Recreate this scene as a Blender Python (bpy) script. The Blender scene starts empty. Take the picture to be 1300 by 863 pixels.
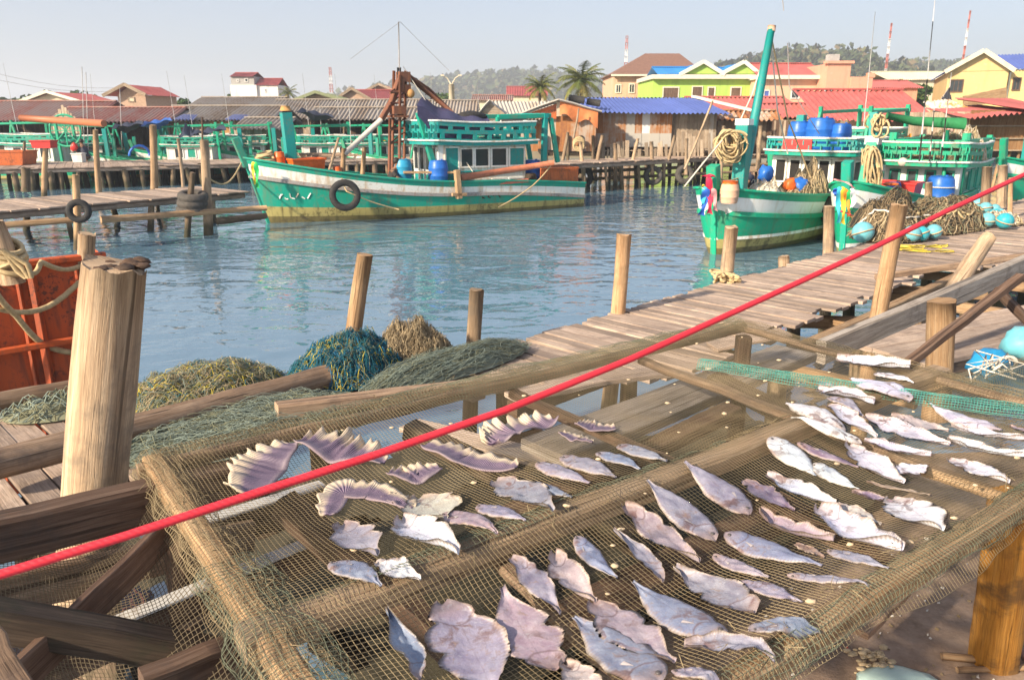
import bpy, math, random
from mathutils import Vector, Matrix, noise
R = random.Random(7)
PI = math.pi
sc = bpy.context.scene
COL = sc.collection
# ------------------------------------------------------------------ camera maths (photo pixels 1300 x 863)
F = 980.0; TH = math.atan((431.5 - 150) / F); CH = 3.0
def ray(px, py):
    x = (px - 650) / F; y = -(py - 431.5) / F
    return Vector((x, math.cos(TH) + y * math.sin(TH), -math.sin(TH) + y * math.cos(TH)))
def P(px, py, z):
    d = ray(px, py); t = (z - CH) / d.z
    return Vector((d.x * t, d.y * t, z))
def PD(px, py, Y):
    d = ray(px, py); t = Y / d.y
    return Vector((d.x * t, Y, CH + d.z * t))
def rnd(a, b): return R.uniform(a, b)
def lerp(a, b, t): return a + (b - a) * t
def nz(x, y=0, z=0): return noise.noise(Vector((x, y, z)))
# ------------------------------------------------------------------ mesh builder
class MB:
    def __init__(s):
        s.v = []; s.f = []; s.uv = []; s.mi = []; s.sm = []; s.ti = []; s.cm = 0; s.ct = None
    def face(s, idx, uv=None, smooth=False, tint=.5):
        s.f.append(idx); s.uv.append(uv or [(0, 0)] * len(idx)); s.mi.append(s.cm); s.sm.append(smooth); s.ti.append(tint if s.ct is None else s.ct)
    def quad(s, a, b, c, d, tint=.5, w=1, h=1):
        i = len(s.v); s.v += [Vector(a), Vector(b), Vector(c), Vector(d)]
        o = rnd(0, 50)
        s.face([i, i + 1, i + 2, i + 3], [(o, o), (o + w, o), (o + w, o + h), (o, o + h)], False, tint)
    def poly(s, pts, tint=.5):
        i = len(s.v); s.v += [Vector(p) for p in pts]
        s.face(list(range(i, i + len(pts))), [(p[0], p[2] if len(p) > 2 else p[1]) for p in pts], False, tint)
    def tube(s, pts, rad, seg=8, caps=True, smooth=True, tint=None, sq=None, wob=0, roll=0.0):
        """sweep a round (or sq=(w,h,chamfer) rectangular) section along pts"""
        pts = [Vector(p) for p in pts]; n = len(pts)
        if not hasattr(rad, '__len__'): rad = [rad] * n
        tint = R.random() if tint is None else tint
        ou = rnd(0, 90); ov = rnd(0, 90)
        if sq:
            w, h, c = sq; w /= 2; h /= 2
            sec = [(w - c, h), (w, h - c), (w, -h + c), (w - c, -h), (-w + c, -h), (-w, -h + c), (-w, h - c), (-w + c, h)] if c > 0 else [(w, h), (w, -h), (-w, -h), (-w, h)]
        else:
            sec = [(math.cos(2 * PI * k / seg), math.sin(2 * PI * k / seg)) for k in range(seg)]
        m = len(sec)
        per = [0]
        for k in range(m):
            a = sec[k]; b = sec[(k + 1) % m]; per.append(per[-1] + math.hypot(a[0] - b[0], a[1] - b[1]))
        base = len(s.v); L = 0; us = []; t0 = None; A = None
        sd = rnd(0, 100)
        for i in range(n):
            if i: L += (pts[i] - pts[i - 1]).length
            us.append(L)
            t = (pts[min(i + 1, n - 1)] - pts[max(i - 1, 0)])
            t = t.normalized() if t.length > 1e-9 else Vector((0, 0, 1))
            if A is None:
                up = Vector((0, 0, 1)) if abs(t.z) < .9 else Vector((0, 1, 0))
                A = t.cross(up).normalized()
                if roll: A = Matrix.Rotation(roll, 3, t) @ A
            else:
                A = (A - t * A.dot(t)); A = A.normalized() if A.length > 1e-6 else t.orthogonal().normalized()
            B = A.cross(t)
            for k, (x, y) in enumerate(sec):
                q = rad[i] if not sq else rad[i]
                if wob: q *= 1 + wob * nz(sd + k * .9, L * 2.2, i * .13)
                s.v.append(pts[i] + A * (x * q) + B * (y * q))
        for i in range(n - 1):
            for k in range(m):
                k2 = (k + 1) % m
                r_ = rad[0] if not sq else 1
                s.face([base + i * m + k, base + i * m + k2, base + (i + 1) * m + k2, base + (i + 1) * m + k],
                       [(ou + us[i], ov + per[k] * r_), (ou + us[i], ov + per[k + 1] * r_), (ou + us[i + 1], ov + per[k + 1] * r_), (ou + us[i + 1], ov + per[k] * r_)],
                       smooth and not sq, tint)
        if caps:
            for e, i in ((0, 0), (1, n - 1)):
                idx = [base + i * m + k for k in range(m)]
                sc_ = (rad[i] if not sq else 1)
                uv = [(ou + 7 + sec[k][0] * sc_ * .3, ov + sec[k][1] * sc_) for k in range(m)]
                if e == 0: s.face(idx, uv, False, tint)
                else: s.face(idx[::-1], uv[::-1], False, tint)
    def bar(s, a, b, w, h, c=None, tint=None, seg=1, warp=0, roll=0.0):
        a = Vector(a); b = Vector(b)
        if c is None: c = min(w, h) * .12
        pts = []
        for i in range(seg + 1):
            p = a.lerp(b, i / seg)
            if warp and 0 < i < seg: p = p + Vector((rnd(-1, 1), rnd(-1, 1), rnd(-1, 1))) * warp
            pts.append(p)
        s.tube(pts, 1, sq=(w, h, c), tint=tint, roll=roll)
    def log(s, a, b, r0, r1, seg=10, n=6, bend=0, wob=.12, tint=None):
        a = Vector(a); b = Vector(b); pts = []; rr = []
        L = (b - a).length
        side = Vector((rnd(-1, 1), rnd(-1, 1), rnd(-.3, .3)))
        for i in range(n + 1):
            t = i / n
            pts.append(a.lerp(b, t) + side * (bend * L * math.sin(PI * t)) + Vector((rnd(-1, 1), rnd(-1, 1), 0)) * (r0 * .025))
            rr.append(lerp(r0, r1, t) * (1 + rnd(-.012, .012)))
        s.tube(pts, rr, seg, wob=wob, tint=tint)
    def box(s, c, size, rz=0, tint=None):
        c = Vector(c); x, y, z = [q / 2 for q in size]
        m = Matrix.Rotation(rz, 3, 'Z'); i = len(s.v); o = rnd(0, 60)
        tint = R.random() if tint is None else tint
        for dx, dy, dz in ((-x, -y, -z), (x, -y, -z), (x, y, -z), (-x, y, -z), (-x, -y, z), (x, -y, z), (x, y, z), (-x, y, z)):
            s.v.append(c + m @ Vector((dx, dy, dz)))
        for f, w, h in (((0, 1, 5, 4), x, z), ((1, 2, 6, 5), y, z), ((2, 3, 7, 6), x, z), ((3, 0, 4, 7), y, z), ((4, 5, 6, 7), x, y), ((3, 2, 1, 0), x, y)):
            # uv: u along z for walls (vertical grain), so planks read upright
            s.face([i + k for k in f], [(o, o), (o, o + 2 * w), (o + 2 * h, o + 2 * w), (o + 2 * h, o)], False, tint)
    def grid(s, fn, nu, nv, smooth=True, tint=.5, uvf=None, flip=False):
        b = len(s.v)
        for i in range(nu + 1):
            for j in range(nv + 1):
                s.v.append(Vector(fn(i / nu, j / nv)))
        for i in range(nu):
            for j in range(nv):
                q = [(i, j), (i + 1, j), (i + 1, j + 1), (i, j + 1)]
                if flip: q = q[::-1]
                s.face([b + x * (nv + 1) + y for x, y in q], [(uvf or (lambda a, c: (a, c)))(x / nu, y / nv) for x, y in q], smooth, tint)
    def ball(s, c, r, nu=10, nv=8, sx=1, sy=1, sz=1, noise_=0, tint=.5):
        c = Vector(c); sd = rnd(0, 99)
        def fn(a, b):
            th = a * 2 * PI; ph = b * PI
            d = Vector((math.cos(th) * math.sin(ph), math.sin(th) * math.sin(ph), math.cos(ph)))
            k = 1 + (noise_ * noise.noise(d * 1.7 + Vector((sd, sd, 0))) if noise_ else 0)
            return c + Vector((d.x * sx, d.y * sy, d.z * sz)) * (r * k)
        s.grid(fn, nu, nv, tint=tint, flip=True)
    def torus(s, c, R0, r, axis=(0, 1, 0), nu=24, nv=10, flat=1.0, tint=.5):
        q = Vector(axis).normalized().to_track_quat('Z', 'Y').to_matrix(); c = Vector(c)
        def fn(a, b):
            A = a * 2 * PI; B = b * 2 * PI
            cb = math.cos(B); sb = math.sin(B)
            cb = math.copysign(abs(cb) ** .75, cb); sb = math.copysign(abs(sb) ** .75, sb)
            return c + q @ Vector(((R0 + r * cb) * math.cos(A), (R0 + r * cb) * math.sin(A), r * flat * sb))
        s.grid(fn, nu, nv, tint=tint, uvf=lambda a, b: (a * 6.28 * R0, b), flip=False)
    def build(s, name, mats, parent=None, at=None, world=False):
        """one mesh object. parent: verts are in the parent's local frame (world=True: world coords, parent unrotated)"""
        me = bpy.data.meshes.new(name)
        off = Vector((0, 0, 0))
        if parent is not None and world: off = Vector(parent['_o'])
        if at is not None: off = Vector(at)
        me.from_pydata([tuple(p - off) for p in s.v], [], s.f)
        me.polygons.foreach_set('material_index', s.mi); me.polygons.foreach_set('use_smooth', s.sm)
        uvl = me.uv_layers.new(name='UVMap'); flat = []
        for u in s.uv:
            for a in u: flat += [a[0], a[1]]
        uvl.data.foreach_set('uv', flat)
        at_ = me.attributes.new('tint', 'FLOAT', 'FACE'); at_.data.foreach_set('value', s.ti)
        for m in (mats if isinstance(mats, (list, tuple)) else [mats]): me.materials.append(m)
        o = bpy.data.objects.new(name, me); COL.objects.link(o)
        if parent is not None: o.parent = parent
        if at is not None: o.location = at
        return o
def tag(o, label=None, cat=None, group=None, kind=None):
    if label: o['label'] = label; o['kind'] = 'thing'
    if cat: o['category'] = cat
    if group: o['group'] = group
    if kind: o['kind'] = kind
    return o
def thing(name, label, cat, loc=(0, 0, 0), rz=0, group=None):
    o = bpy.data.objects.new(name, None); COL.objects.link(o); o.empty_display_size = .2
    o.location = loc; o.rotation_euler = (0, 0, rz); o['_o'] = tuple(loc)
    return tag(o, label, cat, group)
def solo(mb, name, mats, label, cat, group=None, at=None):
    """a thing that is one mesh: origin at its lowest middle point"""
    if at is None:
        n = len(mb.v); at = (sum(p.x for p in mb.v) / n, sum(p.y for p in mb.v) / n, min(p.z for p in mb.v))
    return tag(mb.build(name, mats, at=at), label, cat, group)
def struct(mb, name, mats):
    o = mb.build(name, mats); o['kind'] = 'structure'; return o
def kids(o): return [c for c in bpy.data.objects if c.parent == o]
def dup(root, loc, rz, label, group=None, scale=1):
    r = root.copy(); COL.objects.link(r); r.location = loc; r.rotation_euler = (0, 0, rz); r.scale = (scale,) * 3
    r['label'] = label
    if group: r['group'] = group
    for ch in kids(root):
        c = ch.copy(); COL.objects.link(c); c.parent = r
        for g in kids(ch):
            d = g.copy(); COL.objects.link(d); d.parent = c
    return r
# ------------------------------------------------------------------ materials
class G:
    def __init__(s, name):
        s.m = bpy.data.materials.new(name); s.m.use_nodes = True; s.t = s.m.node_tree; s.t.nodes.clear()
        s.out = s.t.nodes.new('ShaderNodeOutputMaterial'); s.b = s.n('ShaderNodeBsdfPrincipled')
        s.t.links.new(s.b.outputs[0], s.out.inputs[0])
    def n(s, typ, _o=0, **kw):
        nd = s.t.nodes.new(typ)
        for k, v in kw.items():
            if hasattr(nd, k) and not k[0].isupper(): setattr(nd, k, v)
            else: s.set(nd.inputs[int(k[1:]) if k[0] == 'i' and k[1:].isdigit() else k.replace('_', ' ')], v)
        return nd
    def set(s, inp, v):
        if isinstance(v, bpy.types.NodeSocket): s.t.links.new(v, inp)
        elif isinstance(v, bpy.types.Node): s.t.links.new(v.outputs[0], inp)
        else:
            if isinstance(v, tuple) and len(v) == 3 and inp.type == 'RGBA': v = v + (1,)
            inp.default_value = v
    def vec(s, kind='Object', scale=(1, 1, 1)):
        tc = s.n('ShaderNodeTexCoord'); mp = s.n('ShaderNodeMapping', Vector=tc.outputs[kind]); mp.inputs['Scale'].default_value = scale
        return mp.outputs[0]
    def noise(s, v, scale=5, detail=4, rough=.55, dist=0):
        return s.n('ShaderNodeTexNoise', Vector=v, Scale=scale, Detail=detail, Roughness=rough, Distortion=dist).outputs['Fac']
    def ramp(s, f, stops):
        r = s.n('ShaderNodeValToRGB', Fac=f); e = r.color_ramp.elements
        while len(e) < len(stops): e.new(.5)
        for q, (p, c) in zip(e, stops):
            q.position = p; q.color = (c, c, c, 1) if not hasattr(c, '__len__') else tuple(c) + (1,)
        return r.outputs[0]
    def mix(s, f, a, b, mode='MIX'):
        m = s.n('ShaderNodeMix', data_type='RGBA', blend_type=mode)
        s.set(m.inputs[0], f); s.set(m.inputs[6], a); s.set(m.inputs[7], b); return m.outputs[2]
    def math(s, op, a, b=0.0, c=None):
        m = s.n('ShaderNodeMath', operation=op); s.set(m.inputs[0], a); s.set(m.inputs[1], b)
        if c is not None: s.set(m.inputs[2], c)
        return m.outputs[0]
    def attr(s, name='tint'): return s.n('ShaderNodeAttribute', attribute_name=name).outputs['Fac']
    def orand(s): return s.n('ShaderNodeObjectInfo').outputs['Random']
    def bump(s, h, st=.4, d=.02):
        s.set(s.b.inputs['Normal'], s.n('ShaderNodeBump', Height=h, Strength=st, Distance=d))
    def done(s, color=None, rough=None, metal=None, spec=None):
        if color is not None: s.set(s.b.inputs['Base Color'], color)
        if rough is not None: s.set(s.b.inputs['Roughness'], rough)
        if metal is not None: s.set(s.b.inputs['Metallic'], metal)
        if spec is not None: s.set(s.b.inputs['Specular IOR Level'], spec)
        return s.m
MC = {}
def wood(name, dark, mid, light, k=1.0, crack=.5, stain=None, stainamt=.0, rough=.85, bump=.5):
    if name in MC: return MC[name]
    g = G(name)
    uv = g.vec('UV', (2.2 * k, 38 * k, 1)); uv2 = g.vec('UV', (.9 * k, 14 * k, 1)); ob = g.vec('Object', (1, 1, 1))
    gr = g.noise(uv, 1.6, 5, .65, .6); gr2 = g.noise(uv2, 1.3, 3, .5, .8); big = g.noise(ob, 1.9, 4, .6)
    f = g.math('ADD', g.math('MULTIPLY', gr, .55), g.math('MULTIPLY', gr2, .45))
    c = g.ramp(f, [(.3, dark), (.48, mid), (.68, light)])
    fib = g.noise(g.vec('UV', (5 * k, 150 * k, 1)), 1.7, 4, .7, .3); fv = g.ramp(fib, [(.3, (.55, .52, .5)), (.5, (.95, .95, .95)), (.72, (1.22, 1.2, 1.16))]); c = g.mix(1.0, c, fv, 'MULTIPLY')
    c = g.mix(g.ramp(big, [(.35, .0), (.7, .55)]), c, g.mix(1.0, c, (.62, .6, .6), 'MULTIPLY'))
    ti = g.attr(); tv = g.math('MULTIPLY_ADD', ti, .6, .68)
    cb = g.n('ShaderNodeCombineColor'); [g.set(cb.inputs[i], tv) for i in range(3)]
    c = g.mix(1.0, c, cb.outputs[0], 'MULTIPLY')
    cr = g.ramp(g.noise(g.vec('UV', (.7 * k, 30 * k, 1)), 1.5, 3, .5, .6), [(.33, 1), (.365, 0)])
    c = g.mix(g.math('MULTIPLY', cr, crack), c, tuple(q * .22 for q in dark))
    if stain:
        sm = g.ramp(g.noise(ob, 4.5, 5, .7), [(.5, 0), (.62, 1)])
        c = g.mix(g.math('MULTIPLY', sm, stainamt), c, stain)
    vo = g.n('ShaderNodeTexVoronoi', Vector=g.vec('UV', (2.3 * k, 6.5 * k, 1)), Scale=1.0); kn = g.math('MULTIPLY', g.ramp(vo.outputs['Distance'], [(.05, 1), (.13, 0)]), g.ramp(g.n('ShaderNodeSeparateColor', Color=vo.outputs['Color']).outputs[0], [(.6, 0), (.64, .75)])); c = g.mix(kn, c, tuple(q * .3 for q in dark))
    wz = g.n('ShaderNodeSeparateXYZ', Vector=g.n('ShaderNodeNewGeometry').outputs['Position']).outputs[2]; wet = g.ramp(g.math('ADD', wz, g.math('MULTIPLY', big, .35)), [(.38, .85), (.62, 0)]); c = g.mix(wet, c, (.035, .036, .02))
    h = g.math('SUBTRACT', g.math('ADD', g.math('MULTIPLY', gr, .6), g.math('MULTIPLY', fib, .5)), cr)
    g.bump(h, bump, .012)
    MC[name] = g.done(c, rough, spec=.25); return MC[name]
def paint(name, col, wear=.5, under=(.16, .10, .06), rust=(.28, .12, .04), rough=.5, scale=1.0, streak=.5):
    if name in MC: return MC[name]
    g = G(name); ob = g.vec('Object')
    a = g.noise(ob, 2.3 * scale, 5, .6); fine = g.noise(ob, 22 * scale, 4, .7)
    st = g.noise(g.vec('Object', (9, 9, .9)), 1.6 * scale, 4, .6, .3); mid = g.noise(ob, 7 * scale, 5, .7)
    c = g.mix(g.ramp(a, [(.35, 0), (.7, .4)]), col, tuple(min(1, q * .78 + .03) for q in col))
    tv = g.math('MULTIPLY_ADD', g.attr(), .3, .85)
    cb = g.n('ShaderNodeCombineColor'); [g.set(cb.inputs[i], tv) for i in range(3)]
    c = g.mix(1.0, c, cb.outputs[0], 'MULTIPLY')
    sm = g.ramp(st, [(.5, 0), (.7, 1)])
    c = g.mix(g.math('MULTIPLY', sm, streak), c, rust)
    chip = g.math('MULTIPLY', g.math('MAXIMUM', g.ramp(fine, [(.54, 0), (.6, 1)]), g.ramp(mid, [(.57, 0), (.62, 1)])), g.ramp(a, [(.42, 0), (.58, 1)]))
    c = g.mix(g.math('MULTIPLY', chip, wear), c, under)
    g.bump(g.math('ADD', fine, g.math('MULTIPLY', chip, -.6)), .15, .01)
    MC[name] = g.done(c, rough, spec=.4); return MC[name]
def rusty(name, zinc, r1, r2, amt=.5, rough=.75):
    """weathered metal sheets; each sheet has its own tint attribute"""
    if name in MC: return MC[name]
    g = G(name); ob = g.vec('Object', (1, 1, .35)); ti = g.attr()
    a = g.noise(ob, 1.3, 6, .65, .4); b = g.noise(g.vec('Object', (1, 1, 1)), 5, 5, .65)
    st = g.noise(g.vec('Object', (7, 7, .5)), 1.4, 4, .6); f = g.math('ADD', g.math('MULTIPLY', a, .6), g.math('MULTIPLY', b, .25)); f = g.math('ADD', f, g.math('MULTIPLY', st, .3)); f = g.math('ADD', f, g.math('MULTIPLY', ti, .3))
    f = g.math('ADD', f, amt - .7)
    c = g.ramp(f, [(.44, zinc), (.52, tuple(lerp(x, y, .5) for x, y in zip(zinc, r1))), (.6, r1), (.78, r2)])
    g.bump(b, .15, .01)
    MC[name] = g.done(c, rough, spec=.3); return MC[name]
def plain(name, col, rough=.6, var=.25, scale=6, bump=.1, metal=0, spec=.35, tintv=.3):
    if name in MC: return MC[name]
    g = G(name); a = g.noise(g.vec('Object'), scale, 5, .65)
    c = g.mix(g.ramp(a, [(.3, 0), (.7, 1)]), tuple(q * (1 - var) for q in col), tuple(min(1, q * (1 + var * .6)) for q in col))
    tv = g.math('MULTIPLY_ADD', g.attr(), tintv, 1 - tintv / 2)
    cb = g.n('ShaderNodeCombineColor'); [g.set(cb.inputs[i], tv) for i in range(3)]
    c = g.mix(1.0, c, cb.outputs[0], 'MULTIPLY')
    if bump: g.bump(a, bump, .02)
    MC[name] = g.done(c, rough, metal, spec); return MC[name]
W_post = wood('post_wood', (.22, .14, .085), (.42, .295, .185), (.58, .44, .30), .8, .6, (.17, .14, .11), .5)
W_post2 = wood('warm_post_wood', (.27, .15, .075), (.49, .31, .17), (.62, .44, .27), .8, .6, (.2, .13, .07), .4)
W_orange = wood('orange_post_wood', (.42, .17, .03), (.6, .28, .05), (.66, .36, .10), .6, .25, (.1, .06, .03), .75)
W_deck = wood('deck_wood', (.25, .18, .13), (.43, .325, .25), (.56, .445, .355), .8, .5, (.17, .13, .11), .45)
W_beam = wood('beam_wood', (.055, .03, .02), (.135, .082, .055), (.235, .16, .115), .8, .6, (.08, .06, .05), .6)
W_log = wood('log_wood', (.14, .085, .055), (.3, .2, .13), (.45, .33, .235), .8, .8, (.12, .09, .075), .5)
W_postd = wood('old_post_wood', (.13, .08, .045), (.30, .20, .12), (.47, .345, .22), .9, .8, (.12, .085, .06), .55)
W_grey = wood('grey_board_wood', (.16, .13, .105), (.33, .285, .24), (.46, .41, .36), .7, .6, (.14, .11, .09), .5)
W_rail = wood('rail_wood', (.22, .12, .055), (.39, .245, .13), (.52, .38, .235), .8, .5, (.2, .13, .08), .4)
W_dark = wood('wet_and_shade_wood', (.03, .022, .016), (.075, .052, .036), (.14, .1, .07), .8, .5, (.03, .035, .02), .5)  # dark wood; also painted shade on rear pier piles and timbers under the rack
W_shack = wood('shack_board_wood', (.22, .155, .10), (.40, .31, .22), (.52, .44, .34), .5, .35, (.2, .13, .08), .35)
W_pile = wood('pile_wood', (.10, .07, .045), (.22, .155, .10), (.35, .26, .17), .6, .5, (.07, .07, .035), .6)
TEAL = (.0, .31, .215); TEAL2 = (.0, .30, .25); WHITE = (.74, .74, .68)
M_teal = paint('teal_paint', TEAL, .45, (.2, .17, .12), (.12, .16, .09), scale=.45, streak=.5)
M_teal2 = paint('blue_green_paint', (.0, .27, .25), .45, (.2, .17, .12), (.1, .12, .09), streak=.25)
M_green = paint('sea_green_paint', (.0, .34, .185), .4, (.2, .17, .12), (.10, .14, .07), scale=.45, streak=.45)
M_white = paint('white_boat_paint', (.80, .80, .75), .4, (.40, .33, .22), (.50, .30, .11), scale=.45, streak=.7)
M_wl = paint('waterline_paint', (.40, .34, .12), .9, (.13, .11, .04), (.10, .08, .03), scale=.45, streak=.8)
M_algae = paint('algae_waterline', (.17, .135, .045), .8, (.08, .06, .03), (.06, .06, .02), scale=.45, streak=.8)
M_oraust = paint('orange_rust_paint', (.55, .13, .03), .8, (.12, .05, .03), (.2, .07, .03), streak=.6)
M_red = plain('red_plastic', (.58, .04, .035), .4)
M_orange = plain('orange_plastic', (.72, .13, .02), .4)
M_yellow = plain('yellow_plastic', (.75, .48, .02), .4)
M_blue = plain('blue_plastic', (.02, .13, .48), .38, .18)
M_lblue = plain('light_blue_plastic', (.03, .3, .5), .4, .2)
M_tarp = plain('purple_tarp', (.06, .055, .12), .6, .3)
M_black = plain('black_rubber', (.03, .028, .027), .75, .3, 9, .2)
M_tyre = plain('dusty_tyre_rubber', (.085, .075, .065), .85, .4, 9, .25)
M_rope = plain('tan_rope', (.52, .39, .21), .85, .3, 30, .3)
M_wrope = plain('pale_rope', (.66, .6, .5), .85, .2, 30, .3)
M_steel = paint('grey_steel', (.3, .29, .28), .7, (.2, .1, .05), (.22, .1, .05))
M_rust = paint('red_rust_iron', (.19, .07, .038), .8, (.1, .05, .03), (.35, .14, .05), rough=.8)
M_dark = plain('dark_interior', (.025, .022, .02), .9)
M_glass = plain('window_glass', (.03, .04, .045), .12, .2, 3, 0, 0, .6)
M_skin = plain('skin', (.28, .15, .09), .6, .15)
M_hair = plain('black_hair', (.02, .016, .013), .6)
# ------------------------------------------------------------------ camera, light, air
cam = bpy.data.objects.new('camera', bpy.data.cameras.new('camera')); COL.objects.link(cam)
cam.location = (0, 0, CH); cam.rotation_euler = (PI / 2 - TH, 0, 0)
cam.data.sensor_width = 36; cam.data.lens = F / 1300 * 36; cam.data.clip_start = .05; cam.data.clip_end = 6000
cam.data.dof.use_dof = True; cam.data.dof.focus_distance = 3.2; cam.data.dof.aperture_fstop = 9.0
sc.camera = cam
SUN = Vector((-.72, -.62, .50)).normalized()
w = bpy.data.worlds.new('World'); sc.world = w; w.use_nodes = True
nt = w.node_tree; bg = nt.nodes['Background']; sky = nt.nodes.new('ShaderNodeTexSky'); sky.sky_type = 'NISHITA'; sky.sun_disc = False
sky.sun_elevation = math.asin(SUN.z); sky.sun_rotation = math.atan2(SUN.x, SUN.y); sky.air_density = 1.0; sky.dust_density = 2.4; sky.ozone_density = 1.6
hm = nt.nodes.new('ShaderNodeMix'); hm.data_type = 'RGBA'; hm.inputs[0].default_value = .6; hm.inputs[7].default_value = (2.7, 2.86, 3.5, 1)  # thin high haze evens the sky out
nt.links.new(sky.outputs[0], hm.inputs[6]); nt.links.new(hm.outputs[2], bg.inputs[0]); bg.inputs[1].default_value = .108
sl = bpy.data.objects.new('sun', bpy.data.lights.new('sun', 'SUN')); COL.objects.link(sl)
sl.data.energy = 4.5; sl.data.angle = math.radians(2); sl.data.color = (1, .855, .665); sl.rotation_euler = SUN.to_track_quat('Z', 'Y').to_euler()
sc.view_settings.view_transform = 'Standard'; sc.view_settings.look = 'None'; sc.view_settings.exposure = 0.98; sc.view_settings.gamma = 1
sc.render.engine = 'CYCLES'; sc.cycles.use_denoising = True; sc.cycles.max_bounces = 8; sc.cycles.transparent_max_bounces = 8
sc.cycles.volume_bounces = 2
# ------------------------------------------------------------------ water, land, hills
g = G('sea_water')
ob = g.vec('Object')
n1 = g.noise(g.vec('Object', (.8, 1.2, 1)), .95, 1, .4, .9); n2 = g.noise(g.vec('Object', (.9, 1.3, 1)), 2.7, 1, .4, .8); n3 = g.noise(g.vec('Object', (1, 1.2, 1)), 7.5, 1, .4, .4); calm = g.ramp(g.noise(ob, .22, 3, .55), [(.38, .35), (.62, 1.0)])
h = g.math('ADD', g.math('MULTIPLY', n1, .9), g.math('MULTIPLY', g.math('ADD', g.math('MULTIPLY', n2, .42), g.math('MULTIPLY', n3, .085)), calm))
g.bump(h, 1.0, .052); g.b.inputs['IOR'].default_value = 2.6
M_water = g.done((.10, .185, .25), .012, spec=.5)
m = MB(); m.quad((-2600, -30, 0), (2600, -30, 0), (2600, 2600, 0), (-2600, 2600, 0)); struct(m, 'water', M_water)
M_land = plain('dusty_land', (.24, .2, .13), .95, .3, .2)
m = MB()
m.grid(lambda a, b: (lerp(-900, 900, a), lerp(61, 1500, b * b), .9 - (1.4 if b == 0 else 0) + .25 * nz(a * 30, b * 40)), 60, 30); struct(m, 'ground', M_land)
g = G('hill_ground')
a_ = g.noise(g.vec('Object'), .012, 5, .6); b_ = g.noise(g.vec('Object'), .07, 4, .6)
c = g.ramp(g.math('ADD', g.math('MULTIPLY', a_, .7), g.math('MULTIPLY', b_, .3)), [(.42, (.05, .075, .03)), (.52, (.10, .11, .05)), (.58, (.25, .15, .09)), (.7, (.32, .19, .12))])
M_hill = g.done(c, .95, spec=.1)
g = G('forest_leaves')
tv = g.attr(); c = g.ramp(tv, [(0, (.03, .045, .022)), (.5, (.06, .08, .034)), (.85, (.10, .115, .05)), (1, (.17, .13, .07))])
M_forest = g.done(c, .9, spec=.1)
def hill(prof, D, depth, ntree, size, drop=0):
    def zt(px):
        for (a, ya), (b, yb) in zip(prof, prof[1:]):
            if a <= px <= b: return PD(px, lerp(ya, yb, (px - a) / (b - a)), D).z
        return 0
    prof = [(a, min(148, b + drop)) for a, b in prof]
    x0, x1 = prof[0][0], prof[-1][0]
    def fn(a, b):
        px = lerp(x0, x1, a); k = b / .7
        hh = math.sin(min(k, 1) * PI / 2) ** .8 if k < 1 else math.cos((b - .7) / .3 * PI / 2)
        Y = D - depth * .7 + depth * b
        z = .4 + max(0, zt(px) - .4) * hh * (1 + .05 * nz(a * 22, b * 6, D)) + .8 * nz(a * 60, b * 20)
        return (PD(px, 150, D).x, Y, z)
    m = MB(); m.grid(fn, 110, 26); struct(m, 'hill', M_hill)
    t = MB()
    for _ in range(ntree):
        a = R.random(); b = R.random() * .78
        if nz(a * 9, b * 7, D * .1) < -.12 and R.random() < .8: continue
        p = Vector(fn(a, b)); s_ = size * rnd(.6, 1.4); ti = R.random() ** 1.2
        if R.random() < .12: s_ *= 1.5
        for k in range(18):
            q = p + Vector((R.gauss(0, .28), R.gauss(0, .28), rnd(.05, 1.0))) * s_
            d1 = Vector((rnd(-1, 1), rnd(-1, 1), rnd(-1, 1))).normalized() * s_ * .2; d2 = d1.orthogonal().normalized() * s_ * .17
            t.quad(q - d1 - d2, q + d1 - d2, q + d1 + d2, q - d1 + d2, min(1, max(0, ti + rnd(-.25, .25))))
    return t
fo = hill([(300, 146), (420, 128), (480, 122), (530, 108), (565, 102), (610, 98), (650, 94), (690, 96), (730, 100), (770, 106), (810, 116), (870, 128), (930, 146)], 950, 420, 2600, 6.5, 6)
f2 = hill([(780, 148), (835, 112), (865, 92), (895, 86), (930, 75), (965, 66), (1000, 62), (1035, 66), (1075, 84), (1110, 104), (1180, 142)], 470, 220, 3000, 3.6, 12)
f3 = hill([(980, 140), (1040, 92), (1085, 86), (1120, 80), (1160, 75), (1200, 79), (1240, 90), (1300, 100), (1420, 140)], 640, 260, 2800, 4.6, 13)
for q in (f2, f3):
    b = len(fo.v); fo.v += q.v; fo.f += [[i + b for i in f] for f in q.f]; fo.uv += q.uv; fo.mi += q.mi; fo.sm += q.sm; fo.ti += q.ti
tag(fo.build('forest', M_forest), kind='stuff')
# air
g = G('hazy_air'); g.t.nodes.remove(g.b)
v = g.n('ShaderNodeVolumePrincipled', Color=(.86, .92, 1.0), Density=.0007, Anisotropy=.2); g.t.links.new(v.outputs[0], g.out.inputs[1])
hz_ = bpy.data.meshes.new('haze'); x0, x1, y0, y1, z0, z1 = -2700, 2700, -40, 1700, -1.0, 68
hz_.from_pydata([(x0, y0, z0), (x1, y0, z0), (x1, y1, z0), (x0, y1, z0), (x0, y0, z1), (x1, y0, z1), (x1, y1, z1), (x0, y1, z1)], [], [(0, 3, 2, 1), (4, 5, 6, 7), (0, 1, 5, 4), (1, 2, 6, 5), (2, 3, 7, 6), (3, 0, 4, 7)])
hz_.materials.append(g.m); o = bpy.data.objects.new('haze', hz_); COL.objects.link(o); o['kind'] = 'stuff'
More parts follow.
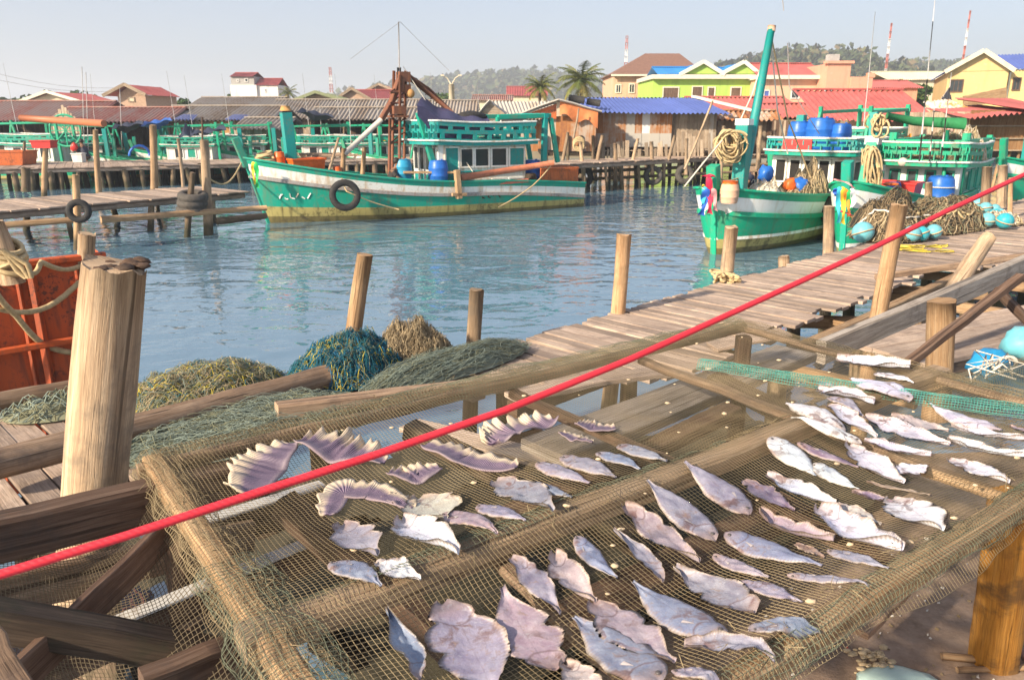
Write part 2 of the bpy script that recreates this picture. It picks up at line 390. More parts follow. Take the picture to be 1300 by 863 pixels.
# ------------------------------------------------------------------ trees
g = G('leaf_green')
c = g.ramp(g.attr(), [(0, (.02, .05, .012)), (.5, (.05, .1, .025)), (1, (.12, .16, .04))]); M_leaf = g.done(c, .7, spec=.2)
M_bark = wood('tree_bark', (.06, .045, .03), (.14, .1, .07), (.22, .17, .12))
def tree(px, ybase, ytop, Y, wpx, label, kind='tree'):
    top = PD(px, ytop, Y); base = Vector((top.x, Y, .8)); h = top.z - base.z; r = wpx / F * Y / 2
    root = thing('tree', label, 'tree', base, group='trees behind the roofs')
    m = MB(); m.log((0, 0, 0), (r * .1, 0, h * .6), .16, .09, 7, 4, .03)
    for k in range(5): a = rnd(0, 6.3); m.log((0, 0, h * rnd(.4, .6)), (math.cos(a) * r * .6, math.sin(a) * r * .6, h * rnd(.65, .9)), .08, .03, 5, 3, .06)
    m.build('trunk', M_bark, root)
    m = MB(); lobes = [(Vector((rnd(-.6, .6) * r, rnd(-.6, .6) * r, h * rnd(.58, .88))), r * rnd(.3, .5)) for _ in range(11)]
    for c_, rr in lobes:
        bt = rnd(.2, .8)
        for _ in range(75):
            d = Vector((R.gauss(0, 1), R.gauss(0, 1), R.gauss(0, .8))).normalized() * rr * rnd(.45, 1.05); q = c_ + d
            q.z = min(q.z, h); s_ = rnd(.12, .3) * max(1, r / 2)
            d1 = Vector((rnd(-1, 1), rnd(-1, 1), rnd(-.6, .6))).normalized() * s_; d2 = d1.orthogonal().normalized() * s_ * .6
            m.quad(q - d1 - d2, q + d1 - d2, q + d1 + d2, q - d1 + d2, min(1, max(0, bt + rnd(-.35, .35))))
    m.build('crown', M_leaf, root)
for a in [(52, 130, 117, 120, 46, 'broad green tree behind the red gabled house, left of its roof'), (88, 130, 116, 125, 40, 'rounded green tree rising over the red gabled house'),
          (118, 130, 121, 130, 26, 'low green tree between the red gabled house and the little dormer house'), (202, 135, 118, 90, 34, 'green tree tight against the right wall of the little dormer house'),
          (226, 135, 123, 100, 26, 'small tree just right of the bushier tree by the dormer house'), (294, 128, 111, 125, 22, 'dark tree touching the left wall of the white tower house'),
          (8, 132, 122, 140, 26, 'low far tree at the left end of the skyline'), (258, 130, 124, 150, 26, 'low far tree midway between the dormer house and the white tower house'), (1150, 112, 93, 75, 34, 'leafy tree between the large red roof and the yellow house'),
          (1170, 112, 98, 78, 24, 'low leafy tree beside the yellow house wall'), (798, 135, 120, 100, 20, 'small tree beside the brown roofed house'), (560, 128, 118, 140, 28, 'low tree left of the lamp pole')]: tree(*a)
g = G('palm_leaf'); c = g.ramp(g.attr(), [(0, (.05, .075, .015)), (.5, (.13, .15, .03)), (1, (.3, .24, .06))]); M_palm = g.done(c, .6, spec=.3)
def palm(px, ybase, ycen, Y, rpx, label, nf=26):
    c_ = PD(px, ycen, Y); base = Vector((c_.x, Y, .8)); h = c_.z - base.z; r = rpx / F * Y
    root = thing('palm_tree', label, 'palm tree', base, group='palm trees behind the shacks')
    m = MB(); m.log((0, 0, 0), (0, 0, h), .17, .12, 8, 6, .03); m.build('trunk', M_bark, root)
    m = MB()
    for k in range(nf):
        az = k * 2.4 + rnd(-.2, .2); el = lerp(1.25, -.35, (k / nf) ** 1.1); L = r * rnd(.9, 1.2); dry = .95 if k > nf * .8 else rnd(.15, .7)
        pts = [];  p = Vector((0, 0, h)); e = el
        for i in range(12):
            pts.append(p.copy()); p = p + Vector((math.cos(az) * math.cos(e), math.sin(az) * math.cos(e), math.sin(e))) * (L / 11); e -= .085 + .05 * max(0, math.cos(el))
        m.tube(pts, [.03 * (1 - i / 13) for i in range(12)], 4, tint=dry)
        for i in range(1, 12):
            t = (pts[i] - pts[i - 1]).normalized(); sd = t.cross(Vector((0, 0, 1))).normalized()
            for j in (0, .33, .66):
                q = pts[i - 1].lerp(pts[i], j); ll = L * .27 * math.sin(PI * min(1, (i + j) / 12 * .85 + .12))
                for sg in (-1, 1):
                    tip = q + (sd * sg * .75 + t * .65 + Vector((0, 0, -.35 + rnd(-.2, .2)))) * ll; wv = t * L * .016
                    m.quad(q - wv, q + wv, tip + wv * .2, tip - wv * .2, min(1, max(0, dry + rnd(-.2, .2))))
    m.build('crown', M_palm, root)
palm(686, 135, 112, 72, 24, 'smaller coconut palm directly behind the grey gabled shed')
palm(738, 128, 104, 66, 36, 'larger coconut palm with wide fronds above the blue roof')
palm(366, 130, 119, 110, 14, 'tiny far palm beside the white tower house', 18)
# ------------------------------------------------------------------ buildings
def corr(m, a, b, c, d, pitch=.2, amp=.05, nv=3, sag=.04):
    """corrugated sheet: eave a->b, ridge d->c"""
    a, b, c, d = map(Vector, (a, b, c, d)); L = (b - a).length; n = (b - a).cross(d - a).normalized()
    if n.z < 0: n = -n
    nu = max(4, int(L / pitch * 5)); tl = [rnd(.2, .8) for _ in range(int(L / .9) + 2)]
    def fn(u, v):
        return a.lerp(b, u).lerp(d.lerp(c, u), v) + n * (amp * math.sin(2 * PI * u * L / pitch) + sag * nz(u * L * .6, v * 2))
    base = len(m.f); m.grid(fn, nu, nv)
    for i in range(nu):
        for j in range(nv): m.ti[base + i * nv + j] = min(1, max(0, tl[int(i / nu * L / .9)] + (.12 if j == 0 else 0)))
def boards(m, a, b, z0, z1, wid=.2, mats=1, gap=.0, zr=.0, miss=0, ztop=None):
    """upright boards along a->b, as one wall"""
    a = Vector(a); b = Vector(b); L = (b - a).length; d = (b - a).normalized(); nrm = Vector((d.y, -d.x, 0)); x = 0
    while x < L - .02:
        ww = min(wid * rnd(.7, 1.3), L - x)
        if R.random() >= miss:
            m.cm = R.choice(mats) if hasattr(mats, '__len__') else 0
            c = a + d * (x + ww / 2) + nrm * rnd(-.012, .012)
            zt = (ztop(x + ww / 2, L) if ztop else z1) - rnd(0, zr); zb = z0 + rnd(-zr, zr)
            m.box((c.x, c.y, (zt + zb) / 2), (ww - gap, .03, zt - zb), math.atan2(d.y, d.x))
        x += ww
    m.cm = 0
def win(root, p0, p1, Y, fm, pm, fr=.08, name='window', bars=0, lab=None):
    """window on a wall that faces the camera at depth Y; photo pixel corners"""
    a = PD(*p0, Y); b = PD(*p1, Y); o = Vector(root['_o']); x0, x1, z0, z1 = a.x - o.x, b.x - o.x, b.z - o.z, a.z - o.z; y = Y - o.y - .03
    m = MB(); cx, cz = (x0 + x1) / 2, (z0 + z1) / 2
    for c_, s_ in (((cx, y, z1), (x1 - x0 + fr, .09, fr)), ((cx, y, z0), (x1 - x0 + fr, .12, fr)), ((x0, y, cz), (fr, .08, z1 - z0 - fr)), ((x1, y, cz), (fr, .08, z1 - z0 - fr))): m.box(c_, s_)
    for k in range(bars): m.box((lerp(x0, x1, (k + 1) / (bars + 1)), y, cz), (fr * .5, .05, z1 - z0 - fr))
    f = m.build(name, fm, root)
    m = MB(); m.box((cx, y + .02, cz), (x1 - x0 - fr, .03, z1 - z0 - fr)); m.build('pane', pm, f)
    return f
def wallbox(root, x0, x1, y0, y1, z0, z1, mat, name='wall'):
    m = MB(); m.box(((x0 + x1) / 2, (y0 + y1) / 2, (z0 + z1) / 2), (x1 - x0, y1 - y0, z1 - z0), tint=.5); return m.build(name, mat, root, world=True)
def roof_side(root, x0, x1, y0, ze, yr, zr, mat, back=True, pitch=.2, over=.3, amp=.05):
    """ridge along x; slope towards the camera from eave (y0,ze) to ridge (yr,zr)"""
    m = MB(); corr(m, (x0 - over, y0, ze), (x1 + over, y0, ze), (x1 + over, yr, zr), (x0 - over, yr, zr), pitch, amp)
    if back: corr(m, (x1 + over, 2 * yr - y0, ze), (x0 - over, 2 * yr - y0, ze), (x0 - over, yr, zr), (x1 + over, yr, zr), pitch, amp)
    m.cm = 1; m.bar((x0 - over, yr, zr + .05), (x1 + over, yr, zr + .05), .3, .08, tint=.5)
    return m.build('roof', [mat, mat], root, world=True)
def roof_front(root, x0, x1, xr, y0, y1, ze, zr, mat, trim, pitch=.2, over=.3, amp=.035, zeR=None):
    """gable end towards the camera; ridge along y"""
    zeR = ze if zeR is None else zeR
    m = MB(); corr(m, (x0, y1, ze), (x0, y0, ze), (xr, y0, zr), (xr, y1, zr), pitch, amp); corr(m, (x1, y0, zeR), (x1, y1, zeR), (xr, y1, zr), (xr, y0, zr), pitch, amp)
    o = m.build('roof', mat, root, world=True)
    if trim:
        m = MB(); m.bar((x0, y0 - .03, ze), (xr, y0 - .03, zr + .03), .12, .3); m.bar((xr, y0 - .06, zr + .03), (x1, y0 - .06, zeR), .12, .3); m.build('bargeboard', trim, root, world=True)
    return o
def gable(root, x0, x1, xr, y, z0, z1, mat, name='gable_wall', th=.1):
    m = MB()
    for yy in (y, y + th): m.poly([(x0, yy, z0), (x1, yy, z0), (xr, yy, z1)] if yy == y else [(x1, yy, z0), (x0, yy, z0), (xr, yy, z1)])
    return m.build(name, mat, root, world=True)
M_redroof = plain('red_metal_roof', (.42, .105, .095), .6, .25, 1.5, .05); M_pinkroof = rusty('faded_red_roof', (.42, .12, .11), (.34, .1, .07), (.2, .1, .07), .38)
M_blueroof = plain('blue_metal_roof', (.085, .125, .36), .5, .15, 1, .05); M_skyroof = plain('bright_blue_roof', (.03, .22, .55), .45, .15, 1, .05)
M_brownroof = plain('brown_tile_roof', (.22, .12, .085), .8, .2, 4); M_greyroof = rusty('grey_fibre_roof', (.33, .29, .25), (.25, .19, .14), (.17, .1, .06), .44, .9)
M_redgrey = rusty('reddish_grey_roof', (.32, .23, .2), (.34, .15, .12), (.24, .09, .07), .5, .9); M_olive = plain('olive_roof', (.25, .28, .15), .8); M_creamroof = plain('cream_roof', (.62, .55, .4), .7)
def wallm(name, col, *a):
    g = G(name); st = g.noise(g.vec('Object', (1.6, 1.6, .22)), 1.5, 5, .65, .3); b_ = g.noise(g.vec('Object'), .5, 5, .65); c = g.mix(g.ramp(b_, [(.35, 0), (.7, .45)]), col, tuple(q * .82 for q in col))
    c = g.mix(g.ramp(st, [(.5, 0), (.72, .5)]), c, tuple(q * .45 + .03 for q in col)); c = g.mix(g.ramp(g.noise(g.vec('Object'), 3.1, 5, .7), [(.58, 0), (.68, .35)]), c, tuple(min(1, q * .6 + .25) for q in col)); g.bump(b_, .1, .02); return g.done(c, .9, spec=.2)
M_peach = wallm('peach_wall', (.68, .42, .28), .9, .12); M_salmon = wallm('salmon_wall', (.68, .33, .22), .9, .12); M_lime = wallm('lime_wall', (.40, .60, .12), .9, .12); M_yel = wallm('yellow_wall', (.63, .45, .2), .9, .1)
M_cream = wallm('cream_wall', (.66, .58, .42), .9, .12); M_wwall = wallm('white_wall', (.72, .71, .68), .9, .12); M_grey = plain('grey_wall', (.38, .37, .35), .9, .2); M_tan = plain('tan_brick', (.45, .31, .22), .9, .25); M_trim = plain('pale_trim', (.72, .68, .55), .8, .1)
M_rsheet = rusty('rust_wall_sheets', (.42, .36, .30), (.36, .15, .05), (.13, .055, .045), .56, .8)
def X(px, Y): return PD(px, 150, Y).x
def Z(py, Y, px=650): return PD(px, py, Y).z
def house(name, label, cat, px, Y): return thing(name, label, cat, (X(px, Y), Y, .8))
# a red gabled house, far left
Y = 90; r = house('house', 'cream house with a low red gabled roof far left on the skyline', 'house', 70, Y)
wallbox(r, X(36, Y), X(104, Y), Y, Y + 9, .8, Z(131, Y), M_cream); gable(r, X(34, Y), X(102, Y), X(68, Y), Y - .05, Z(131, Y), Z(119, Y), M_cream); roof_front(r, X(24, Y), X(118, Y), X(68, Y), Y - .6, Y + 9, Z(132, Y), Z(117, Y), M_redroof, M_trim)
# b dormer house
Y = 76; r = house('house', 'small tan house with a steep gable poking above the grey roofs', 'house', 168, Y)
wallbox(r, X(153, Y), X(188, Y), Y, Y + 7, .8, Z(121, Y), M_tan); gable(r, X(153, Y), X(188, Y), X(169, Y), Y - .04, Z(121, Y), Z(110, Y), M_tan); roof_front(r, X(139, Y), X(193, Y), X(168, Y), Y - .7, Y + 7, Z(122, Y), Z(108, Y), M_redroof, W_shack, zeR=Z(121, Y))
win(r, (163, 124), (171, 129), Y, W_shack, M_cream)
# c white tower house
Y = 112; r = house('tower_house', 'tall white house with grey top storey and red roofs', 'house', 325, Y)
wallbox(r, X(296, Y), X(329, Y), Y, Y + 5, .8, Z(108, Y), M_wwall); wallbox(r, X(329, Y) + .02, X(355, Y), Y + .3, Y + 5, .8, Z(108, Y), M_wwall); wallbox(r, X(297, Y), X(326, Y), Y + .2, Y + 5, Z(108, Y), Z(97, Y), M_grey, 'upper_wall')
roof_side(r, X(299, Y), X(323, Y), Y - .1, Z(97.5, Y), Y + 2.5, Z(91.5, Y), M_redroof); roof_side(r, X(330, Y), X(354, Y), Y + .1, Z(108.5, Y), Y + 2.5, Z(99, Y), M_redroof)
win(r, (301, 101), (303.5, 104), Y + .2, M_wwall, M_glass); win(r, (311, 100), (315, 104), Y + .2, M_wwall, M_glass); win(r, (336, 113), (338, 117), Y + .3, M_wwall, M_glass)
# d,e roofs mid left
Y = 92; r = house('house', 'house with a wide red roof behind the rusty boat crane', 'house', 465, Y)
wallbox(r, X(434, Y), X(504, Y), Y, Y + 8, .8, Z(127, Y), M_tan); gable(r, X(430, Y), X(470, Y), X(450, Y), Y - .4, Z(126, Y), Z(115, Y), M_tan); roof_side(r, X(450, Y), X(506, Y), Y - .3, Z(127, Y), Y + 4, Z(113, Y), M_redroof); roof_front(r, X(428, Y), X(474, Y), X(450, Y), Y - .8, Y + 6, Z(127, Y), Z(113, Y), M_redroof, W_shack)
Y = 104; r = house('house', 'brown gabled house above and behind the wide red roof', 'house', 485, Y)
wallbox(r, X(470, Y), X(500, Y), Y, Y + 8, .8, Z(116, Y), M_tan); gable(r, X(470, Y), X(500, Y), X(484, Y), Y - .04, Z(116, Y), Z(109, Y), M_tan); roof_front(r, X(464, Y), X(506, Y), X(484, Y), Y - .8, Y + 8, Z(117, Y), Z(107.5, Y), M_pinkroof, W_shack)
Y = 82; r = house('house', 'low olive gabled house just right of the tiny palm', 'house', 405, Y)
wallbox(r, X(386, Y), X(430, Y), Y, Y + 8, .8, Z(126, Y), M_tan); gable(r, X(384, Y), X(432, Y), X(405, Y), Y - .05, Z(126, Y), Z(119.5, Y), W_shack); roof_front(r, X(376, Y), X(440, Y), X(405, Y), Y - .8, Y + 8, Z(128, Y), Z(117.5, Y), M_olive, M_olive)
Y = 80; r = house('house', 'low house with a dusty pink roof behind the purple canopy boat', 'house', 620, Y)
wallbox(r, X(600, Y), X(648, Y), Y, Y + 6, .8, Z(127, Y), M_cream); roof_side(r, X(602, Y), X(648, Y), Y - .3, Z(128, Y), Y + 3, Z(120, Y), M_redgrey)
Y = 95; r = house('house', 'house with an orange red hip roof between the two coconut palms', 'house', 662, Y)
wallbox(r, X(648, Y), X(690, Y), Y, Y + 6, .8, Z(122, Y), M_cream); roof_side(r, X(646, Y), X(692, Y), Y - .3, Z(122, Y), Y + 3.5, Z(109, Y), M_redroof)
# g brown hip-roofed house
Y = 78; r = house('house', 'peach house under a big brown hipped roof, left of the lime green house', 'house', 835, Y)
wallbox(r, X(777, Y), X(880, Y), Y, Y + 9, .8, Z(93.5, Y), M_peach)
m = MB(); A, B, C_, D_ = (X(773, Y), Y - .6, Z(95, Y)), (X(892, Y), Y - .6, Z(95, Y)), (X(892, Y), Y + 9.6, Z(95, Y)), (X(773, Y), Y + 9.6, Z(95, Y)); T1, T2 = (X(821, Y) + .3, Y + 4.5, Z(69, Y) + .4), (X(866, Y) + .3, Y + 4.5, Z(69, Y) + .4)
for f in ((A, B, T2, T1), (B, C_, T2), (C_, D_, T1, T2), (D_, A, T1)): m.poly(f)
m.poly((D_, C_, B, A)); m.build('roof', M_brownroof, r, world=True)
m = MB(); m.box(((A[0] + B[0]) / 2, Y - .62, A[2] - .08), (B[0] - A[0], .06, .16)); m.build('eave_board', M_trim, r, world=True)
win(r, (782, 108), (788, 118), Y, M_trim, M_glass, bars=1); win(r, (799, 107), (805, 118), Y, M_trim, M_glass, bars=1)
m = MB(); corr(m, (X(808, Y), Y - 1.6, Z(111, Y)), (X(832, Y), Y - 1.6, Z(111, Y)), (X(832, Y), Y, Z(101, Y)), (X(820, Y), Y, Z(101, Y))); m.build('porch_roof', M_redroof, r, world=True)
# h lime house
Y = 68; r = house('house', 'lime green house with two gables and bright blue roofs', 'house', 890, Y)
wallbox(r, X(827, Y), X(953, Y), Y, Y + 8, .8, Z(97, Y), M_lime)
m = MB(); m.box(((X(824, Y) + X(958, Y)) / 2, Y + 3.6, Z(98, Y)), (X(958, Y) - X(824, Y), 8.4, .34)); m.build('eave_slab', M_trim, r, world=True)
for a, b, c_ in ((858, 914, 887), (908, 958, 937)):
    gable(r, X(a + 3, Y), X(b - 3, Y), X(c_, Y), Y - .3, Z(97, Y) + .17, Z(82, Y), M_lime); roof_front(r, X(a, Y), X(b, Y), X(c_, Y), Y - .55, Y + 7, Z(97, Y) + .1, Z(79.5, Y), M_skyroof, M_trim)
roof_side(r, X(832, Y), X(880, Y), Y - .2, Z(95, Y), Y + 3, Z(83, Y), M_skyroof, over=0); roof_side(r, X(880, Y), X(944, Y), Y + 1.2, Z(93, Y), Y + 4.4, Z(82.5, Y), M_skyroof, over=0)
for a, b in (((842, 111), (861, 125)), ((879, 110), (891, 124)), ((899, 111), (907, 123)), ((928, 111), (940, 123))): win(r, a, b, Y, M_trim, W_beam)
# i peach / salmon houses
Y = 66; r = house('house', 'peach house with an orange red roof right of the teal boom', 'house', 1010, Y)
wallbox(r, X(958, Y), X(1043, Y), Y, Y + 8, .8, Z(99, Y), M_peach); m = MB(); m.box((X(1001, Y), Y + 3.8, Z(98.5, Y)), (X(1048, Y) - X(955, Y), 8.8, .3)); m.build('eave_slab', M_trim, r, world=True)
roof_side(r, X(962, Y), X(1040, Y), Y - .2, Z(97, Y), Y + 4, Z(82, Y) + .3, M_redroof)
win(r, (970, 115), (976, 124), Y, M_wwall, M_blueroof); win(r, (1005, 114), (1014, 125), Y, M_wwall, M_glass)
Y = 64; r = house('house', 'salmon house with a flat roof, parapet blocks and a water tank', 'house', 1072, Y)
wallbox(r, X(1044, Y), X(1073, Y), Y, Y + 7, .8, Z(81, Y), M_salmon); wallbox(r, X(1073, Y) + .01, X(1100, Y), Y - .3, Y + 7, .8, Z(98, Y), M_salmon)
m = MB()
for a, b, y0_ in ((1094, 1102, 93),): m.box(((X(a, Y) + X(b, Y)) / 2, Y - .1, (Z(y0_, Y) + Z(99, Y)) / 2), (X(b, Y) - X(a, Y), .5, Z(y0_, Y) - Z(99, Y)))
m.build('parapet', M_salmon, r, world=True); m = MB(); m.box((X(1058, Y), Y + .1, Z(81, Y) + .1), (X(1075, Y) - X(1043, Y) + .2, .6, .2)); m.build('cornice', M_salmon, r, world=True)
m = MB(); m.box((X(1055, Y), Y + 1, Z(76, Y)), (.8, .8, .9)); m.build('water_tank', M_grey, r, world=True)
win(r, (1047, 114), (1055, 122), Y, M_wwall, M_glass); win(r, (1080, 113), (1088, 119), Y - .3, M_wwall, M_glass)
Y = 72; r = house('house', 'low house with a dull red twin roof right of the salmon house', 'house', 1125, Y)
wallbox(r, X(1102, Y), X(1160, Y), Y, Y + 6, .8, Z(112, Y), M_salmon); roof_side(r, X(1104, Y), X(1162, Y), Y - .3, Z(112, Y), Y + 3, Z(101, Y), M_pinkroof)
Y = 88; r = house('house', 'long pale cream roofed house behind the leafy tree', 'house', 1165, Y)
wallbox(r, X(1120, Y), X(1225, Y), Y, Y + 8, .8, Z(101, Y), M_cream); roof_side(r, X(1122, Y), X(1225, Y), Y - .4, Z(101.5, Y), Y + 4, Z(89, Y), M_creamroof)
# k yellow house
Y = 58; r = house('house', 'large yellow house with a bright blue roof at the right edge', 'house', 1250, Y)
wallbox(r, X(1202, Y), X(1268, Y), Y, Y + 14, .8, Z(90, Y, 1230), M_yel); gable(r, X(1202, Y), X(1268, Y), X(1237, Y), Y - .05, Z(90, Y, 1230), Z(67, Y, 1237), M_yel, th=.2)
x0, x1, xr = X(1197, Y), X(1273, Y), X(1237, Y)
roof_front(r, x0, x1, xr, Y - .5, Y + 14, Z(91, Y), Z(65, Y), M_blueroof, M_cream)
m = MB(); corr(m, (x1 - 1, Y + .4, Z(88, Y)), (x1 + 8, Y + .4, Z(89, Y)), (x1 + 8, Y + 5, Z(64, Y)), (xr + .2, Y + 5, Z(64, Y))); m.build('roof', M_blueroof, r, world=True)
wallbox(r, X(1268, Y) + .02, x1 + 7.5, Y + .6, Y + 9, .8, Z(89, Y), M_yel, 'side_wall')
win(r, (1213, 101), (1225, 116), Y, W_beam, M_glass, bars=2); win(r, (1278, 100), (1283, 115), Y + .6, W_beam, M_glass, bars=1); win(r, (1297, 102), (1303, 115), Y + .6, W_beam, M_glass)
m = MB(); m.tube([(X(1271, Y), Y + .5, .8), (X(1271, Y), Y + .5, Z(92, Y))], .07, 6); m.build('drainpipe', M_trim, r, world=True); r.rotation_euler.z = -.42
# masts and poles
M_mred = plain('mast_red', (.46, .15, .12), .6); M_mwhite = plain('mast_white', (.75, .74, .72), .6)
def mast(px, y0, y1, Y, wd, label, nsec=7):
    a = PD(px, y0, Y); base = Vector((a.x, Y, .8)); h = a.z - .8; root = thing('radio_mast', label, 'radio mast', base)
    for k in range(nsec * 2):
        if k % 2 == 0: m = MB(); m2 = MB()
        z0_, z1_ = h * k / (nsec * 2), h * (k + 1) / (nsec * 2); q = m if (k // 2) % 2 else m2; s0, s1 = wd * .75 * (1 - .6 * k / nsec / 2), wd * (1 - .6 * (k + 1) / nsec / 2)
        cr = [(-1, -1), (1, -1), (1, 1), (-1, 1)]
        for i in range(4):
            x, y = cr[i]; x2, y2 = cr[(i + 1) % 4]
            q.tube([(x * s0, y * s0, z0_), (x * s1, y * s1, z1_)], .06, 4); q.tube([(x * s0, y * s0, z0_), (x2 * s1, y2 * s1, z1_)], .035, 4); q.tube([(x * s1, y * s1, z1_), (x2 * s1, y2 * s1, z1_)], .06, 4)
        if k % 2: (m2.build('red_section', M_mred, root) if m2.v else m.build('white_section', M_mwhite, root))
mast(796, 46, 90, 210, .62, 'red and white lattice radio mast above the brown hipped roof'); mast(419, 86, 115, 260, .8, 'far red and white lattice mast left of the red roofs')
mast(1132, 30, 92, 190, .3, 'slender red and white lattice mast in front of the far right hill'); mast(1232, 14, 70, 150, .18, 'thin mast rising behind the yellow house gable')
Y = 70; a = PD(573, 104, Y); r = thing('lamp_pole', 'pale concrete lamp pole with two bent arms behind the purple canopy', 'lamp pole', (a.x, Y, .8))
m = MB(); m.tube([(0, 0, 0), (0, 0, a.z - 1.0)], [.3, .24], 8); m.build('pole', M_cream, r)
for s_ in (-1, 1):
    m = MB(); m.tube([(0, 0, a.z - 1.1), (s_ * .35, 0, a.z - .5), (s_ * .7, 0, a.z - .3)], .05, 6); m.box((s_ * .75, 0, a.z - .28), (.3, .16, .12)); m.build('lamp_arm', M_cream, r)
# overhead wires
def wire(p0, p1, label, sag=.5, r_=.012, mat=None, name='cable'):
    p0 = Vector(p0); p1 = Vector(p1); m = MB()
    m.tube([p0.lerp(p1, t / 14) - Vector((0, 0, sag * math.sin(PI * t / 14))) for t in range(15)], r_, 4)
    return solo(m, name, mat or M_steel, label, name)
wire(PD(-20, 90, 60), PD(150, 112, 76), 'thin power cable sagging above the left roofs, upper of two', .4); wire(PD(-20, 98, 60), PD(150, 116, 76), 'thin power cable sagging above the left roofs, lower of two', .4)
# ------------------------------------------------------------------ waterside shacks on stilts
def shack(px0, px1, Y, depth, ye, yr, wall0, label, roofm, wallm, wid=.22, back=True, posts=0, fl=1.25, name='shack', yeR=None, yrR=None, open_=False, rdepth=None, zr=.03, over=.35, miss=0, frontgap=.6):
    x0, x1 = X(px0, Y), X(px1, Y); pxm = (px0 + px1) / 2
    ze, zr_ = Z(ye, Y, pxm), Z(yr, Y + depth / 2, pxm); o = thing(name, label, 'shack', ((x0 + x1) / 2, Y, .0))
    m = MB()
    if not open_: boards(m, (x0, Y + frontgap, 0), (x1, Y + frontgap, 0), fl, ze - .02, wid, range(len(wallm)), zr=zr, miss=miss)
    boards(m, (x0, Y + depth, 0), (x0, Y + frontgap, 0), fl, ze - .02, .3, range(len(wallm)), zr=zr); boards(m, (x1, Y + frontgap, 0), (x1, Y + depth, 0), fl, ze - .02, .3, range(len(wallm)), zr=zr)
    boards(m, (x0, Y + depth, 0), (x1, Y + depth, 0), fl, ze, .3, range(len(wallm)))
    m.build('wall', wallm, o, world=True)
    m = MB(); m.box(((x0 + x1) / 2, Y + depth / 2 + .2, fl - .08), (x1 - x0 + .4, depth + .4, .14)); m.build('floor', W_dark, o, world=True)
    roof_side(o, x0, x1, Y - .1, ze, Y + (rdepth or depth / 2), zr_, roofm, back, .25, over, .06)
    n = posts or max(3, int((x1 - x0) / 1.5))
    for k in range(n):
        m = MB(); x = lerp(x0 + .1, x1 - .1, k / (n - 1)) + rnd(-.2, .2); m.log((x + rnd(-.2, .2), Y + .25, -.5), (x, Y + .3, ze if open_ else fl), .08, .065, 7, 4, .02); m.build('stilt', W_pile, o, world=True)
    for k in range(max(2, n // 2)):
        m = MB(); x = lerp(x0 + .3, x1 - .3, (k + .5) / max(2, n // 2)); m.log((x + rnd(-.3, .3), Y + 1.6, -.5), (x, Y + 1.6, fl), .08, .065, 7, 3, .02); m.build('stilt', W_pile, o, world=True)
    return o, x0, x1, ze, zr_
M_ply = plain('orange_plywood', (.5, .27, .1), .8, .2, 3); M_woven = wood('woven_bamboo', (.22, .11, .05), (.38, .2, .09), (.46, .29, .15), .7, .3)
M_zinc = rusty('pale_zinc_sheets', (.44, .41, .36), (.36, .25, .16), (.26, .12, .07), .36, .8)
M_shackgrey = wood('grey_shack_boards', (.22, .18, .15), (.36, .31, .27), (.5, .46, .41), .5, .35)
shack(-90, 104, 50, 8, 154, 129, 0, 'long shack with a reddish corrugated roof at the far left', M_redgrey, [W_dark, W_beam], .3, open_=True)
o, x0, x1, ze, zr_ = shack(62, 205, 48, 6, 155, 137, 0, 'shack with a pink edged grey roof below the dormer house', M_redgrey, [W_shack, W_beam], .25, open_=True)
m = MB(); boards(m, (x0 - .1, 48 + .1, 0), (x0 + 2.0, 47.8, 0), 2.1, 4, .18, 0, .03, .03, ztop=lambda x, L: ze + 1.1 * (1 - abs(x / L * 2 - 1)) - .1); m.build('gable_wall', W_shack, o, world=True)
o, x0, x1, ze, zr_ = shack(197, 338, 49, 7, 153, 135, 0, 'long grey roofed shack with upright board walls and an orange plywood panel', M_greyroof, [W_shack, M_shackgrey], .24)
Y = 49.5; m = MB(); m.box(((X(266, Y) + X(291, Y)) / 2, Y + .02, (Z(154, Y) + 1.3) / 2), (X(291, Y) - X(266, Y), .06, Z(155, Y) - 1.3)); m.build('plywood_panel', M_ply, o, world=True)
for a, b in ((236, 254), (300, 318)):
    m = MB(); corr(m, (X(a - 6, Y), Y - 1.3, Z(152, Y)), (X(b + 2, Y), Y - 1.3, Z(153, Y)), (X(b, Y), Y - .2, Z(146, Y)), (X(a, Y), Y - .2, Z(146, Y))); m.build('window_awning', plain('lilac_awning', (.22, .24, .42), .6), o, world=True)
shack(242, 345, 60, 7, 137, 124, 0, 'grey roofed shack set further back below the white tower house', M_greyroof, [W_shack], .3)
shack(300, 352, 44, 5, 164, 150, 0, 'small low grey shack with board front behind the green bow post', M_greyroof, [W_shack, M_shackgrey], .22)
shack(338, 530, 58, 8, 150, 127, 0, 'very long grey fibre roofed shack running behind the trawler bow', M_greyroof, [W_shack, W_dark], .3)
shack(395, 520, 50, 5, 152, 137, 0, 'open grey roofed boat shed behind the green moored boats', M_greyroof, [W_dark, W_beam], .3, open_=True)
shack(520, 600, 60, 6, 146, 128, 0, 'grey roofed shed hidden behind the purple canopy', M_greyroof, [W_shack], .3)
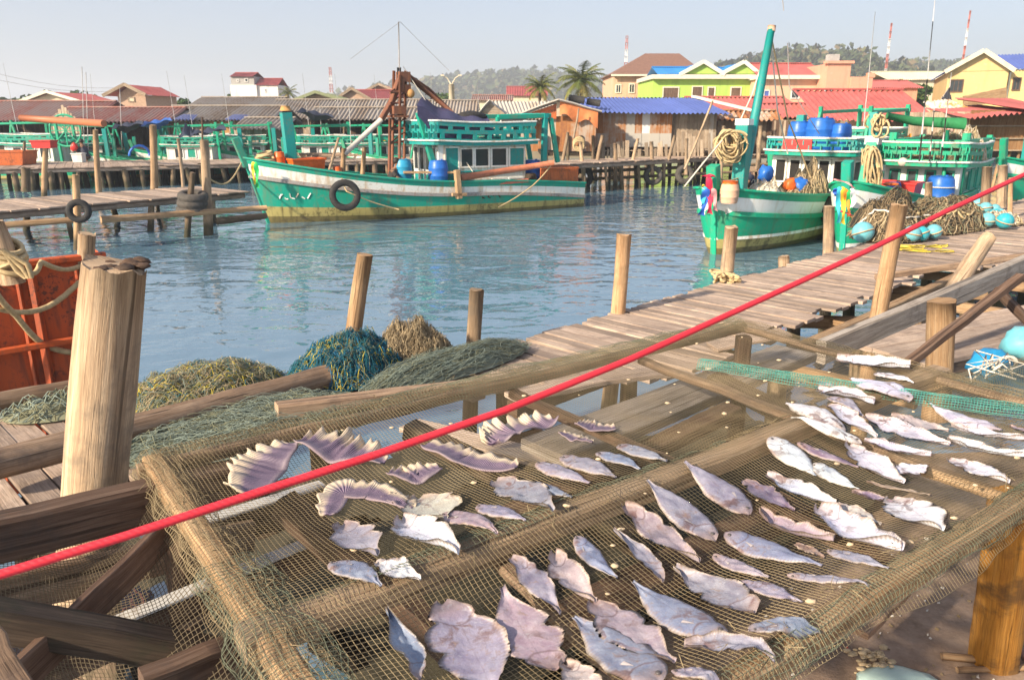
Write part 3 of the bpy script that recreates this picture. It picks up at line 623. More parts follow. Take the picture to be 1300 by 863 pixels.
# grey gabled shed
Y = 46; o = thing('shed', 'pale grey gabled shed left of the orange tarp', 'shed', (X(650, Y), Y, 0)); x0, x1, xr = X(606, Y), X(640, Y), X(622, Y)
wallbox(o, x0 + .1, X(708, Y), Y + .1, Y + 5, 1.2, Z(150, Y), W_shack); gable(o, x0, X(650, Y), xr, Y, Z(152, Y), Z(129, Y), W_shack)
m = MB(); corr(m, (X(632, Y), Y - .3, Z(151, Y)), (X(716, Y), Y - .3, Z(151, Y)), (X(712, Y), Y + 3, Z(128, Y)), (xr, Y + 3, Z(127, Y))); corr(m, (x0 - .3, Y - .3, Z(154, Y)), (x0 - .1, Y + 4, Z(150, Y)), (xr, Y + 4, Z(127, Y)), (xr, Y - .3, Z(127, Y))); m.build('roof', M_zinc, o, world=True)
# rusty gabled shack with orange tarp
Y = 37.5; o = thing('shack', 'rusty metal shack with an orange tarp hung under its gable', 'shack', (X(715, Y), Y, 0)); x0, x1, xr = X(690, Y), X(757, Y), X(708, Y)
m = MB(); boards(m, (X(694, Y), Y, 0), (x1, Y, 0), 1.5, Z(150, Y), .55, [0, 0, 0, 1], zr=.05, ztop=lambda x, L: lerp(Z(138, Y), Z(150, Y), x / L)); m.build('wall', [M_rsheet, M_zinc], o, world=True); m = MB(); boards(m, (X(640, Y + 5), Y + 5, 0), (x1, Y + 5, 0), 1.3, 2.7, .5, 0); m.build('back_wall', M_rsheet, o, world=True)
m = MB(); corr(m, (X(640, Y), Y - .6, Z(152, Y)), (X(646, Y), Y + 5, Z(151, Y)), (xr, Y + 5, Z(129, Y)), (xr, Y - .6, Z(127, Y))); corr(m, (x1 + .2, Y - .5, Z(142, Y)), (x1 + .2, Y + 5, Z(141, Y)), (xr, Y + 5, Z(129, Y)), (xr, Y - .6, Z(127, Y))); m.build('roof', M_zinc, o, world=True)
M_otarp = plain('faded_orange_tarp', (.6, .2, .07), .7, .35, 2.5); M_ctarp = plain('faded_cream_tarp', (.55, .42, .3), .8, .3)
m = MB(); m.grid(lambda a, b: (lerp(X(710, Y), X(758, Y), a), Y - .35 - .12 * math.sin(a * 9) * b, lerp(lerp(Z(129, Y), Z(141, Y), a), lerp(Z(147, Y), Z(160, Y), a * .95) + .14 * math.sin(a * 11), b)), 16, 6)
tag(m.build('tarp', [M_otarp], None), 'orange tarp hanging over the front of the rusty gabled shack', 'tarp')
m = MB(); m.grid(lambda a, b: (lerp(X(706, Y), X(738, Y), a), Y - .28, lerp(lerp(Z(129, Y), Z(136, Y), a), Z(148 - 3 * a, Y), b)), 6, 3); m.build('gable_sheet', M_ctarp, o, world=True)
m = MB(); m.grid(lambda a, b: (lerp(X(664, Y), X(706, Y), a), Y - .2, lerp(lerp(Z(146, Y), Z(132, Y), a), Z(151, Y), b)), 6, 3); m.build('gable_panel', M_oraust, o, world=True)
for px in (694, 706, 722, 738, 753):
    m = MB(); m.log((X(px + rnd(-3, 3), Y), Y - .15, -.5), (X(px, Y), Y - .1, Z(172, Y)), .09, .07, 7, 4, .02); m.build('stilt', W_pile, o, world=True)
m = MB(); m.box((X(722, Y), Y + 2.5, 1.35), (X(757, Y) - X(688, Y), 5.2, .14)); m.build('floor', W_dark, o, world=True)
m = MB()
for q in (0, 1, 2): m.torus((X(735, Y), Y - .25, Z(181 + q * 2, Y)), .24, .05, (0, 1, .2), 12, 6)
solo(m, 'rope_coil', M_rope, 'rope coil hung on the rusty wall under the orange tarp', 'rope coil')
# blue roofed shack
Y = 39; o = thing('shack', 'wide shack with a violet blue corrugated roof and rusty patchwork walls', 'shack', (X(830, Y), Y, 0)); x0, x1 = X(752, Y), X(912, Y); zE = Z(143, Y)
m = MB(); spec = [(752, 772, 0), (772, 795, 0), (795, 806, 1), (806, 815, 0), (815, 826, 2), (826, 838, 0), (838, 853, 0)]
for a, b, k in spec:
    m.cm = k; xa, xb = X(a, Y), X(b, Y); q = rnd(-.03, .03)
    m.box(((xa + xb) / 2, Y + q, (zE + Z(172, Y)) / 2), (xb - xa + .03, .04, zE - Z(172, Y)), tint=rnd(.3, .9) if k == 0 else rnd(0, .5))
    m.cm = R.choice([0, 0, 1]); m.box(((xa + xb) / 2, Y + q - .05, (Z(170, Y) + Z(186, Y)) / 2), (xb - xa, .04, Z(170, Y) - Z(187, Y)), tint=rnd(.2, .7))
m.cm = 3; boards(m, (X(853, Y), Y + .25, 0), (x1, Y + .25, 0), Z(194, Y), zE, .24, [3, 3, 1], zr=.06)
boards(m, (x0, Y + 5, 0), (x1, Y + 5, 0), 1.2, zE, .4, [3]); boards(m, (x1, Y + .3, 0), (x1, Y + 5, 0), 1.4, zE, .3, [3, 1])
m.build('wall', [M_rsheet, M_zinc, M_wwall, W_shack], o, world=True)
m = MB(); corr(m, (x0 - .4, Y - .7, zE), (x1 + .5, Y - .7, Z(145, Y)), (x1 - .3, Y + 3, Z(127, Y) + .15), (x0 - .6, Y + 3, Z(125, Y) + .1), .22, .04); corr(m, (x1 + .5, Y + 6, zE), (x0 - .4, Y + 6, zE), (x0 - .6, Y + 3, Z(125, Y) + .1), (x1 - .3, Y + 3, Z(127, Y) + .15), .22, .04); m.build('roof', M_blueroof, o, world=True)
m = MB(); m.bar((x1 - .6, Y + 3, Z(126, Y) + .2), (x1 + 1.6, Y - .9, Z(142, Y)), .3, .1); m.build('bargeboard', M_trim, o, world=True)
for c_, s_ in (((722, 128), (742, 131)), ((745, 132), (762, 135))):
    m = MB(); a = PD(*c_, Y - .2); b = PD(*s_, Y - .3); m.tube([a + Vector((0, 0, .12)), b + Vector((0, 0, .12))], .16, 8, wob=.3); tag(m.build('tarp_roll', M_black, at=a), 'black rolled tarp lying on the gable edge, ' + ('left' if c_[0] < 730 else 'right') + ' of two', 'tarp roll')
m = MB(); m.box(((x0 + x1) / 2, Y + 2.4, Z(196, Y)), (x1 - x0 + .3, 5.2, .16)); m.build('floor', W_dark, o, world=True)
for k in range(15):
    px = 756 + k * 11 + rnd(-3, 3)
    m = MB(); m.log((X(px + rnd(-4, 4), Y), Y - .3, -.5), (X(px, Y), Y - .2, Z(194, Y)), .085, .07, 7, 4, .02); m.build('stilt', W_pile, o, world=True)
# picket fence in front of it
Y = 38.3; m = MB()
for px in range(756, 912, 5):
    if R.random() < .12: continue
    t_ = rnd(166, 182) if 857 < px else rnd(178, 190); lean = rnd(-1.6, 1.6); w_ = rnd(.09, .19)
    m.bar(PD(px, 200 + rnd(0, 5), Y + rnd(-.05, .05)), PD(px + lean, t_, Y + rnd(-.03, .03)), w_, .03)
m.bar(PD(754, 192, Y + .06), PD(912, 190, Y + .06), .06, .05); solo(m, 'picket_fence', W_shack, 'uneven picket fence along the pier below the violet blue roof', 'fence')
# red roof behind, open shed
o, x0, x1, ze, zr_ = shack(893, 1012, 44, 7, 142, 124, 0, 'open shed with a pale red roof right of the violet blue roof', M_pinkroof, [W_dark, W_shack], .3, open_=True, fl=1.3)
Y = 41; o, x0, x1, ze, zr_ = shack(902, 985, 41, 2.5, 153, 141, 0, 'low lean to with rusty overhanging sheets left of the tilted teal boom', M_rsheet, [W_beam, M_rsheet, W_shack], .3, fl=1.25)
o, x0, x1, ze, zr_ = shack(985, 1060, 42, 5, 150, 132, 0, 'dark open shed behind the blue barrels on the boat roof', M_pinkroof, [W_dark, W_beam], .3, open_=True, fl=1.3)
# big red roof, right
Y = 33; o, x0, x1, ze, zr_ = shack(1052, 1182, 33, 7, 153, 115, 0, 'big shack with a rose red roof and grey board gable behind the right boats', M_redroof, [W_beam, W_shack], .3, open_=True, fl=1.3, back=False)
m = MB(); boards(m, (X(1180, Y), Y + .2, 0), (X(1216, Y + 7), Y + 7, 0), 1.6, 3, .2, 0, ztop=lambda x, L: lerp(ze, zr_ + .1, 1 - abs(x / L * 2 - 1))); m.build('gable_wall', M_shackgrey, o, world=True)
# right edge shacks
Y = 30; o = thing('shack', 'woven bamboo walled shack on stilts at the right edge', 'shack', (X(1275, Y), Y, 0)); x0, x1 = X(1232, Y), X(1345, Y)
m = MB(); boards(m, (x0, Y, 0), (x1, Y, 0), Z(192, Y), Z(140, Y), .9, 0); m.cm = 1; boards(m, (x0, Y + .05, 0), (x0 - 1.2, Y + 5, 0), Z(192, Y), Z(142, Y), .3, [1]); m.build('wall', [M_woven, W_shack], o, world=True)
m = MB()
for zz in (146, 160, 176, 191): m.bar((x0, Y - .08, Z(zz, Y)), (x1, Y - .08, Z(zz, Y)), .06, .05)
m.build('batten', W_shack, o, world=True)
m = MB(); corr(m, (X(1213, Y), Y - 1, Z(151, Y)), (X(1300, Y), Y - 1, Z(141, Y)), (X(1300, Y), Y + 3, Z(133, Y)), (X(1225, Y), Y + 3, Z(137, Y))); corr(m, (X(1268, Y), Y - 1.4, Z(139, Y)), (X(1350, Y), Y - 1.4, Z(146, Y)), (X(1340, Y), Y + 3, Z(124, Y)), (X(1264, Y), Y + 3, Z(123, Y))); m.build('roof', M_pinkroof, o, world=True)
m = MB(); corr(m, (X(1226, Y), Y + 2.2, Z(141, Y)), (X(1274, Y), Y + 2, Z(140, Y)), (X(1262, Y), Y + 3.4, Z(124, Y)), (X(1228, Y), Y + 3.4, Z(128, Y))); m.build('patched_sheet', rusty('patchy_white_sheet', (.62, .58, .52), (.5, .25, .06), (.3, .12, .04), .42), o, world=True)
m = MB(); m.bar((X(1220, Y + 4), Y + 4, Z(130, Y + 4)), (X(1272, Y + 4), Y + 4, Z(119, Y + 4)), .1, .5); m.build('fascia_board', W_rail, o, world=True)
for k in range(9):
    px = 1232 + k * 12; m = MB(); m.log((X(px + rnd(-5, 5), Y), Y + rnd(0, .6), .4), (X(px, Y), Y + .1, Z(190, Y)), .07, .06, 7, 4, .02); m.build('stilt', W_rail, o, world=True)
Y = 31
M_cloth = [plain('red_cloth', (.62, .06, .04), .85), plain('orange_cloth', (.72, .25, .03), .85), plain('pink_white_cloth', (.66, .42, .4), .85)]
for px, py, w_, h_, k, lab in ((1244, 163, 12, 17, 0, 'red garment hanging under the woven shack eave'), (1236, 166, 10, 14, 1, 'orange garment hanging beside the red garment'), (1205, 167, 14, 11, 2, 'pale striped cloth drying behind the green rail'), (1197, 170, 8, 9, 0, 'small red cloth drying left of the pale striped cloth'), (1112, 170, 12, 26, 1, 'orange sheet hanging in the shade of the rose red roof'), (1150, 178, 11, 14, 1, 'orange bundle hanging behind the grey netting')):
    m = MB(); m.grid(lambda a, b: (X(px - w_ / 2 + w_ * a, Y), Y - .3 + .07 * math.sin(a * 9 + b), Z(py - h_ / 2 + h_ * b + 1.5 * math.sin(a * 5), Y, px)), 8, 6); solo(m, 'hanging_cloth', M_cloth[k], lab, 'cloth')
# ------------------------------------------------------------------ piers
def pier(label, a, b, width, z, sp=1.1, plank=.22, deck=W_deck, rows=2, name='pier', skew=.0, fat=1.0):
    a = Vector(a); b = Vector(b); d = (b - a); L = d.length; d.normalize(); n = Vector((-d.y, d.x, 0)); root = thing(name, label, 'pier', (a.x, a.y, 0)); m = MB(); x = 0
    while x < L:
        ww = plank * rnd(.75, 1.3); e0, e1 = rnd(-.06, .12), rnd(-.1, .1); zz = z + rnd(-.012, .012)
        p = a + d * (x + ww / 2); m.bar(Vector((p.x, p.y, zz)) - n * e0 + d * skew * 0, Vector((p.x, p.y, zz)) + n * (width + e1) + d * skew, ww - .012, .04, .004); x += ww
    m.build('deck', deck, root, world=True)
    for q in (.12, width * .5, width - .12):
        m = MB(); m.log(a + n * q + Vector((0, 0, z - .11)), b + n * q + Vector((0, 0, z - .11)), .085, .08, 8, 10, 0, .1); m.build('stringer', W_deck if q < .2 else W_pile, root, world=True)
    k = .3
    while k < L:
        for j in range(rows):
            q = lerp(.15, width - .15, j / max(1, rows - 1)); p = a + d * (k + rnd(-.2, .2)) + n * q; m = MB(); rr = rnd(.06, .1) * fat
            m.log(p + d * rnd(-.25, .25) + n * rnd(-.1, .1) + Vector((0, 0, -.6)), p + Vector((0, 0, z - .06 + (rnd(0, .12) if j == 0 and R.random() < .3 else -.05))), rr, rr * .9, 8, 4, .01); m.build('pile', W_pile if j == 0 or fat == 1 else W_dark, root, world=True)  # back rows get darker wood: shade under the deck put into the colour
        k += sp * rnd(.7, 1.3)
    return root
def g2(p): return Vector((p[0], p[1], 0))
pier('near plank pier on dark piles reaching the trawler bow from the left', g2(P(-60, 274, .85)), g2(P(312, 244, .85)), 3.0, .85, 1.7, .3, rows=2)
pier('rear plank pier on closely set piles with green boats behind', g2(P(-60, 217, .92)), g2(P(335, 207, .92)), 5.5, .92, .68, .3, rows=4, fat=1.5)
pier('rear pier section stacked with poles behind the trawler', g2(P(336, 207, .92)), g2(P(548, 203, .92)), 4, .92, .75, .3, rows=4, fat=1.5)
pier('narrow pier on leaning piles below the rusty walled shacks', g2(P(680, 211, 1.2)), g2(P(985, 196, 1.2)), 2.0, 1.2, 1.1, .3, rows=2)
def post(px0, y0, px1, y1, Y, dia, label, mat=None, Y2=None, name='mooring_post', cat='post', group=None, taper=.93, seg=10, n=6, z0=None, bend=0.012):
    t_ = PD(px0, y0, Y); b_ = PD(px1, y1, Y2 or Y)
    if z0 is not None:  # carry it on down to z0
        q = (b_ - t_); b_ = t_ + q * ((z0 - t_.z) / q.z)
    m = MB(); m.log(b_, t_, dia / 2 / taper, dia / 2 * taper, seg, n, bend, .1); sd = rnd(0, 99)
    for k in range(seg): q = m.v[-1 - k]; q.z += min(dia, .12) * (.2 * nz(k * .7, sd) + rnd(-.04, .04)); q.xy += Vector((rnd(-1, 1), rnd(-1, 1))) * dia * .03
    return solo(m, name, mat or W_post, label, cat, group, at=b_)
PG = 'wooden posts along the far piers'
def rail(p0, p1, Y0, Y1, dia, label, mat=None, name='log_rail'):
    m = MB(); m.log(PD(*p0, Y0), PD(*p1, Y1), dia / 2, dia / 2 * .85, 8, 10, .006, .12); return solo(m, name, mat or W_rail, label, 'log rail')
post(96, 222, 97, 303, 18.2, .17, 'post with one tyre hung on it at the edge of the near pier', W_post2, z0=-.5, group=PG)
post(259, 178, 264, 290, 20.6, .24, 'tall pale post with a tyre stack at its foot on the near pier', z0=-.5, group=PG)
post(245, 219, 240, 282, 20.2, .16, 'short stub sticking up through the stacked tyres', W_pile, z0=-.5, group=PG)
post(33, 213, 33, 243, 24.5, .26, 'thick short post at the back edge of the near pier below the red tub', W_pile, group=PG)
post(58, 188, 57, 240, 30, .2, 'reddish post carrying a red box beyond the near pier', W_post2, z0=-.5, group=PG)
post(121, 165, 126, 241, 29, .2, 'post half painted teal left of the crouching person', W_post2, z0=-.5, group=PG)
post(194, 159, 195, 236, 30, .27, 'stout weathered post before the green cabin with a blue cover', W_post2, z0=-.5, group=PG)
post(226, 176, 231, 230, 30, .13, 'thin leaning post propping the black tarp', W_post, z0=-.5, group=PG)
post(257, 149, 258, 200, 29.5, .07, 'thin rod standing above the tall pale post', W_beam, group=PG)
post(31, 180, 30, 208, 36, .12, 'thin grey post in front of the striped boat at far left', W_pile, group=PG)
rail((-20, 288), (108, 278), 18.0, 18.6, .17, 'low horizontal log rail left of the tyre post'); rail((128, 279), (338, 264), 18.4, 21.3, .17, 'low horizontal log rail right of the tyre post')
rail((275, 281), (338, 274), 20.6, 21.6, .2, 'short thick log floating under the bow end of the rail', W_pile)
TY = 'old tyres used as fenders'
def tyre(c, R0, r, ax, label, mat=None):
    m = MB(); m.torus(c, R0, r, ax, 26, 10, 1.15); o = tag(m.build('tyre', mat or M_tyre, at=c), label, 'tyre', TY); return o
tyre(PD(100, 268, 17.9), .2, .075, (.3, -1, .1), 'black tyre hanging on the left post of the near pier', M_black)
for k, y in enumerate((266, 257.5, 249.5)): tyre(PD(243 + k, y, 20.2), .28, .1, (.05 * k, -.12, 1), 'dusty tyre stacked round the short stub, ' + ('lowest', 'middle', 'topmost')[k] + ' of the three')
tyre(PD(740, 225, 34), .34, .13, (.1, -1, .25), 'black tyre hung on the pier just behind the trawler stern', M_black)
tyre(PD(829, 223, 35.5), .32, .12, (-.1, -1, .2), 'tyre hung on a post below the violet blue roof', M_tyre); tyre(PD(869, 222, 36), .32, .13, (.2, -1, .3), 'tyre hung on the pier left of the second boat bow', M_tyre)
for a in [(781, 182, 781, 241, 34.6, .18, 'upright post in the water before the rusty patchwork wall'), (737, 180, 741, 222, 34, .16, 'post inside the tyre behind the trawler stern'), (827, 180, 828, 222, 35.5, .18, 'post above the hanging tyre below the violet blue roof'),
          (872, 176, 871, 222, 36, .16, 'post right of the tyre post at the pier end'), (765, 172, 758, 206, 35, .16, 'leaning crooked post left of the upright post in the water'), (810, 176, 803, 206, 35, .15, 'slanted post between the two tyre posts'), (857, 172, 848, 206, 36, .16, 'slanted post near the board wall end'),
          (721, 168, 714, 206, 35.5, .15, 'crooked post under the orange tarp'), (919, 160, 914, 250, 34, .16, 'post behind the rope wound teal post'), (966, 160, 962, 215, 36, .19, 'tall bare post right of the tilted teal boom'), (905, 128, 869, 215, 33.5, .09, 'long thin leaning pole crossing the edge of the blue roof'),
          (735, 138, 728, 176, 36.6, .09, 'thin prop holding up the orange tarp')]: post(*a, W_shack if 'prop' in a[6] else W_post, group=PG)
rail((690, 221), (990, 208), 34.6, 39, .16, 'upper log rail running under the narrow pier', W_pile); rail((690, 230), (960, 217), 34.2, 38, .15, 'lower log rail running under the narrow pier', W_pile)
# pole stack, tubs, barrels on the rear pier
m = MB()
for k in range(26):
    a = P(rnd(378, 400), 200 - rnd(0, 5), .95 + rnd(0, .3)); b = P(rnd(440, 462), 198 - rnd(0, 5), .95 + rnd(0, .3)); m.log(a, b, .045, .04, 6, 4, .01)
solo(m, 'pole_stack', W_log, 'low stack of long brown poles lying on the rear pier', 'pole stack')
def drum(c, h, r, mat, label, cat='barrel', name='barrel', lid=True, bulge=1.12, group=None):
    root = thing(name, label, cat, c, group=group); m = MB(); zs = [0, .04, .1, .3, .32, .35, .5, .65, .68, .7, .9, .96, 1]; rs = [.88, .96, .98, 1.05, 1.09, 1.06, bulge * .97, 1.06, 1.09, 1.05, .98, .94, .86]
    m.tube([(0, 0, h * z) for z in zs], [r * q for q in rs], 20, tint=.5); m.build('body', mat, root)
    if lid:
        m = MB(); m.tube([(0, 0, h * .99), (0, 0, h * 1.03)], r * .82, 18, tint=.5); m.tube([(r * .4, 0, h * 1.03), (r * .4, 0, h * 1.07)], r * .12, 8, tint=.3); m.build('lid', mat, root)
    return root
def tub(c, w_, l_, h, mat, label, rz=0, name='crate', cat='crate', group=None):
    root = thing(name, label, cat, c, rz, group); m = MB(); t = .03
    for s_ in (-1, 1):
        m.grid(lambda a, b: ((l_ / 2) * (2 * a - 1) * (.9 + .1 * b), s_ * w_ / 2 * (.9 + .1 * b), h * b), 4, 3, False); m.grid(lambda a, b: (s_ * l_ / 2 * (.9 + .1 * b), (w_ / 2) * (2 * a - 1) * (.9 + .1 * b), h * b), 4, 3, False)
    m.box((0, 0, h * .3), (l_ * .92, w_ * .92, .03)); m.build('body', mat, root)
    m = MB()
    for s_ in (-1, 1): m.bar((-l_ / 2 - .02, s_ * w_ / 2, h), (l_ / 2 + .02, s_ * w_ / 2, h), .06, .05); m.bar((s_ * l_ / 2, -w_ / 2, h), (s_ * l_ / 2, w_ / 2, h), .05, .055)
    m.build('rim', mat, root); return root
BG = 'barrels and tubs on the rear pier'
drum(P(447, 196, .95), .75, .36, M_red, 'red plastic tub on the rear pier left of the crane foot', 'tub', 'tub', group=BG); drum(P(486, 196, .95), .75, .34, M_yellow, 'yellow plastic tub on the rear pier by the crane legs', 'tub', 'tub', group=BG)
drum(P(352, 196, .95), .7, .34, M_blue, 'blue barrel on the rear pier behind the green bow post', group=BG); drum(P(343, 197, .95), .7, .3, plain('pale_violet_plastic', (.5, .5, .66), .5), 'pale violet barrel beside the blue barrel behind the green bow post', group=BG)
tub(P(6, 209, .95), 1.4, 2.4, .6, M_oraust, 'open rusty red tub at the far left of the rear pier', .1, 'tub', 'tub'); tub(P(237, 196, .95), .6, .9, .5, M_yellow, 'yellow crate on the rear pier under the black tarp'); tub(P(270, 192, .95), .5, 1.2, .4, M_yellow, 'yellow crate further right, past the black tarp post')
tub(PD(57, 188, 30), .5, .75, .26, M_red, 'red box perched on top of the reddish post'); tub(P(101, 206, .95), .4, .5, .4, M_wwall, 'white bucket beside the crouching person', 0, 'bucket', 'bucket')
m = MB()
for k in range(5): m.torus(P(423, 186, 1.0) + Vector((0, 0, .18 * k)), .7, .12, (0, 0, 1), 20, 8)
solo(m, 'net_drum', M_black, 'tall dark coil of rope standing on the rear pier', 'rope coil')
# black tarps on poles
def tarp(pts, label, mat, sag=.25, name='tarp'):
    a, b, c, d = pts; m = MB(); m.grid(lambda u, v: a.lerp(b, u).lerp(d.lerp(c, u), v) - Vector((0, 0, sag * math.sin(PI * u) * math.sin(PI * v) + .05 * math.sin(u * 14 + v * 5))), 20, 8); return solo(m, name, mat, label, 'tarp')
M_navy = plain('navy_tarp', (.025, .03, .055), .7, .3); M_btarp = plain('blue_tarp', (.03, .1, .36), .6, .3)
tarp((PD(226, 174, 30), PD(254, 171, 30), PD(248, 166, 33), PD(236, 157, 33)), 'small peaked dark tarp left of the tall rod', M_navy, .1); tarp((PD(238, 172, 30), PD(288, 164, 30), PD(284, 160, 32.5), PD(250, 166, 32.5)), 'long flat dark tarp stretched right of the peaked one', M_navy, .12)
M_rp = paint('rusty_pole_paint', (.42, .13, .05), .6); m = MB(); m.tube([PD(27, 150, 37), PD(132, 157, 34)], .15, 8); solo(m, 'pole', M_rp, 'long rust red horizontal pole above the striped far left boat', 'pole')
# ------------------------------------------------------------------ boats (local frame: origin at the stem's waterline, +x ahead, +y port)
def tri3(s, st, mi, bo, k=.4, pw=1.9):
    return mi + (bo - mi) * ((s - k) / (1 - k)) ** pw if s > k else mi + (st - mi) * ((k - s) / k) ** 1.5
class Hull:
    def __init__(s, L, B, sheer, strake, wl, rake, e=(2.6, .78)):
        s.e = e
        s.L, s.B, s.sh, s.stk, s.wl, s.rake = L, B, sheer, strake, wl, rake
    def sheer(s, t): return tri3(t, *s.sh)
    def half(s, t):
        return s.B / 2 * (lerp(.8, 1, math.sin(min(1, t / .45) * PI / 2)) if t < .45 else max(0.0, 1 - ((t - .45) / .55) ** s.e[0]) ** s.e[1])
    def pt(s, t, z, side=1, off=0):
        zt = s.sheer(t); k = (z + .4) / (zt + .4); low = lerp(.88, .30, t ** 3)
        y = s.half(t) * (low + (1 - low) * max(0, k) ** .9) * (1 if k > .25 else .55 + 1.8 * k)
        return Vector((-s.L + s.L * t + s.rake * max(-.15, z / s.sh[2]) * t ** 5, side * (y + off + .035), z))
def make_hull(root, H, mats, trim, deckm=None, n=34, dz=.38):
    m = MB()
    for side in (1, -1):
        def rows(t):
            a, b, c = tri3(t, *H.wl), tri3(t, *H.stk), H.sheer(t)
            return [(-.4, 4), (-.1, 4), (lerp(0, a, .4), 0), (a, 1), (lerp(a, b, .33), 1), (lerp(a, b, .66), 1), (b, 2), (lerp(b, c - .16, .5), 2), (c - .16, 3), (c, 3)]
        base = len(m.v); nr = 10
        for i in range(n + 1):
            t = 1 - (1 - i / n) ** 1.25
            for z, k in rows(t): m.v.append(H.pt(t, z, side))
        for i in range(n):
            for j in range(nr - 1):
                m.cm = rows(.5)[j][1]; q = [base + i * nr + j, base + (i + 1) * nr + j, base + (i + 1) * nr + j + 1, base + i * nr + j + 1]
                m.face(q if side < 0 else q[::-1], None, True, .5)
        # inner bulwark
        m.cm = 3; base = len(m.v)
        for i in range(n + 1):
            t = 1 - (1 - i / n) ** 1.25
            for z in (H.sheer(t), H.sheer(t) - dz): m.v.append(H.pt(t, z, side, -min(.09, H.half(t) * .8)))
        for i in range(n): q = [base + i * 2, base + i * 2 + 1, base + i * 2 + 3, base + i * 2 + 2]; m.face(q if side > 0 else q[::-1], None, True, .5)
    # transom
    zz = [-.4, 0, H.wl[0], H.stk[0], H.sh[0] - .16, H.sh[0]]
    for (z0, z1), k in zip(zip(zz, zz[1:]), (0, 0, 1, 2, 3)):
        m.cm = k; m.quad(H.pt(0, z0, 1), H.pt(0, z0, -1), H.pt(0, z1, -1), H.pt(0, z1, 1))
    m.build('hull', list(mats) + [M_algae if mats[0] != M_white else M_wl], root)
    m = MB(); m.grid(lambda a, b: (lambda t: Vector((H.pt(t, H.sheer(t) - dz).x, (2 * b - 1) * max(0, H.pt(t, H.sheer(t) - dz).y - .06), H.sheer(t) - dz + .04)))(a * .97), 20, 4); m.build('deck', deckm or W_beam, root)
    for side in (1, -1):
        m = MB(); m.tube([H.pt(t / 30, H.sheer(t / 30) + .01, side, -.03) for t in range(31)], 1, sq=(.15, .055, .01), tint=.5); m.build('gunwale', trim[0], root)
        m = MB(); m.tube([H.pt(t / 30, tri3(t / 30, *H.stk), side, .02) for t in range(31)], 1, sq=(.07, .11, .01), tint=.5); m.build('rubbing_strake', trim[1], root)
def stem(root, H, top, w=.16, mat=None, lean=.35, tipmat=None):
    m = MB(); z = H.sh[2]; x = H.rake
    m.tube([(-.05 - .05, 0, -.3), (H.rake * .5 - .03, 0, z * .5), (x - .03, 0, z)], 1, sq=(.09, .14, .01), tint=.5); m.build('stem_post', mat or M_teal, root)
    m = MB(); m.tube([(x - .1, 0, z - .25), (x - .02, 0, z), (x + lean * top, 0, z + top)], 1, sq=(w, w * .9, .02), tint=.5); m.build('stem_head', mat or M_teal, root)
def BP(root, px, py, yl=0.0):
    o = Vector(root['_o']); rz = root.rotation_euler.z; left = Vector((-math.sin(rz), math.cos(rz), 0)); fw = Vector((math.cos(rz), math.sin(rz), 0)); d = ray(px, py)
    t = ((o - Vector((0, 0, CH))).dot(left) + yl) / d.dot(left); p = Vector((0, 0, CH)) + d * t - o
    return Vector((p.dot(fw), p.dot(left), p.z))
def BX(root, px, xl):   # where the plane x=xl is met on column px -> y, at z by py
    pass
def bwin(root, side, x0, x1, z0, z1, hw, fm, pm, fr=.05, lab=None):
    """window on a cabin side wall (plane y = side*hw)"""
    m = MB(); cx, cz = (x0 + x1) / 2, (z0 + z1) / 2; y = side * (hw + .025)
    for c_, s_ in (((cx, y, z1), (x1 - x0 + fr, .05, fr)), ((cx, y, z0), (x1 - x0 + fr, .05, fr)), ((x0, y, cz), (fr, .05, z1 - z0 - fr)), ((x1, y, cz), (fr, .05, z1 - z0 - fr))): m.box(c_, s_, tint=.5)
    f = m.build('window', fm, root); m = MB(); m.box((cx, side * (hw + .012), cz), (x1 - x0 - fr, .03, z1 - z0 - fr), tint=.5); m.build('pane', pm, f)
def fwin(root, xf, y0, y1, z0, z1, fm, pm, fr=.05):
    m = MB(); cy, cz = (y0 + y1) / 2, (z0 + z1) / 2; x = xf + .025
    for c_, s_ in (((x, cy, z1), (.05, y1 - y0 + fr, fr)), ((x, cy, z0), (.05, y1 - y0 + fr, fr)), ((x, y0, cz), (.05, fr, z1 - z0 - fr)), ((x, y1, cz), (.05, fr, z1 - z0 - fr))): m.box(c_, s_, tint=.5)
    f = m.build('window', fm, root); m = MB(); m.box((xf + .012, cy, cz), (.03, y1 - y0 - fr, z1 - z0 - fr), tint=.5); m.build('pane', pm, f)
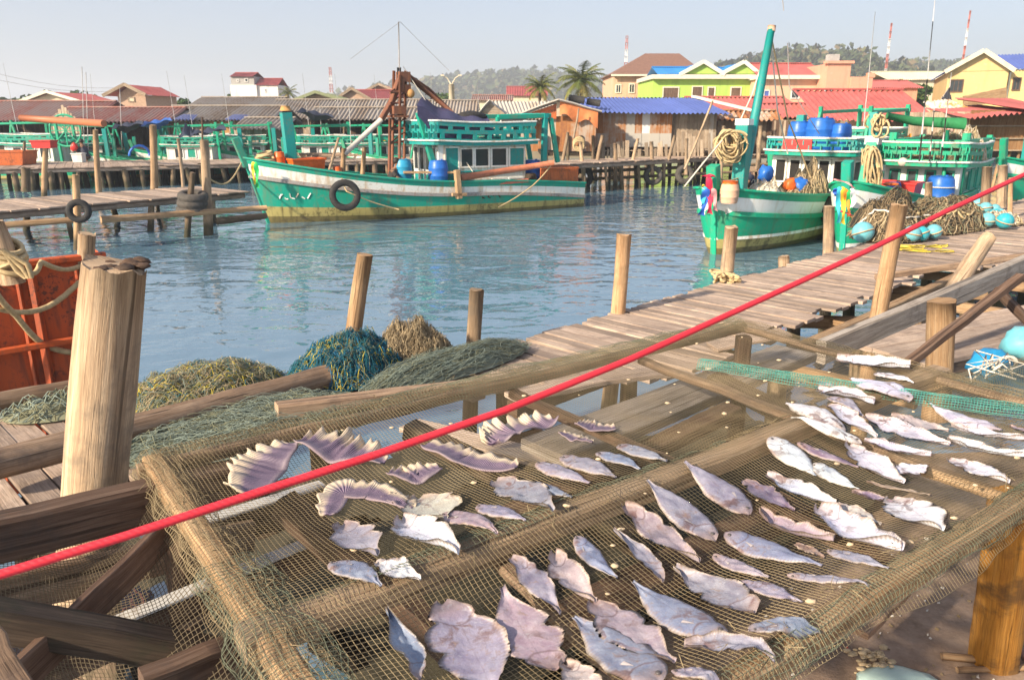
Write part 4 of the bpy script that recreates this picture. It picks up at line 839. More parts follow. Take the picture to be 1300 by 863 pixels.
def cabin(root, xf, xr, hw, z0, z1, nf=4, sides=(), rail=.62, wall=None, railm=None, fmats=None, front=(.42, .95), slab=None, front2=None, rise=.0, ov=.22, gap=.05):
    wall = wall or M_white; railm = railm or M_teal; fmats = fmats or (M_teal, M_glass); slab = slab or railm
    m = MB(); m.box(((xf + xr) / 2, 0, (z0 + z1) / 2), (xf - xr, hw * 2, z1 - z0), tint=.5); m.build('cabin_wall', wall, root); h = z1 - z0
    if nf:
        for k in range(nf):
            a = lerp(-hw + .06, hw - .06, k / nf); b = lerp(-hw + .06, hw - .06, (k + 1) / nf); fwin(root, xf, a + gap, b - gap, z0 + h * front[0], z0 + h * front[1], *fmats)
            if front2: fwin(root, xf, a + .05, b - .05, z0 + h * front2[0], z0 + h * front2[1], fmats[0], railm)
    for side in (1, -1):
        for (a, b, c_, d_, k) in sides: bwin(root, side, lerp(xr, xf, a), lerp(xr, xf, b), z0 + h * c_, z0 + h * d_, hw, [M_white, fmats[0]][k > 1], [M_glass, railm, M_glass, railm][k])
    # upper deck slab: a gently bowed ring
    def ring(e, z, zc=0):
        pts = []
        for a in range(0, 13): th = -PI / 2 + a / 12 * PI; pts.append(Vector((xf + e * .4 + math.cos(th) * (e + .22), math.sin(th) * (hw + e), z + rise)))
        pts += [Vector((lerp(xf, xr, q), hw + e, z + rise * (1 - q) * 1 - .05 * math.sin(PI * q))) for q in (.33, .66)] + [Vector((xr - e, hw + e, z)), Vector((xr - e, -hw - e, z))] + [Vector((lerp(xf, xr, q), -hw - e, z + rise * (1 - q) - .05 * math.sin(PI * q))) for q in (.66, .33)]
        return pts
    m = MB(); a = ring(ov, z1); b = ring(ov, z1 + .11); n = len(a); i0 = len(m.v); m.v += a + b
    for k in range(n): k2 = (k + 1) % n; m.face([i0 + k, i0 + k2, i0 + n + k2, i0 + n + k])
    m.face([i0 + k for k in range(n)][::-1]); m.face([i0 + n + k for k in range(n)]); m.build('roof_deck', slab, root)
    m = MB(); r_ = ring(ov + .02, z1 + .135); m.tube(r_ + [r_[0]], 1, sq=(.05, .045, 0), tint=.5); m.build('roof_trim', M_white, root)
    if rail:
        m = MB(); e = ov - .06
        for q in (.08, .5, .86):
            r_ = ring(e, z1 + .1 + rail * q); m.tube(r_ + [r_[0]], 1, sq=(.035, rail * (.2 if q > .1 else .16), 0), tint=.5)
        r0, r1 = ring(e, z1 + .1), ring(e, z1 + .1 + rail * .95); 
        for q in (0, 1):
            for k in range(len(r0)):
                A, B_ = r0[k], r0[(k + 1) % len(r0)]; A1, B1 = r1[k], r1[(k + 1) % len(r0)]; nn = max(1, int((B_ - A).length / .42))
                for j in range(nn):
                    f = (j + (.25 if q else .75)) / nn; lo, hi = (A.lerp(B_, f), A1.lerp(B1, f)); lo2 = lo.lerp(hi, .1 if q else .52); hi2 = lo.lerp(hi, .5 if q else .86)
                    m.bar(lo2, hi2, .14, .03, 0, .5)
        m.build('railing', railm, root)
        m = MB(); r_ = ring(e, z1 + .1 + rail); m.tube(r_ + [r_[0]], 1, sq=(.09, .05, .01), tint=.5); m.build('rail_cap', M_white, root)
def tpost(root, a, b, w, mat, name='post'):
    m = MB(); m.bar(a, b, w, w, .015, .5); return m.build(name, mat, root)
def setb(root): return root
# ---- main trawler
S0 = P(340, 283, 0); hd = Vector((-9.27, -5.3, 0)).normalized()
tr = thing('fishing_trawler', 'long green and white fishing trawler with a purple canopy and a rusty crane', 'fishing boat', S0, math.atan2(hd.y, hd.x), 'green fishing boats in the harbour')
H1 = Hull(10.7, 2.7, (.82, 1.06, 1.9), (.36, .66, 1.38), (.27, .34, .5), .55)
make_hull(tr, H1, [M_wl, M_teal, M_white, M_teal], (M_teal, M_steel)); stem(tr, H1, .55, .2, M_teal, .3)
m = MB()
for k in range(5): m.cm = k % 2; m.box((H1.rake + .06 + .02 * k, .12 + .02 * (k % 3), 1.75 - .12 * k), (.05, .03, .7), .3 * k)
# bow fittings
a = BP(tr, 371, 205); tpost(tr, (a.x, 0, 1.3), (a.x + .08, 0, BP(tr, 365, 143).z), .3, M_teal2, 'bow_post')
m = MB(); b = BP(tr, 364, 141); m.tube([(a.x + .08, 0, b.z), (a.x + .08, 0, b.z + .14)], [.17, .12], 6); m.build('post_cap', M_ply, tr)
for px, k in ((470, M_orange), (496, None)):
    a = BP(tr, px - 40, 228); b = BP(tr, px - 36, 190)
    m = MB(); m.log((a.x, .2, .9), (b.x, .2, BP(tr, 432 if px == 470 else 424, 188).z), .08, .07, 8, 3); m.build('bollard', W_post2, tr)
# crane
def tp(px, py, y=0): return BP(tr, px, py, y)
m = MB(); m.cm = 0
m.tube([tp(437, 196, .2), tp(484, 152, .1)], .085, 8); m.build('crane_strut', plain('pale_pipe', (.55, .5, .44), .6), tr)
m = MB(); m.tube([tp(484, 152, .1), tp(498, 128, 0), tp(508, 97, 0)], 1, sq=(.19, .15, .02)); m.box(tp(512, 98), (.36, .32, .3)); m.box(tp(516, 113), (.2, .26, .26)); m.box(tp(508, 106), (.16, .3, .5)); m.build('crane_head', M_rust, tr)
m = MB()
for px in (494, 507): m.tube([tp(px, 228, .25), tp(px + 1, 96 if px == 507 else 150, .15)], .05, 6)
for px in (496, 511): m.tube([tp(px + 2, 215, -.3), tp(px + 4, 90, -.2)], .05, 6)
for y in (118, 132, 148, 165, 182): m.tube([tp(495, y, .2), tp(512, y - 2, .1)], .035, 5); m.tube([tp(495, y, .2), tp(513, y - 14, -.2)], .025, 5)
m.box(tp(505, 148), (.5, .6, .06)); m.box(tp(505, 140, .1), (.4, .4, .25)); m.build('crane_frame', M_rust, tr)
m = MB()
for d_ in (0, 5, 10): m.tube([tp(516 + d_ * .5, 92 + d_, .1 - d_ * .03), tp(575 + d_, 143 + d_, .2)], .04, 6, tint=.3)
for q in range(9): m.tube([tp(518 + q * 6.5, 94 + q * 5.7, .1), tp(526 + q * 6.6, 104 + q * 5.6, -.2)], .022, 5); m.tube([tp(521 + q * 6.5, 103 + q * 5.7, -.2), tp(524 + q * 6.6, 99 + q * 5.6, .1)], .022, 5)
m.tube([tp(520, 96, 0), tp(545, 113, 0), tp(582, 150, -.2)], .04, 6); m.build('crane_boom', M_rust, tr)
m = MB()
for px in (505, 508): m.tube([tp(px, 86), tp(px, 108)], .03, 5)
m.build('crane_rail', M_black, tr)
m = MB(); m.tube([tp(519, 100, .1), tp(521, 113, .1)], .02, 4); m.ball(tp(521, 119, .1), .14, 10, 8); m.build('pulley', M_ply, tr)
# cabin
cf, cr = BP(tr, 557, 222, .98).x, BP(tr, 667, 222, .98).x; zt = BP(tr, 600, 184, .98).z; z0 = .62
cabin(tr, cf, cr, .98, z0, zt, 4, [(.02, .2, .56, .93, 1), (.23, .41, .56, .93, 0), (.44, .6, .56, .93, 0), (.62, .76, .56, .93, 0), (.78, .93, .1, .96, 1), (.04, .2, .08, .3, 1), (.24, .4, .08, .3, 1), (.44, .6, .08, .3, 1), (.62, .74, .08, .3, 0)], .62, M_white, M_teal2, (M_white, M_glass), (.48, .95), M_teal2, (.08, .42), rise=.03, ov=.3)
m = MB(); m.bar((cf - .4, 1.02, z0 + (zt - z0) * .47), (cr, 1.02, z0 + (zt - z0) * .47), .06, .05); m.build('wall_trim', M_teal2, tr)
# raked posts, canopy, gallows
for y in (.85, -.85): tpost(tr, BP(tr, 553, 218, y), BP(tr, 531, 143, y), .17, M_teal, 'raked_post')
tz = BP(tr, 690, 147, .8)
for y in (.9, -.9):
    tpost(tr, BP(tr, 690, 215, .9) * 1 if y > 0 else (BP(tr, 690, 215, .9).x, y, .9), (tz.x, y, tz.z), .17, M_teal2, 'gallows_post')
    tpost(tr, (BP(tr, 708, 206, .9).x, y, BP(tr, 708, 206, .9).z), (BP(tr, 699, 150, .9).x, y, BP(tr, 699, 150, .9).z), .14, M_teal, 'gallows_post')
    tpost(tr, (tz.x - .2, y, tz.z), (BP(tr, 632, 147, .9).x, y, tz.z - .05), .15, M_teal, 'gallows_beam')
    tpost(tr, (BP(tr, 632, 147, .9).x, y, tz.z - .05), (BP(tr, 632, 160, .9).x, y, zt + .6), .13, M_teal, 'gallows_post')
tpost(tr, (tz.x, -1, tz.z), (tz.x, 1, tz.z), .16, M_teal2, 'gallows_beam')
m = MB(); A, B_, C_, D_ = BP(tr, 529, 134, 1.05), BP(tr, 626, 160, 1.1), BP(tr, 612, 148, -1), BP(tr, 545, 133, -1)
m.grid(lambda u, v: A.lerp(B_, u).lerp(D_.lerp(C_, u), v) + Vector((0, 0, -.16 * math.sin(PI * u) + .2 * math.sin(PI * v) + .05 * math.sin(u * 17 + v * 3) - .05 * u)), 24, 10)
m.grid(lambda u, v: A.lerp(B_, u) + Vector((0, .03, -.16 * math.sin(PI * u) + .05 * math.sin(u * 17) - .05 * u - v * (.3 + .5 * math.sin(PI * min(1, u * 1.3))))), 24, 4)
solo_ = m.build('canopy', M_tarp, tr)
m = MB(); m.ball(BP(tr, 597, 148, 0), .42, 14, 8, 1.3, .8, .42, .3); tag(m.build('tarp_bundle', M_black, tr)); 
m = MB(); m.ball(BP(tr, 655, 156, .2), .4, 14, 8, 1.4, .9, .35, .4); m.build('net_bundle', M_black, tr)
# stern bulkhead, boom, red plank
a, b = BP(tr, 686, 240, 1.12), BP(tr, 731, 233, 1.0); zt2 = BP(tr, 700, 213, 1.1).z
m = MB()
for k in range(4): m.box((lerp(a.x, b.x, (k + .5) / 4), 1.1 - .02 * k, (a.z + zt2) / 2), ((a.x - b.x) / 4 - .02, .05, zt2 - a.z))
m.box(((a.x + b.x) / 2, 1.14, zt2 - .03), (a.x - b.x, .06, .06)); m.box((b.x - .03, 0, (a.z + zt2) / 2), (.06, 2.1, zt2 - a.z)); m.build('stern_bulkhead', M_oraust, tr)
m = MB(); m.tube([BP(tr, 585, 226, 1.35), BP(tr, 640, 217, 1.35), BP(tr, 702, 207, 1.3)], [.11, .1, .09], 8); m.build('boom', plain('salmon_boom', (.5, .17, .09), .65, .3), tr)
m = MB(); m.bar(BP(tr, 592, 236, 1.3), BP(tr, 670, 229, 1.3), .1, .12); m.build('red_plank', plain('salmon_plank', (.55, .16, .1), .7, .3), tr)
m = MB(); m.bar(BP(tr, 583, 252, 1.45), BP(tr, 580, 216, 1.45), .18, .16); m.bar(BP(tr, 574, 247, 1.48), BP(tr, 592, 247, 1.48), .1, .1); m.build('davit_post', W_post2, tr)
m = MB(); m.bar(BP(tr, 512, 219, .9), BP(tr, 583, 219, 1.3), .06, .07); m.build('side_rail', W_post2, tr)
# hull lettering: blurred registration strokes, as in the photograph
def lettering(root, x0, z0, n, h, H, mat, side=1, gap=.16, seed=3):
    q = random.Random(seed); m = MB()
    for k in range(n):
        x = x0 - k * gap
        for j in range(q.choice((1, 2, 2))):
            t = 1 + x / H.L
            p = H.pt(min(.99, t), z0 + q.uniform(0, h * .4), side, .012); p2 = H.pt(min(.99, t - q.choice((0, .07, .1)) / H.L), z0 + q.choice((0, h, h * .9)), side, .012)
            if (p2 - p).length > .03: m.bar(p, p2, .02, .03, 0, .5)
    m.build('lettering', mat, root)
a = BP(tr, 366, 250, .7); lettering(tr, a.x, BP(tr, 366, 254, .7).z, 6, .16, H1, M_white, 1, .14, 5)
a = BP(tr, 612, 248, 1.3); lettering(tr, a.x, BP(tr, 612, 252, 1.3).z, 4, .2, H1, W_dark, 1, .2, 9)
def W(root, v): return root.matrix_world @ Vector(v) if False else Matrix.Translation(Vector(root['_o'])) @ Matrix.Rotation(root.rotation_euler.z, 4, 'Z') @ Vector(v)
# things lying on the trawler
tyre(W(tr, BP(tr, 438, 248, 1.42)), .36, .1, (.35, -1, .12), 'black tyre hanging on the trawler bow side by a rope', M_black)
drum(W(tr, (BP(tr, 512, 224, .6).x, .6, BP(tr, 512, 224, .6).z - .12)), .62, .26, M_lblue, 'light blue barrel on the trawler deck next to the crouching person', group='blue barrels on the boats')
drum(W(tr, (BP(tr, 556, 228, .95).x, 1.0, BP(tr, 556, 228, .95).z - .1)), .68, .29, M_blue, 'deep blue barrel in front of the trawler cabin', group='blue barrels on the boats')
drum(W(tr, (BP(tr, 676, 223, .5).x, .5, .8)), .8, .3, M_blue, 'blue barrel inside the stern of the trawler', group='blue barrels on the boats')
drum(W(tr, (BP(tr, 672, 223, .9).x, .9, .75)), .45, .24, W_dark, 'dark drum low in the trawler stern beside the blue barrel')
b = BP(tr, 388, 208, .3); tub(W(tr, (b.x, .35, 1.5)), .55, 1.0, .34, M_orange, 'orange fish crate tilted on the trawler bow', tr.rotation_euler.z + .1)
b = BP(tr, 355, 203, .1); drum(W(tr, (b.x, .1, 1.62)), .42, .15, M_orange, 'orange jerry can standing by the bow post', 'can', 'jerry_can'); b = BP(tr, 427, 218, .4); drum(W(tr, (b.x, .5, 1.2)), .4, .12, M_orange, 'small orange can beside the bow bollards', 'can', 'jerry_can')
def strand(pts, r_, mat, label, name='rope', cat='rope', sag=0.0, n=10, group=None):
    pts = [Vector(p) for p in pts]; out = []
    for a, b in zip(pts, pts[1:]):
        for k in range(n): t = k / n; out.append(a.lerp(b, t) - Vector((0, 0, sag * math.sin(PI * t))))
    out.append(pts[-1]); m = MB(); m.tube(out, r_, 6, tint=.5); return solo(m, name, mat, label, cat, group, at=out[0])
strand([PD(264, 226, 20.5), W(tr, (H1.rake + .05, 0, 1.75))], .022, M_rope, 'tan mooring rope from the tall pale post to the trawler stem', sag=.35)
strand([W(tr, BP(tr, 434, 226, 1.3)), W(tr, BP(tr, 440, 243, 1.55)), W(tr, BP(tr, 506, 266, 1.5))], .02, M_rope, 'tan rope trailing down the trawler side from the tyre', sag=.05)
strand([W(tr, BP(tr, 702, 207, 1.3)), W(tr, BP(tr, 676, 236, 1.45)), W(tr, BP(tr, 633, 263, 1.5))], .02, M_rope, 'yellowish rope from the boom end down the trawler side', sag=.04)
strand([tp(512, 85) and W(tr, tp(512, 85)), W(tr, BP(tr, 600, 218, 1.1))], .012, M_wrope, 'thin stay line from the crane across the trawler cabin'); strand([W(tr, tp(508, 28)), W(tr, tp(445, 75))], .006, M_steel, 'faint stay wire to the left of the crane top'); strand([W(tr, tp(508, 28)), W(tr, tp(570, 90))], .006, M_steel, 'faint stay wire to the right of the crane top')
m = MB(); m.tube([tp(507, 90), tp(506, 28)], .02, 5); m.build('antenna', M_steel, tr)
strand([W(tr, BP(tr, 418, 216, .6)), W(tr, BP(tr, 430, 175, .4))], .04, W_post, 'wooden pole leaning up from the trawler bow', 'pole', 'pole')
m = MB()
for k in range(4): m.torus(W(tr, (BP(tr, 336, 200, 0).x, 0, 1.8 + .07 * k)), .3 - .03 * k, .035, (rnd(-.3, .3), rnd(-.3, .3), 1), 18, 6)
solo(m, 'rope_coil', M_rope, 'tan rope coiled on the trawler bow behind the stem', 'rope coil')
def ribbon(pts, w_, mat, label):
    m = MB(); pts = [Vector(p) for p in pts]; n = 14
    def c(t):
        k = min(len(pts) - 2, int(t * (len(pts) - 1))); f = t * (len(pts) - 1) - k; return pts[k].lerp(pts[k + 1], f)
    m.grid(lambda a, b: c(a) + Vector(((b - .5) * w_ * 1.35 * (.75 + .3 * math.sin(a * 7)), -.03 * math.sin(a * 10 + b * 2), .02 * math.sin(b * 4))), n, 3); return solo(m, 'ribbon', mat, label, 'ribbon', 'ribbons tied round the boat stems')
M_rib = {k: plain('ribbon_' + k, c, .7, .2) for k, c in dict(red=(.62, .03, .08), blue=(.03, .12, .5), cyan=(.05, .45, .6), yellow=(.8, .55, .04), green=(.03, .5, .12), orange=(.8, .28, .03), pink=(.72, .32, .32), white=(.75, .75, .78)).items()}
q = PD(322, 206, 22.3); ribbon([q, q + Vector((-.03, -.05, -.3)), q + Vector((.03, -.05, -.62))], .09, M_rib['yellow'], 'yellow ribbon on the trawler stem'); ribbon([q + Vector((.06, 0, 0)), q + Vector((.08, -.06, -.4)), q + Vector((.05, -.05, -.72))], .09, M_rib['green'], 'bright green ribbon on the trawler stem')
# ---- people: one skinned body each, clothes and hair as children
def person(loc, rz, label, shirt, shorts, sc_=1.0):
    root = thing('person', label, 'person', loc, rz); root.scale = (sc_,) * 3
    V = [(0, 0, .26), (.03, 0, .42), (.1, 0, .62), (.16, 0, .74), (.2, 0, .84), (.21, 0, .95),            # pelvis..head (squatting, leaning ahead +x)
         (-.02, .1, .26), (.3, .17, .5), (.14, .15, .1), (.3, .16, .04), (-.02, -.1, .26), (.3, -.17, .5), (.14, -.15, .1), (.3, -.16, .04),
         (.14, .19, .7), (.3, .24, .52), (.46, .12, .42), (.53, .08, .4), (.14, -.19, .7), (.3, -.24, .52), (.46, -.12, .42), (.53, -.08, .4), (.225, 0, 1.03)]
    E_ = [(0, 1), (1, 2), (2, 3), (3, 4), (4, 5), (0, 6), (6, 7), (7, 8), (8, 9), (0, 10), (10, 11), (11, 12), (12, 13), (3, 14), (14, 15), (15, 16), (16, 17), (3, 18), (18, 19), (19, 20), (20, 21), (5, 22)]
    Rr = [.14, .14, .15, .13, .055, .1, .1, .075, .05, .04, .1, .075, .05, .04, .06, .045, .035, .03, .06, .045, .035, .03, .085]
    import bmesh
    me = bpy.data.meshes.new('body'); bm = bmesh.new(); ly = bm.verts.layers.skin.verify(); vs = [bm.verts.new(v) for v in V]
    for a, b in E_: bm.edges.new((vs[a], vs[b]))
    for i, (v, r_) in enumerate(zip(vs, Rr)): v[ly].radius = (r_, r_); v[ly].use_root = i == 0
    bm.to_mesh(me); bm.free(); o = bpy.data.objects.new('body', me); COL.objects.link(o); o.parent = root; o.modifiers.new('skin', 'SKIN')
    ss = o.modifiers.new('sub', 'SUBSURF'); ss.levels = 1; ss.render_levels = 2; me.materials.append(M_skin)
    m = MB(); m.tube([(-.01, 0, .24), (.03, 0, .42), (.1, 0, .62), (.16, 0, .76)], [.165, .165, .175, .1], 12, tint=.5)
    for s_ in (1, -1): m.tube([(.14, s_ * .12, .71), (.2, s_ * .22, .63), (.27, s_ * .245, .56)], [.085, .075, .065], 8, tint=.5)
    m.build('shirt', shirt, root)
    m = MB()
    for s_ in (1, -1): m.tube([(-.05, s_ * .09, .22), (.12, s_ * .14, .37), (.27, s_ * .17, .49)], [.125, .11, .095], 9, tint=.5)
    m.build('shorts', shorts, root)
    m = MB(); m.ball((.19, 0, 1.0), .115, 12, 8, 1, .95, .95); m.build('hair', M_hair, root)
    return root
person(W(tr, (BP(tr, 497, 232, .5).x, .5, .72)), tr.rotation_euler.z + .8 + PI / 2, 'person in dark clothes crouching on the trawler deck', M_black, M_navy)
person(P(110, 206, .93), 2.6, 'person crouching on the rear pier in dark clothes with a red cloth', M_navy, M_black)
m = MB(); q = P(107, 206, .93); m.ball(q + Vector((-.3, -.15, .72)), .2, 12, 8, .8, .6, 1, .4); solo(m, 'cloth', M_red, 'red cloth on the shoulder of the crouching person on the pier', 'cloth')
M_clean = paint('clean_white_paint', (.82, .82, .78), .15, (.5, .45, .35), (.55, .42, .25), scale=.45, streak=.35)
# ---- boat with the tall teal boom
S2 = P(905, 323, 0); h2 = Vector((-.62, -.785, 0))
b2 = thing('fishing_boat', 'green boat with a tall tilted teal boom and red and blue ribbons on its stem', 'fishing boat', S2, math.atan2(h2.y, h2.x), 'green fishing boats in the harbour')
H2 = Hull(9.8, 2.7, (1.0, 1.08, 1.5), (.55, .6, .97), (.3, .3, .36), .22, (3.6, .6))
make_hull(b2, H2, [M_wl, M_green, M_clean, M_green], (M_green, M_green)); stem(b2, H2, .5, .26, M_green, .2)
m = MB(); m.tube([H2.pt(t / 30, tri3(t / 30, *H2.wl) + .02, 1, .004) for t in range(31)], 1, sq=(.02, .07, 0)); m.tube([H2.pt(t / 30, tri3(t / 30, *H2.wl) + .02, -1, .004) for t in range(31)], 1, sq=(.02, .07, 0)); m.build('waterline_stripe', M_white, b2)
q = BP(b2, 936, 270); tpost(b2, (q.x, 0, .9), (q.x, 0, BP(b2, 935, 158).z), .3, M_teal2, 'bow_post'); z_ = BP(b2, 935, 158).z; m = MB(); m.box((q.x, 0, z_ + .05), (.32, .32, .14)); m.build('post_cap', M_white, b2)
m = MB(); m.tube([BP(b2, 943, 226), BP(b2, 960, 140), BP(b2, 979, 38)], [.12, .11, .085], 10, tint=.4); m.build('boom', M_teal2, b2)
m = MB(); m.tube([BP(b2, 979, 40), BP(b2, 980, 33)], .1, 8); m.build('boom_cap', M_peach, b2)
lettering(b2, BP(b2, 926, 262, .6).x, BP(b2, 926, 275, .5).z, 5, .1, H2, M_white, 1, .1, 4); lettering(b2, BP(b2, 895, 272, -.3).x, BP(b2, 895, 272, -.3).z, 3, .06, H2, M_white, -1, .1, 6)
xf = -6.2; c2z = BP(b2, 1030, 197, 0).z
def bxz(root, px, py, xl):  # local y,z where pixel ray meets plane x=xl
    o = Vector(root['_o']); rz = root.rotation_euler.z; fw = Vector((math.cos(rz), math.sin(rz), 0)); left = Vector((-math.sin(rz), math.cos(rz), 0)); d = ray(px, py)
    t = ((o - Vector((0, 0, CH))).dot(fw) + xl) / d.dot(fw); p = Vector((0, 0, CH)) + d * t - o
    return Vector((xl, p.dot(left), p.z))
c2z = bxz(b2, 1030, 199, xf).z
cabin(b2, xf, -9.4, 1.08, .75, c2z, 5, [(.1, .3, .45, .9, 0), (.4, .6, .45, .9, 0), (.7, .9, .45, .9, 0)], .38, M_white, M_teal2, (M_white, M_dark), (.4, .93), M_teal, rise=.04)
q = bxz(b2, 1014, 184, xf + .35); m = MB(); m.ball(q, .3, 14, 8, .5, 1.5, .5); m.bar(q + Vector((.1, -.4, 0)), q + Vector((.1, .4, 0)), .08, .3); tag(m.build('life_float', M_red, at=None)); o = bpy.data.objects['life_float']
for v in o.data.vertices: v.co = W(b2, v.co)
tag(o, 'red life float lying on the roof of the ribboned boat', 'float')
for k, (px, r_, h_) in enumerate(((1013, .3, .8), (1040, .38, .9), (1067, .26, .75))):
    q = bxz(b2, px, 181, xf - .6); drum(W(b2, (q.x, q.y, c2z + .13)), h_, r_, M_blue, 'blue barrel on the tall boom boat roof, ' + ('small one on the left', 'wide one in the middle', 'tilted one on the right')[k], group='blue barrels on the boats')
RIB = lambda px, py, Y=17.05: PD(px, py, Y)
ribbon([RIB(894, 225), RIB(903, 222), RIB(908, 226)], .18, M_rib['red'], 'broad red ribbon knotted round the stem of the tall boom boat'); ribbon([RIB(900, 226), RIB(901, 255), RIB(901, 272)], .12, M_rib['red'], 'long red ribbon hanging straight down the stem')
ribbon([RIB(897, 240), RIB(894, 258), RIB(890, 274)], .13, M_rib['blue'], 'dark blue ribbon hanging left of the long red one'); ribbon([RIB(895, 238), RIB(892, 255), RIB(893, 263)], .1, M_rib['cyan'], 'pale blue ribbon behind the dark blue one'); ribbon([RIB(906, 240), RIB(907, 255), RIB(908, 268)], .1, M_rib['pink'], 'pink ribbon hanging right of the long red one'); ribbon([RIB(893, 235), RIB(893, 243)], .06, M_rib['yellow'], 'short yellow ribbon on the left of the stem')
def coil(px, py, Y, n, rx, rz_, label, mat=M_rope, tilt=.35, r_=.02):
    c = PD(px, py, Y); m = MB()
    for k in range(n):
        ph = rnd(0, 6); ax = rx * rnd(.4, 1.2); az = rz_ * rnd(.55, 1.25); dx = rnd(-.25, .25) * rx; dy = rnd(-.22, .1); dz = rz_ - az + rnd(-.05, .05); tw = tilt + rnd(-.3, .3)
        m.tube([c + Vector((ax * math.cos(a / 20 * 2 * PI) * math.cos(tw) + az * .5 * math.sin(a / 20 * 2 * PI) * math.sin(tw) + dx, dy + .06 * math.sin(a * .7 + ph), az * math.sin(a / 20 * 2 * PI) - (ax * .5) * math.cos(a / 20 * 2 * PI) * math.sin(tw) + dz - .04 * math.sin(a / 3))) for a in range(21)], r_, 5, tint=rnd(.2, .9))
    return solo(m, 'rope_coil', mat, label, 'rope coil')
coil(925, 184, 18.3, 30, .3, .32, 'bundle of tan rope looped round the post of the tall boom boat', tilt=-.5, r_=.022)
strand([PD(869, 237, 17.5), PD(893, 207, 17.6), PD(928, 165, 18.3)], .018, M_wrope, 'white rope from the boat rail up to the rope bundle'); strand([PD(978, 42, 19.6), PD(987, 140, 19.5), PD(1000, 195, 20.5)], .018, M_wrope, 'left pale stay rope falling from the boom tip'); strand([PD(979, 46, 19.6), PD(1000, 150, 20), PD(1030, 228, 20.5)], .02, M_rope, 'right tan stay rope falling from the boom tip'); strand([PD(977, 50, 19.6), PD(955, 120, 19), PD(932, 170, 18.5)], .018, M_wrope, 'pale rope slanting from the boom tip to the rope bundle')
strand([PD(940, 225, 18.5), PD(905, 222, 17.3)], .018, M_rope, 'tan rope from the bow post to the ribboned stem', sag=.1); strand([PD(1000, 55, 21), PD(1002, 110, 21), PD(1040, 170, 21)], .012, M_steel, 'thin black and white whip line above the blue barrels'); strand([PD(993, -5, 21), PD(995, 14, 21)], .012, M_steel, 'tip of a whip antenna at the top edge')
tyre(W(b2, (-3.9, 1.5, .8)), .36, .12, Vector((.35, -.9, .1)), 'left of two worn tyres hanging between the green boats', M_black); tyre(W(b2, (-4.25, 1.56, .78)), .37, .13, Vector((.5, -.85, .1)), 'right of two worn tyres hanging between the green boats', M_black)
q = BP(b2, 924, 236, .3); jr = drum(W(b2, (q.x, .35, 1.2)), .42, .19, M_pale if 'M_pale' in globals() else M_peach, 'pale jar with an orange lid on the bow of the tall boom boat', 'jar', 'jar', lid=False); m = MB(); m.tube([(0, 0, .4), (0, 0, .48)], .17, 12); m.build('lid', M_orange, jr)
def heap(c, rx, ry, h, label, mats, n=120, r_=.012, base=None, name='net_heap', seed=1, rz=0, lump=.35, cat='fishing net', stretch=1.0, loop=.22, group=None):
    """a mound with a dark core and many loose strands wandering over it"""
    root = thing(name, label, cat, c, rz, group); q = random.Random(seed)
    def surf(x, y):
        d = math.hypot(x, y); k = max(0, 1 - d * d) ** .65
        return h * k * max(.12, 1 + lump * 1.5 * noise.noise(Vector((x * 1.9 + seed, y * 1.9, seed))) + lump * .8 * noise.noise(Vector((x * 4.7 + seed, y * 4.7, seed + 3)))) + .012
    m = MB(); m.grid(lambda a, b: (lambda rr, th: Vector((rx * rr * math.cos(th), ry * rr * math.sin(th), surf(rr * math.cos(th), rr * math.sin(th)) * (.93 if b > 0 else 1))))(1 - b, a * 2 * PI), 40, 12); m.build('net_core', base or mats[0], root)
    for mi, mat in enumerate(mats):
        m = MB()
        for _ in range(n // len(mats)):
            a = q.uniform(0, 6.28); d = q.random() ** .5; x, y = d * math.cos(a), d * math.sin(a); an = q.uniform(0, 6.28); pts = []; st = loop * q.uniform(.5, 1.3); cu = q.uniform(-1.1, 1.1); off = q.uniform(.0, .035)
            for k in range(q.randint(6, 13)):
                if x * x + y * y > 1.25: break
                pts.append(Vector((x * rx, y * ry, surf(x, y) + off * (1 + math.sin(k * 1.7)) + q.uniform(0, .012)))); x += math.cos(an) * st * .5 * stretch; y += math.sin(an) * st * .5 / stretch; an += cu * .55 + q.uniform(-.5, .5)
            if len(pts) > 2: m.tube(pts, r_ * q.uniform(.7, 1.3), 4, False, tint=q.random())
        m.build('strands', mat, root)
    return root
M_netbrown = plain('brown_net_twine', (.22, .16, .09), .9, .35, 12); M_nettan = plain('tan_net_twine', (.46, .36, .22), .9, .35, 12); M_netdark = plain('dark_net_twine', (.05, .045, .035), .95, .3, 9); M_netolive = plain('olive_net_twine', (.24, .24, .15), .9, .3, 12)
M_netteal = plain('teal_net_twine', (.02, .13, .16), .9, .35, 12); M_netblue = plain('blue_net_twine', (.03, .16, .28), .85, .3, 12); M_netyel = plain('yellow_net_twine', (.66, .52, .06), .8, .3, 12); M_netgrey = plain('grey_green_net_twine', (.25, .30, .25), .9, .3, 12); M_sack = plain('white_sack', (.6, .55, .46), .85, .2, 4)
heap(W(b2, (-2.0, .35, 1.0)), .55, .5, .5, 'pale sack heap on the deck behind the rope wound post', [M_sack, M_nettan], 40, .008, M_sack, 'sack_heap', 3, cat='sack heap'); heap(W(b2, (-3.1, .75, .95)), .6, .5, .55, 'tan net heap on the deck in front of the boat cabin', [M_nettan, M_netbrown], 260, .009, M_netbrown, seed=4, rz=.4); heap(W(b2, (-4.4, .6, .95)), .75, .45, .75, 'heap of light tan rope slumped against the cabin windows', [M_nettan, M_rope], 220, .012, M_nettan, seed=6, rz=.7)
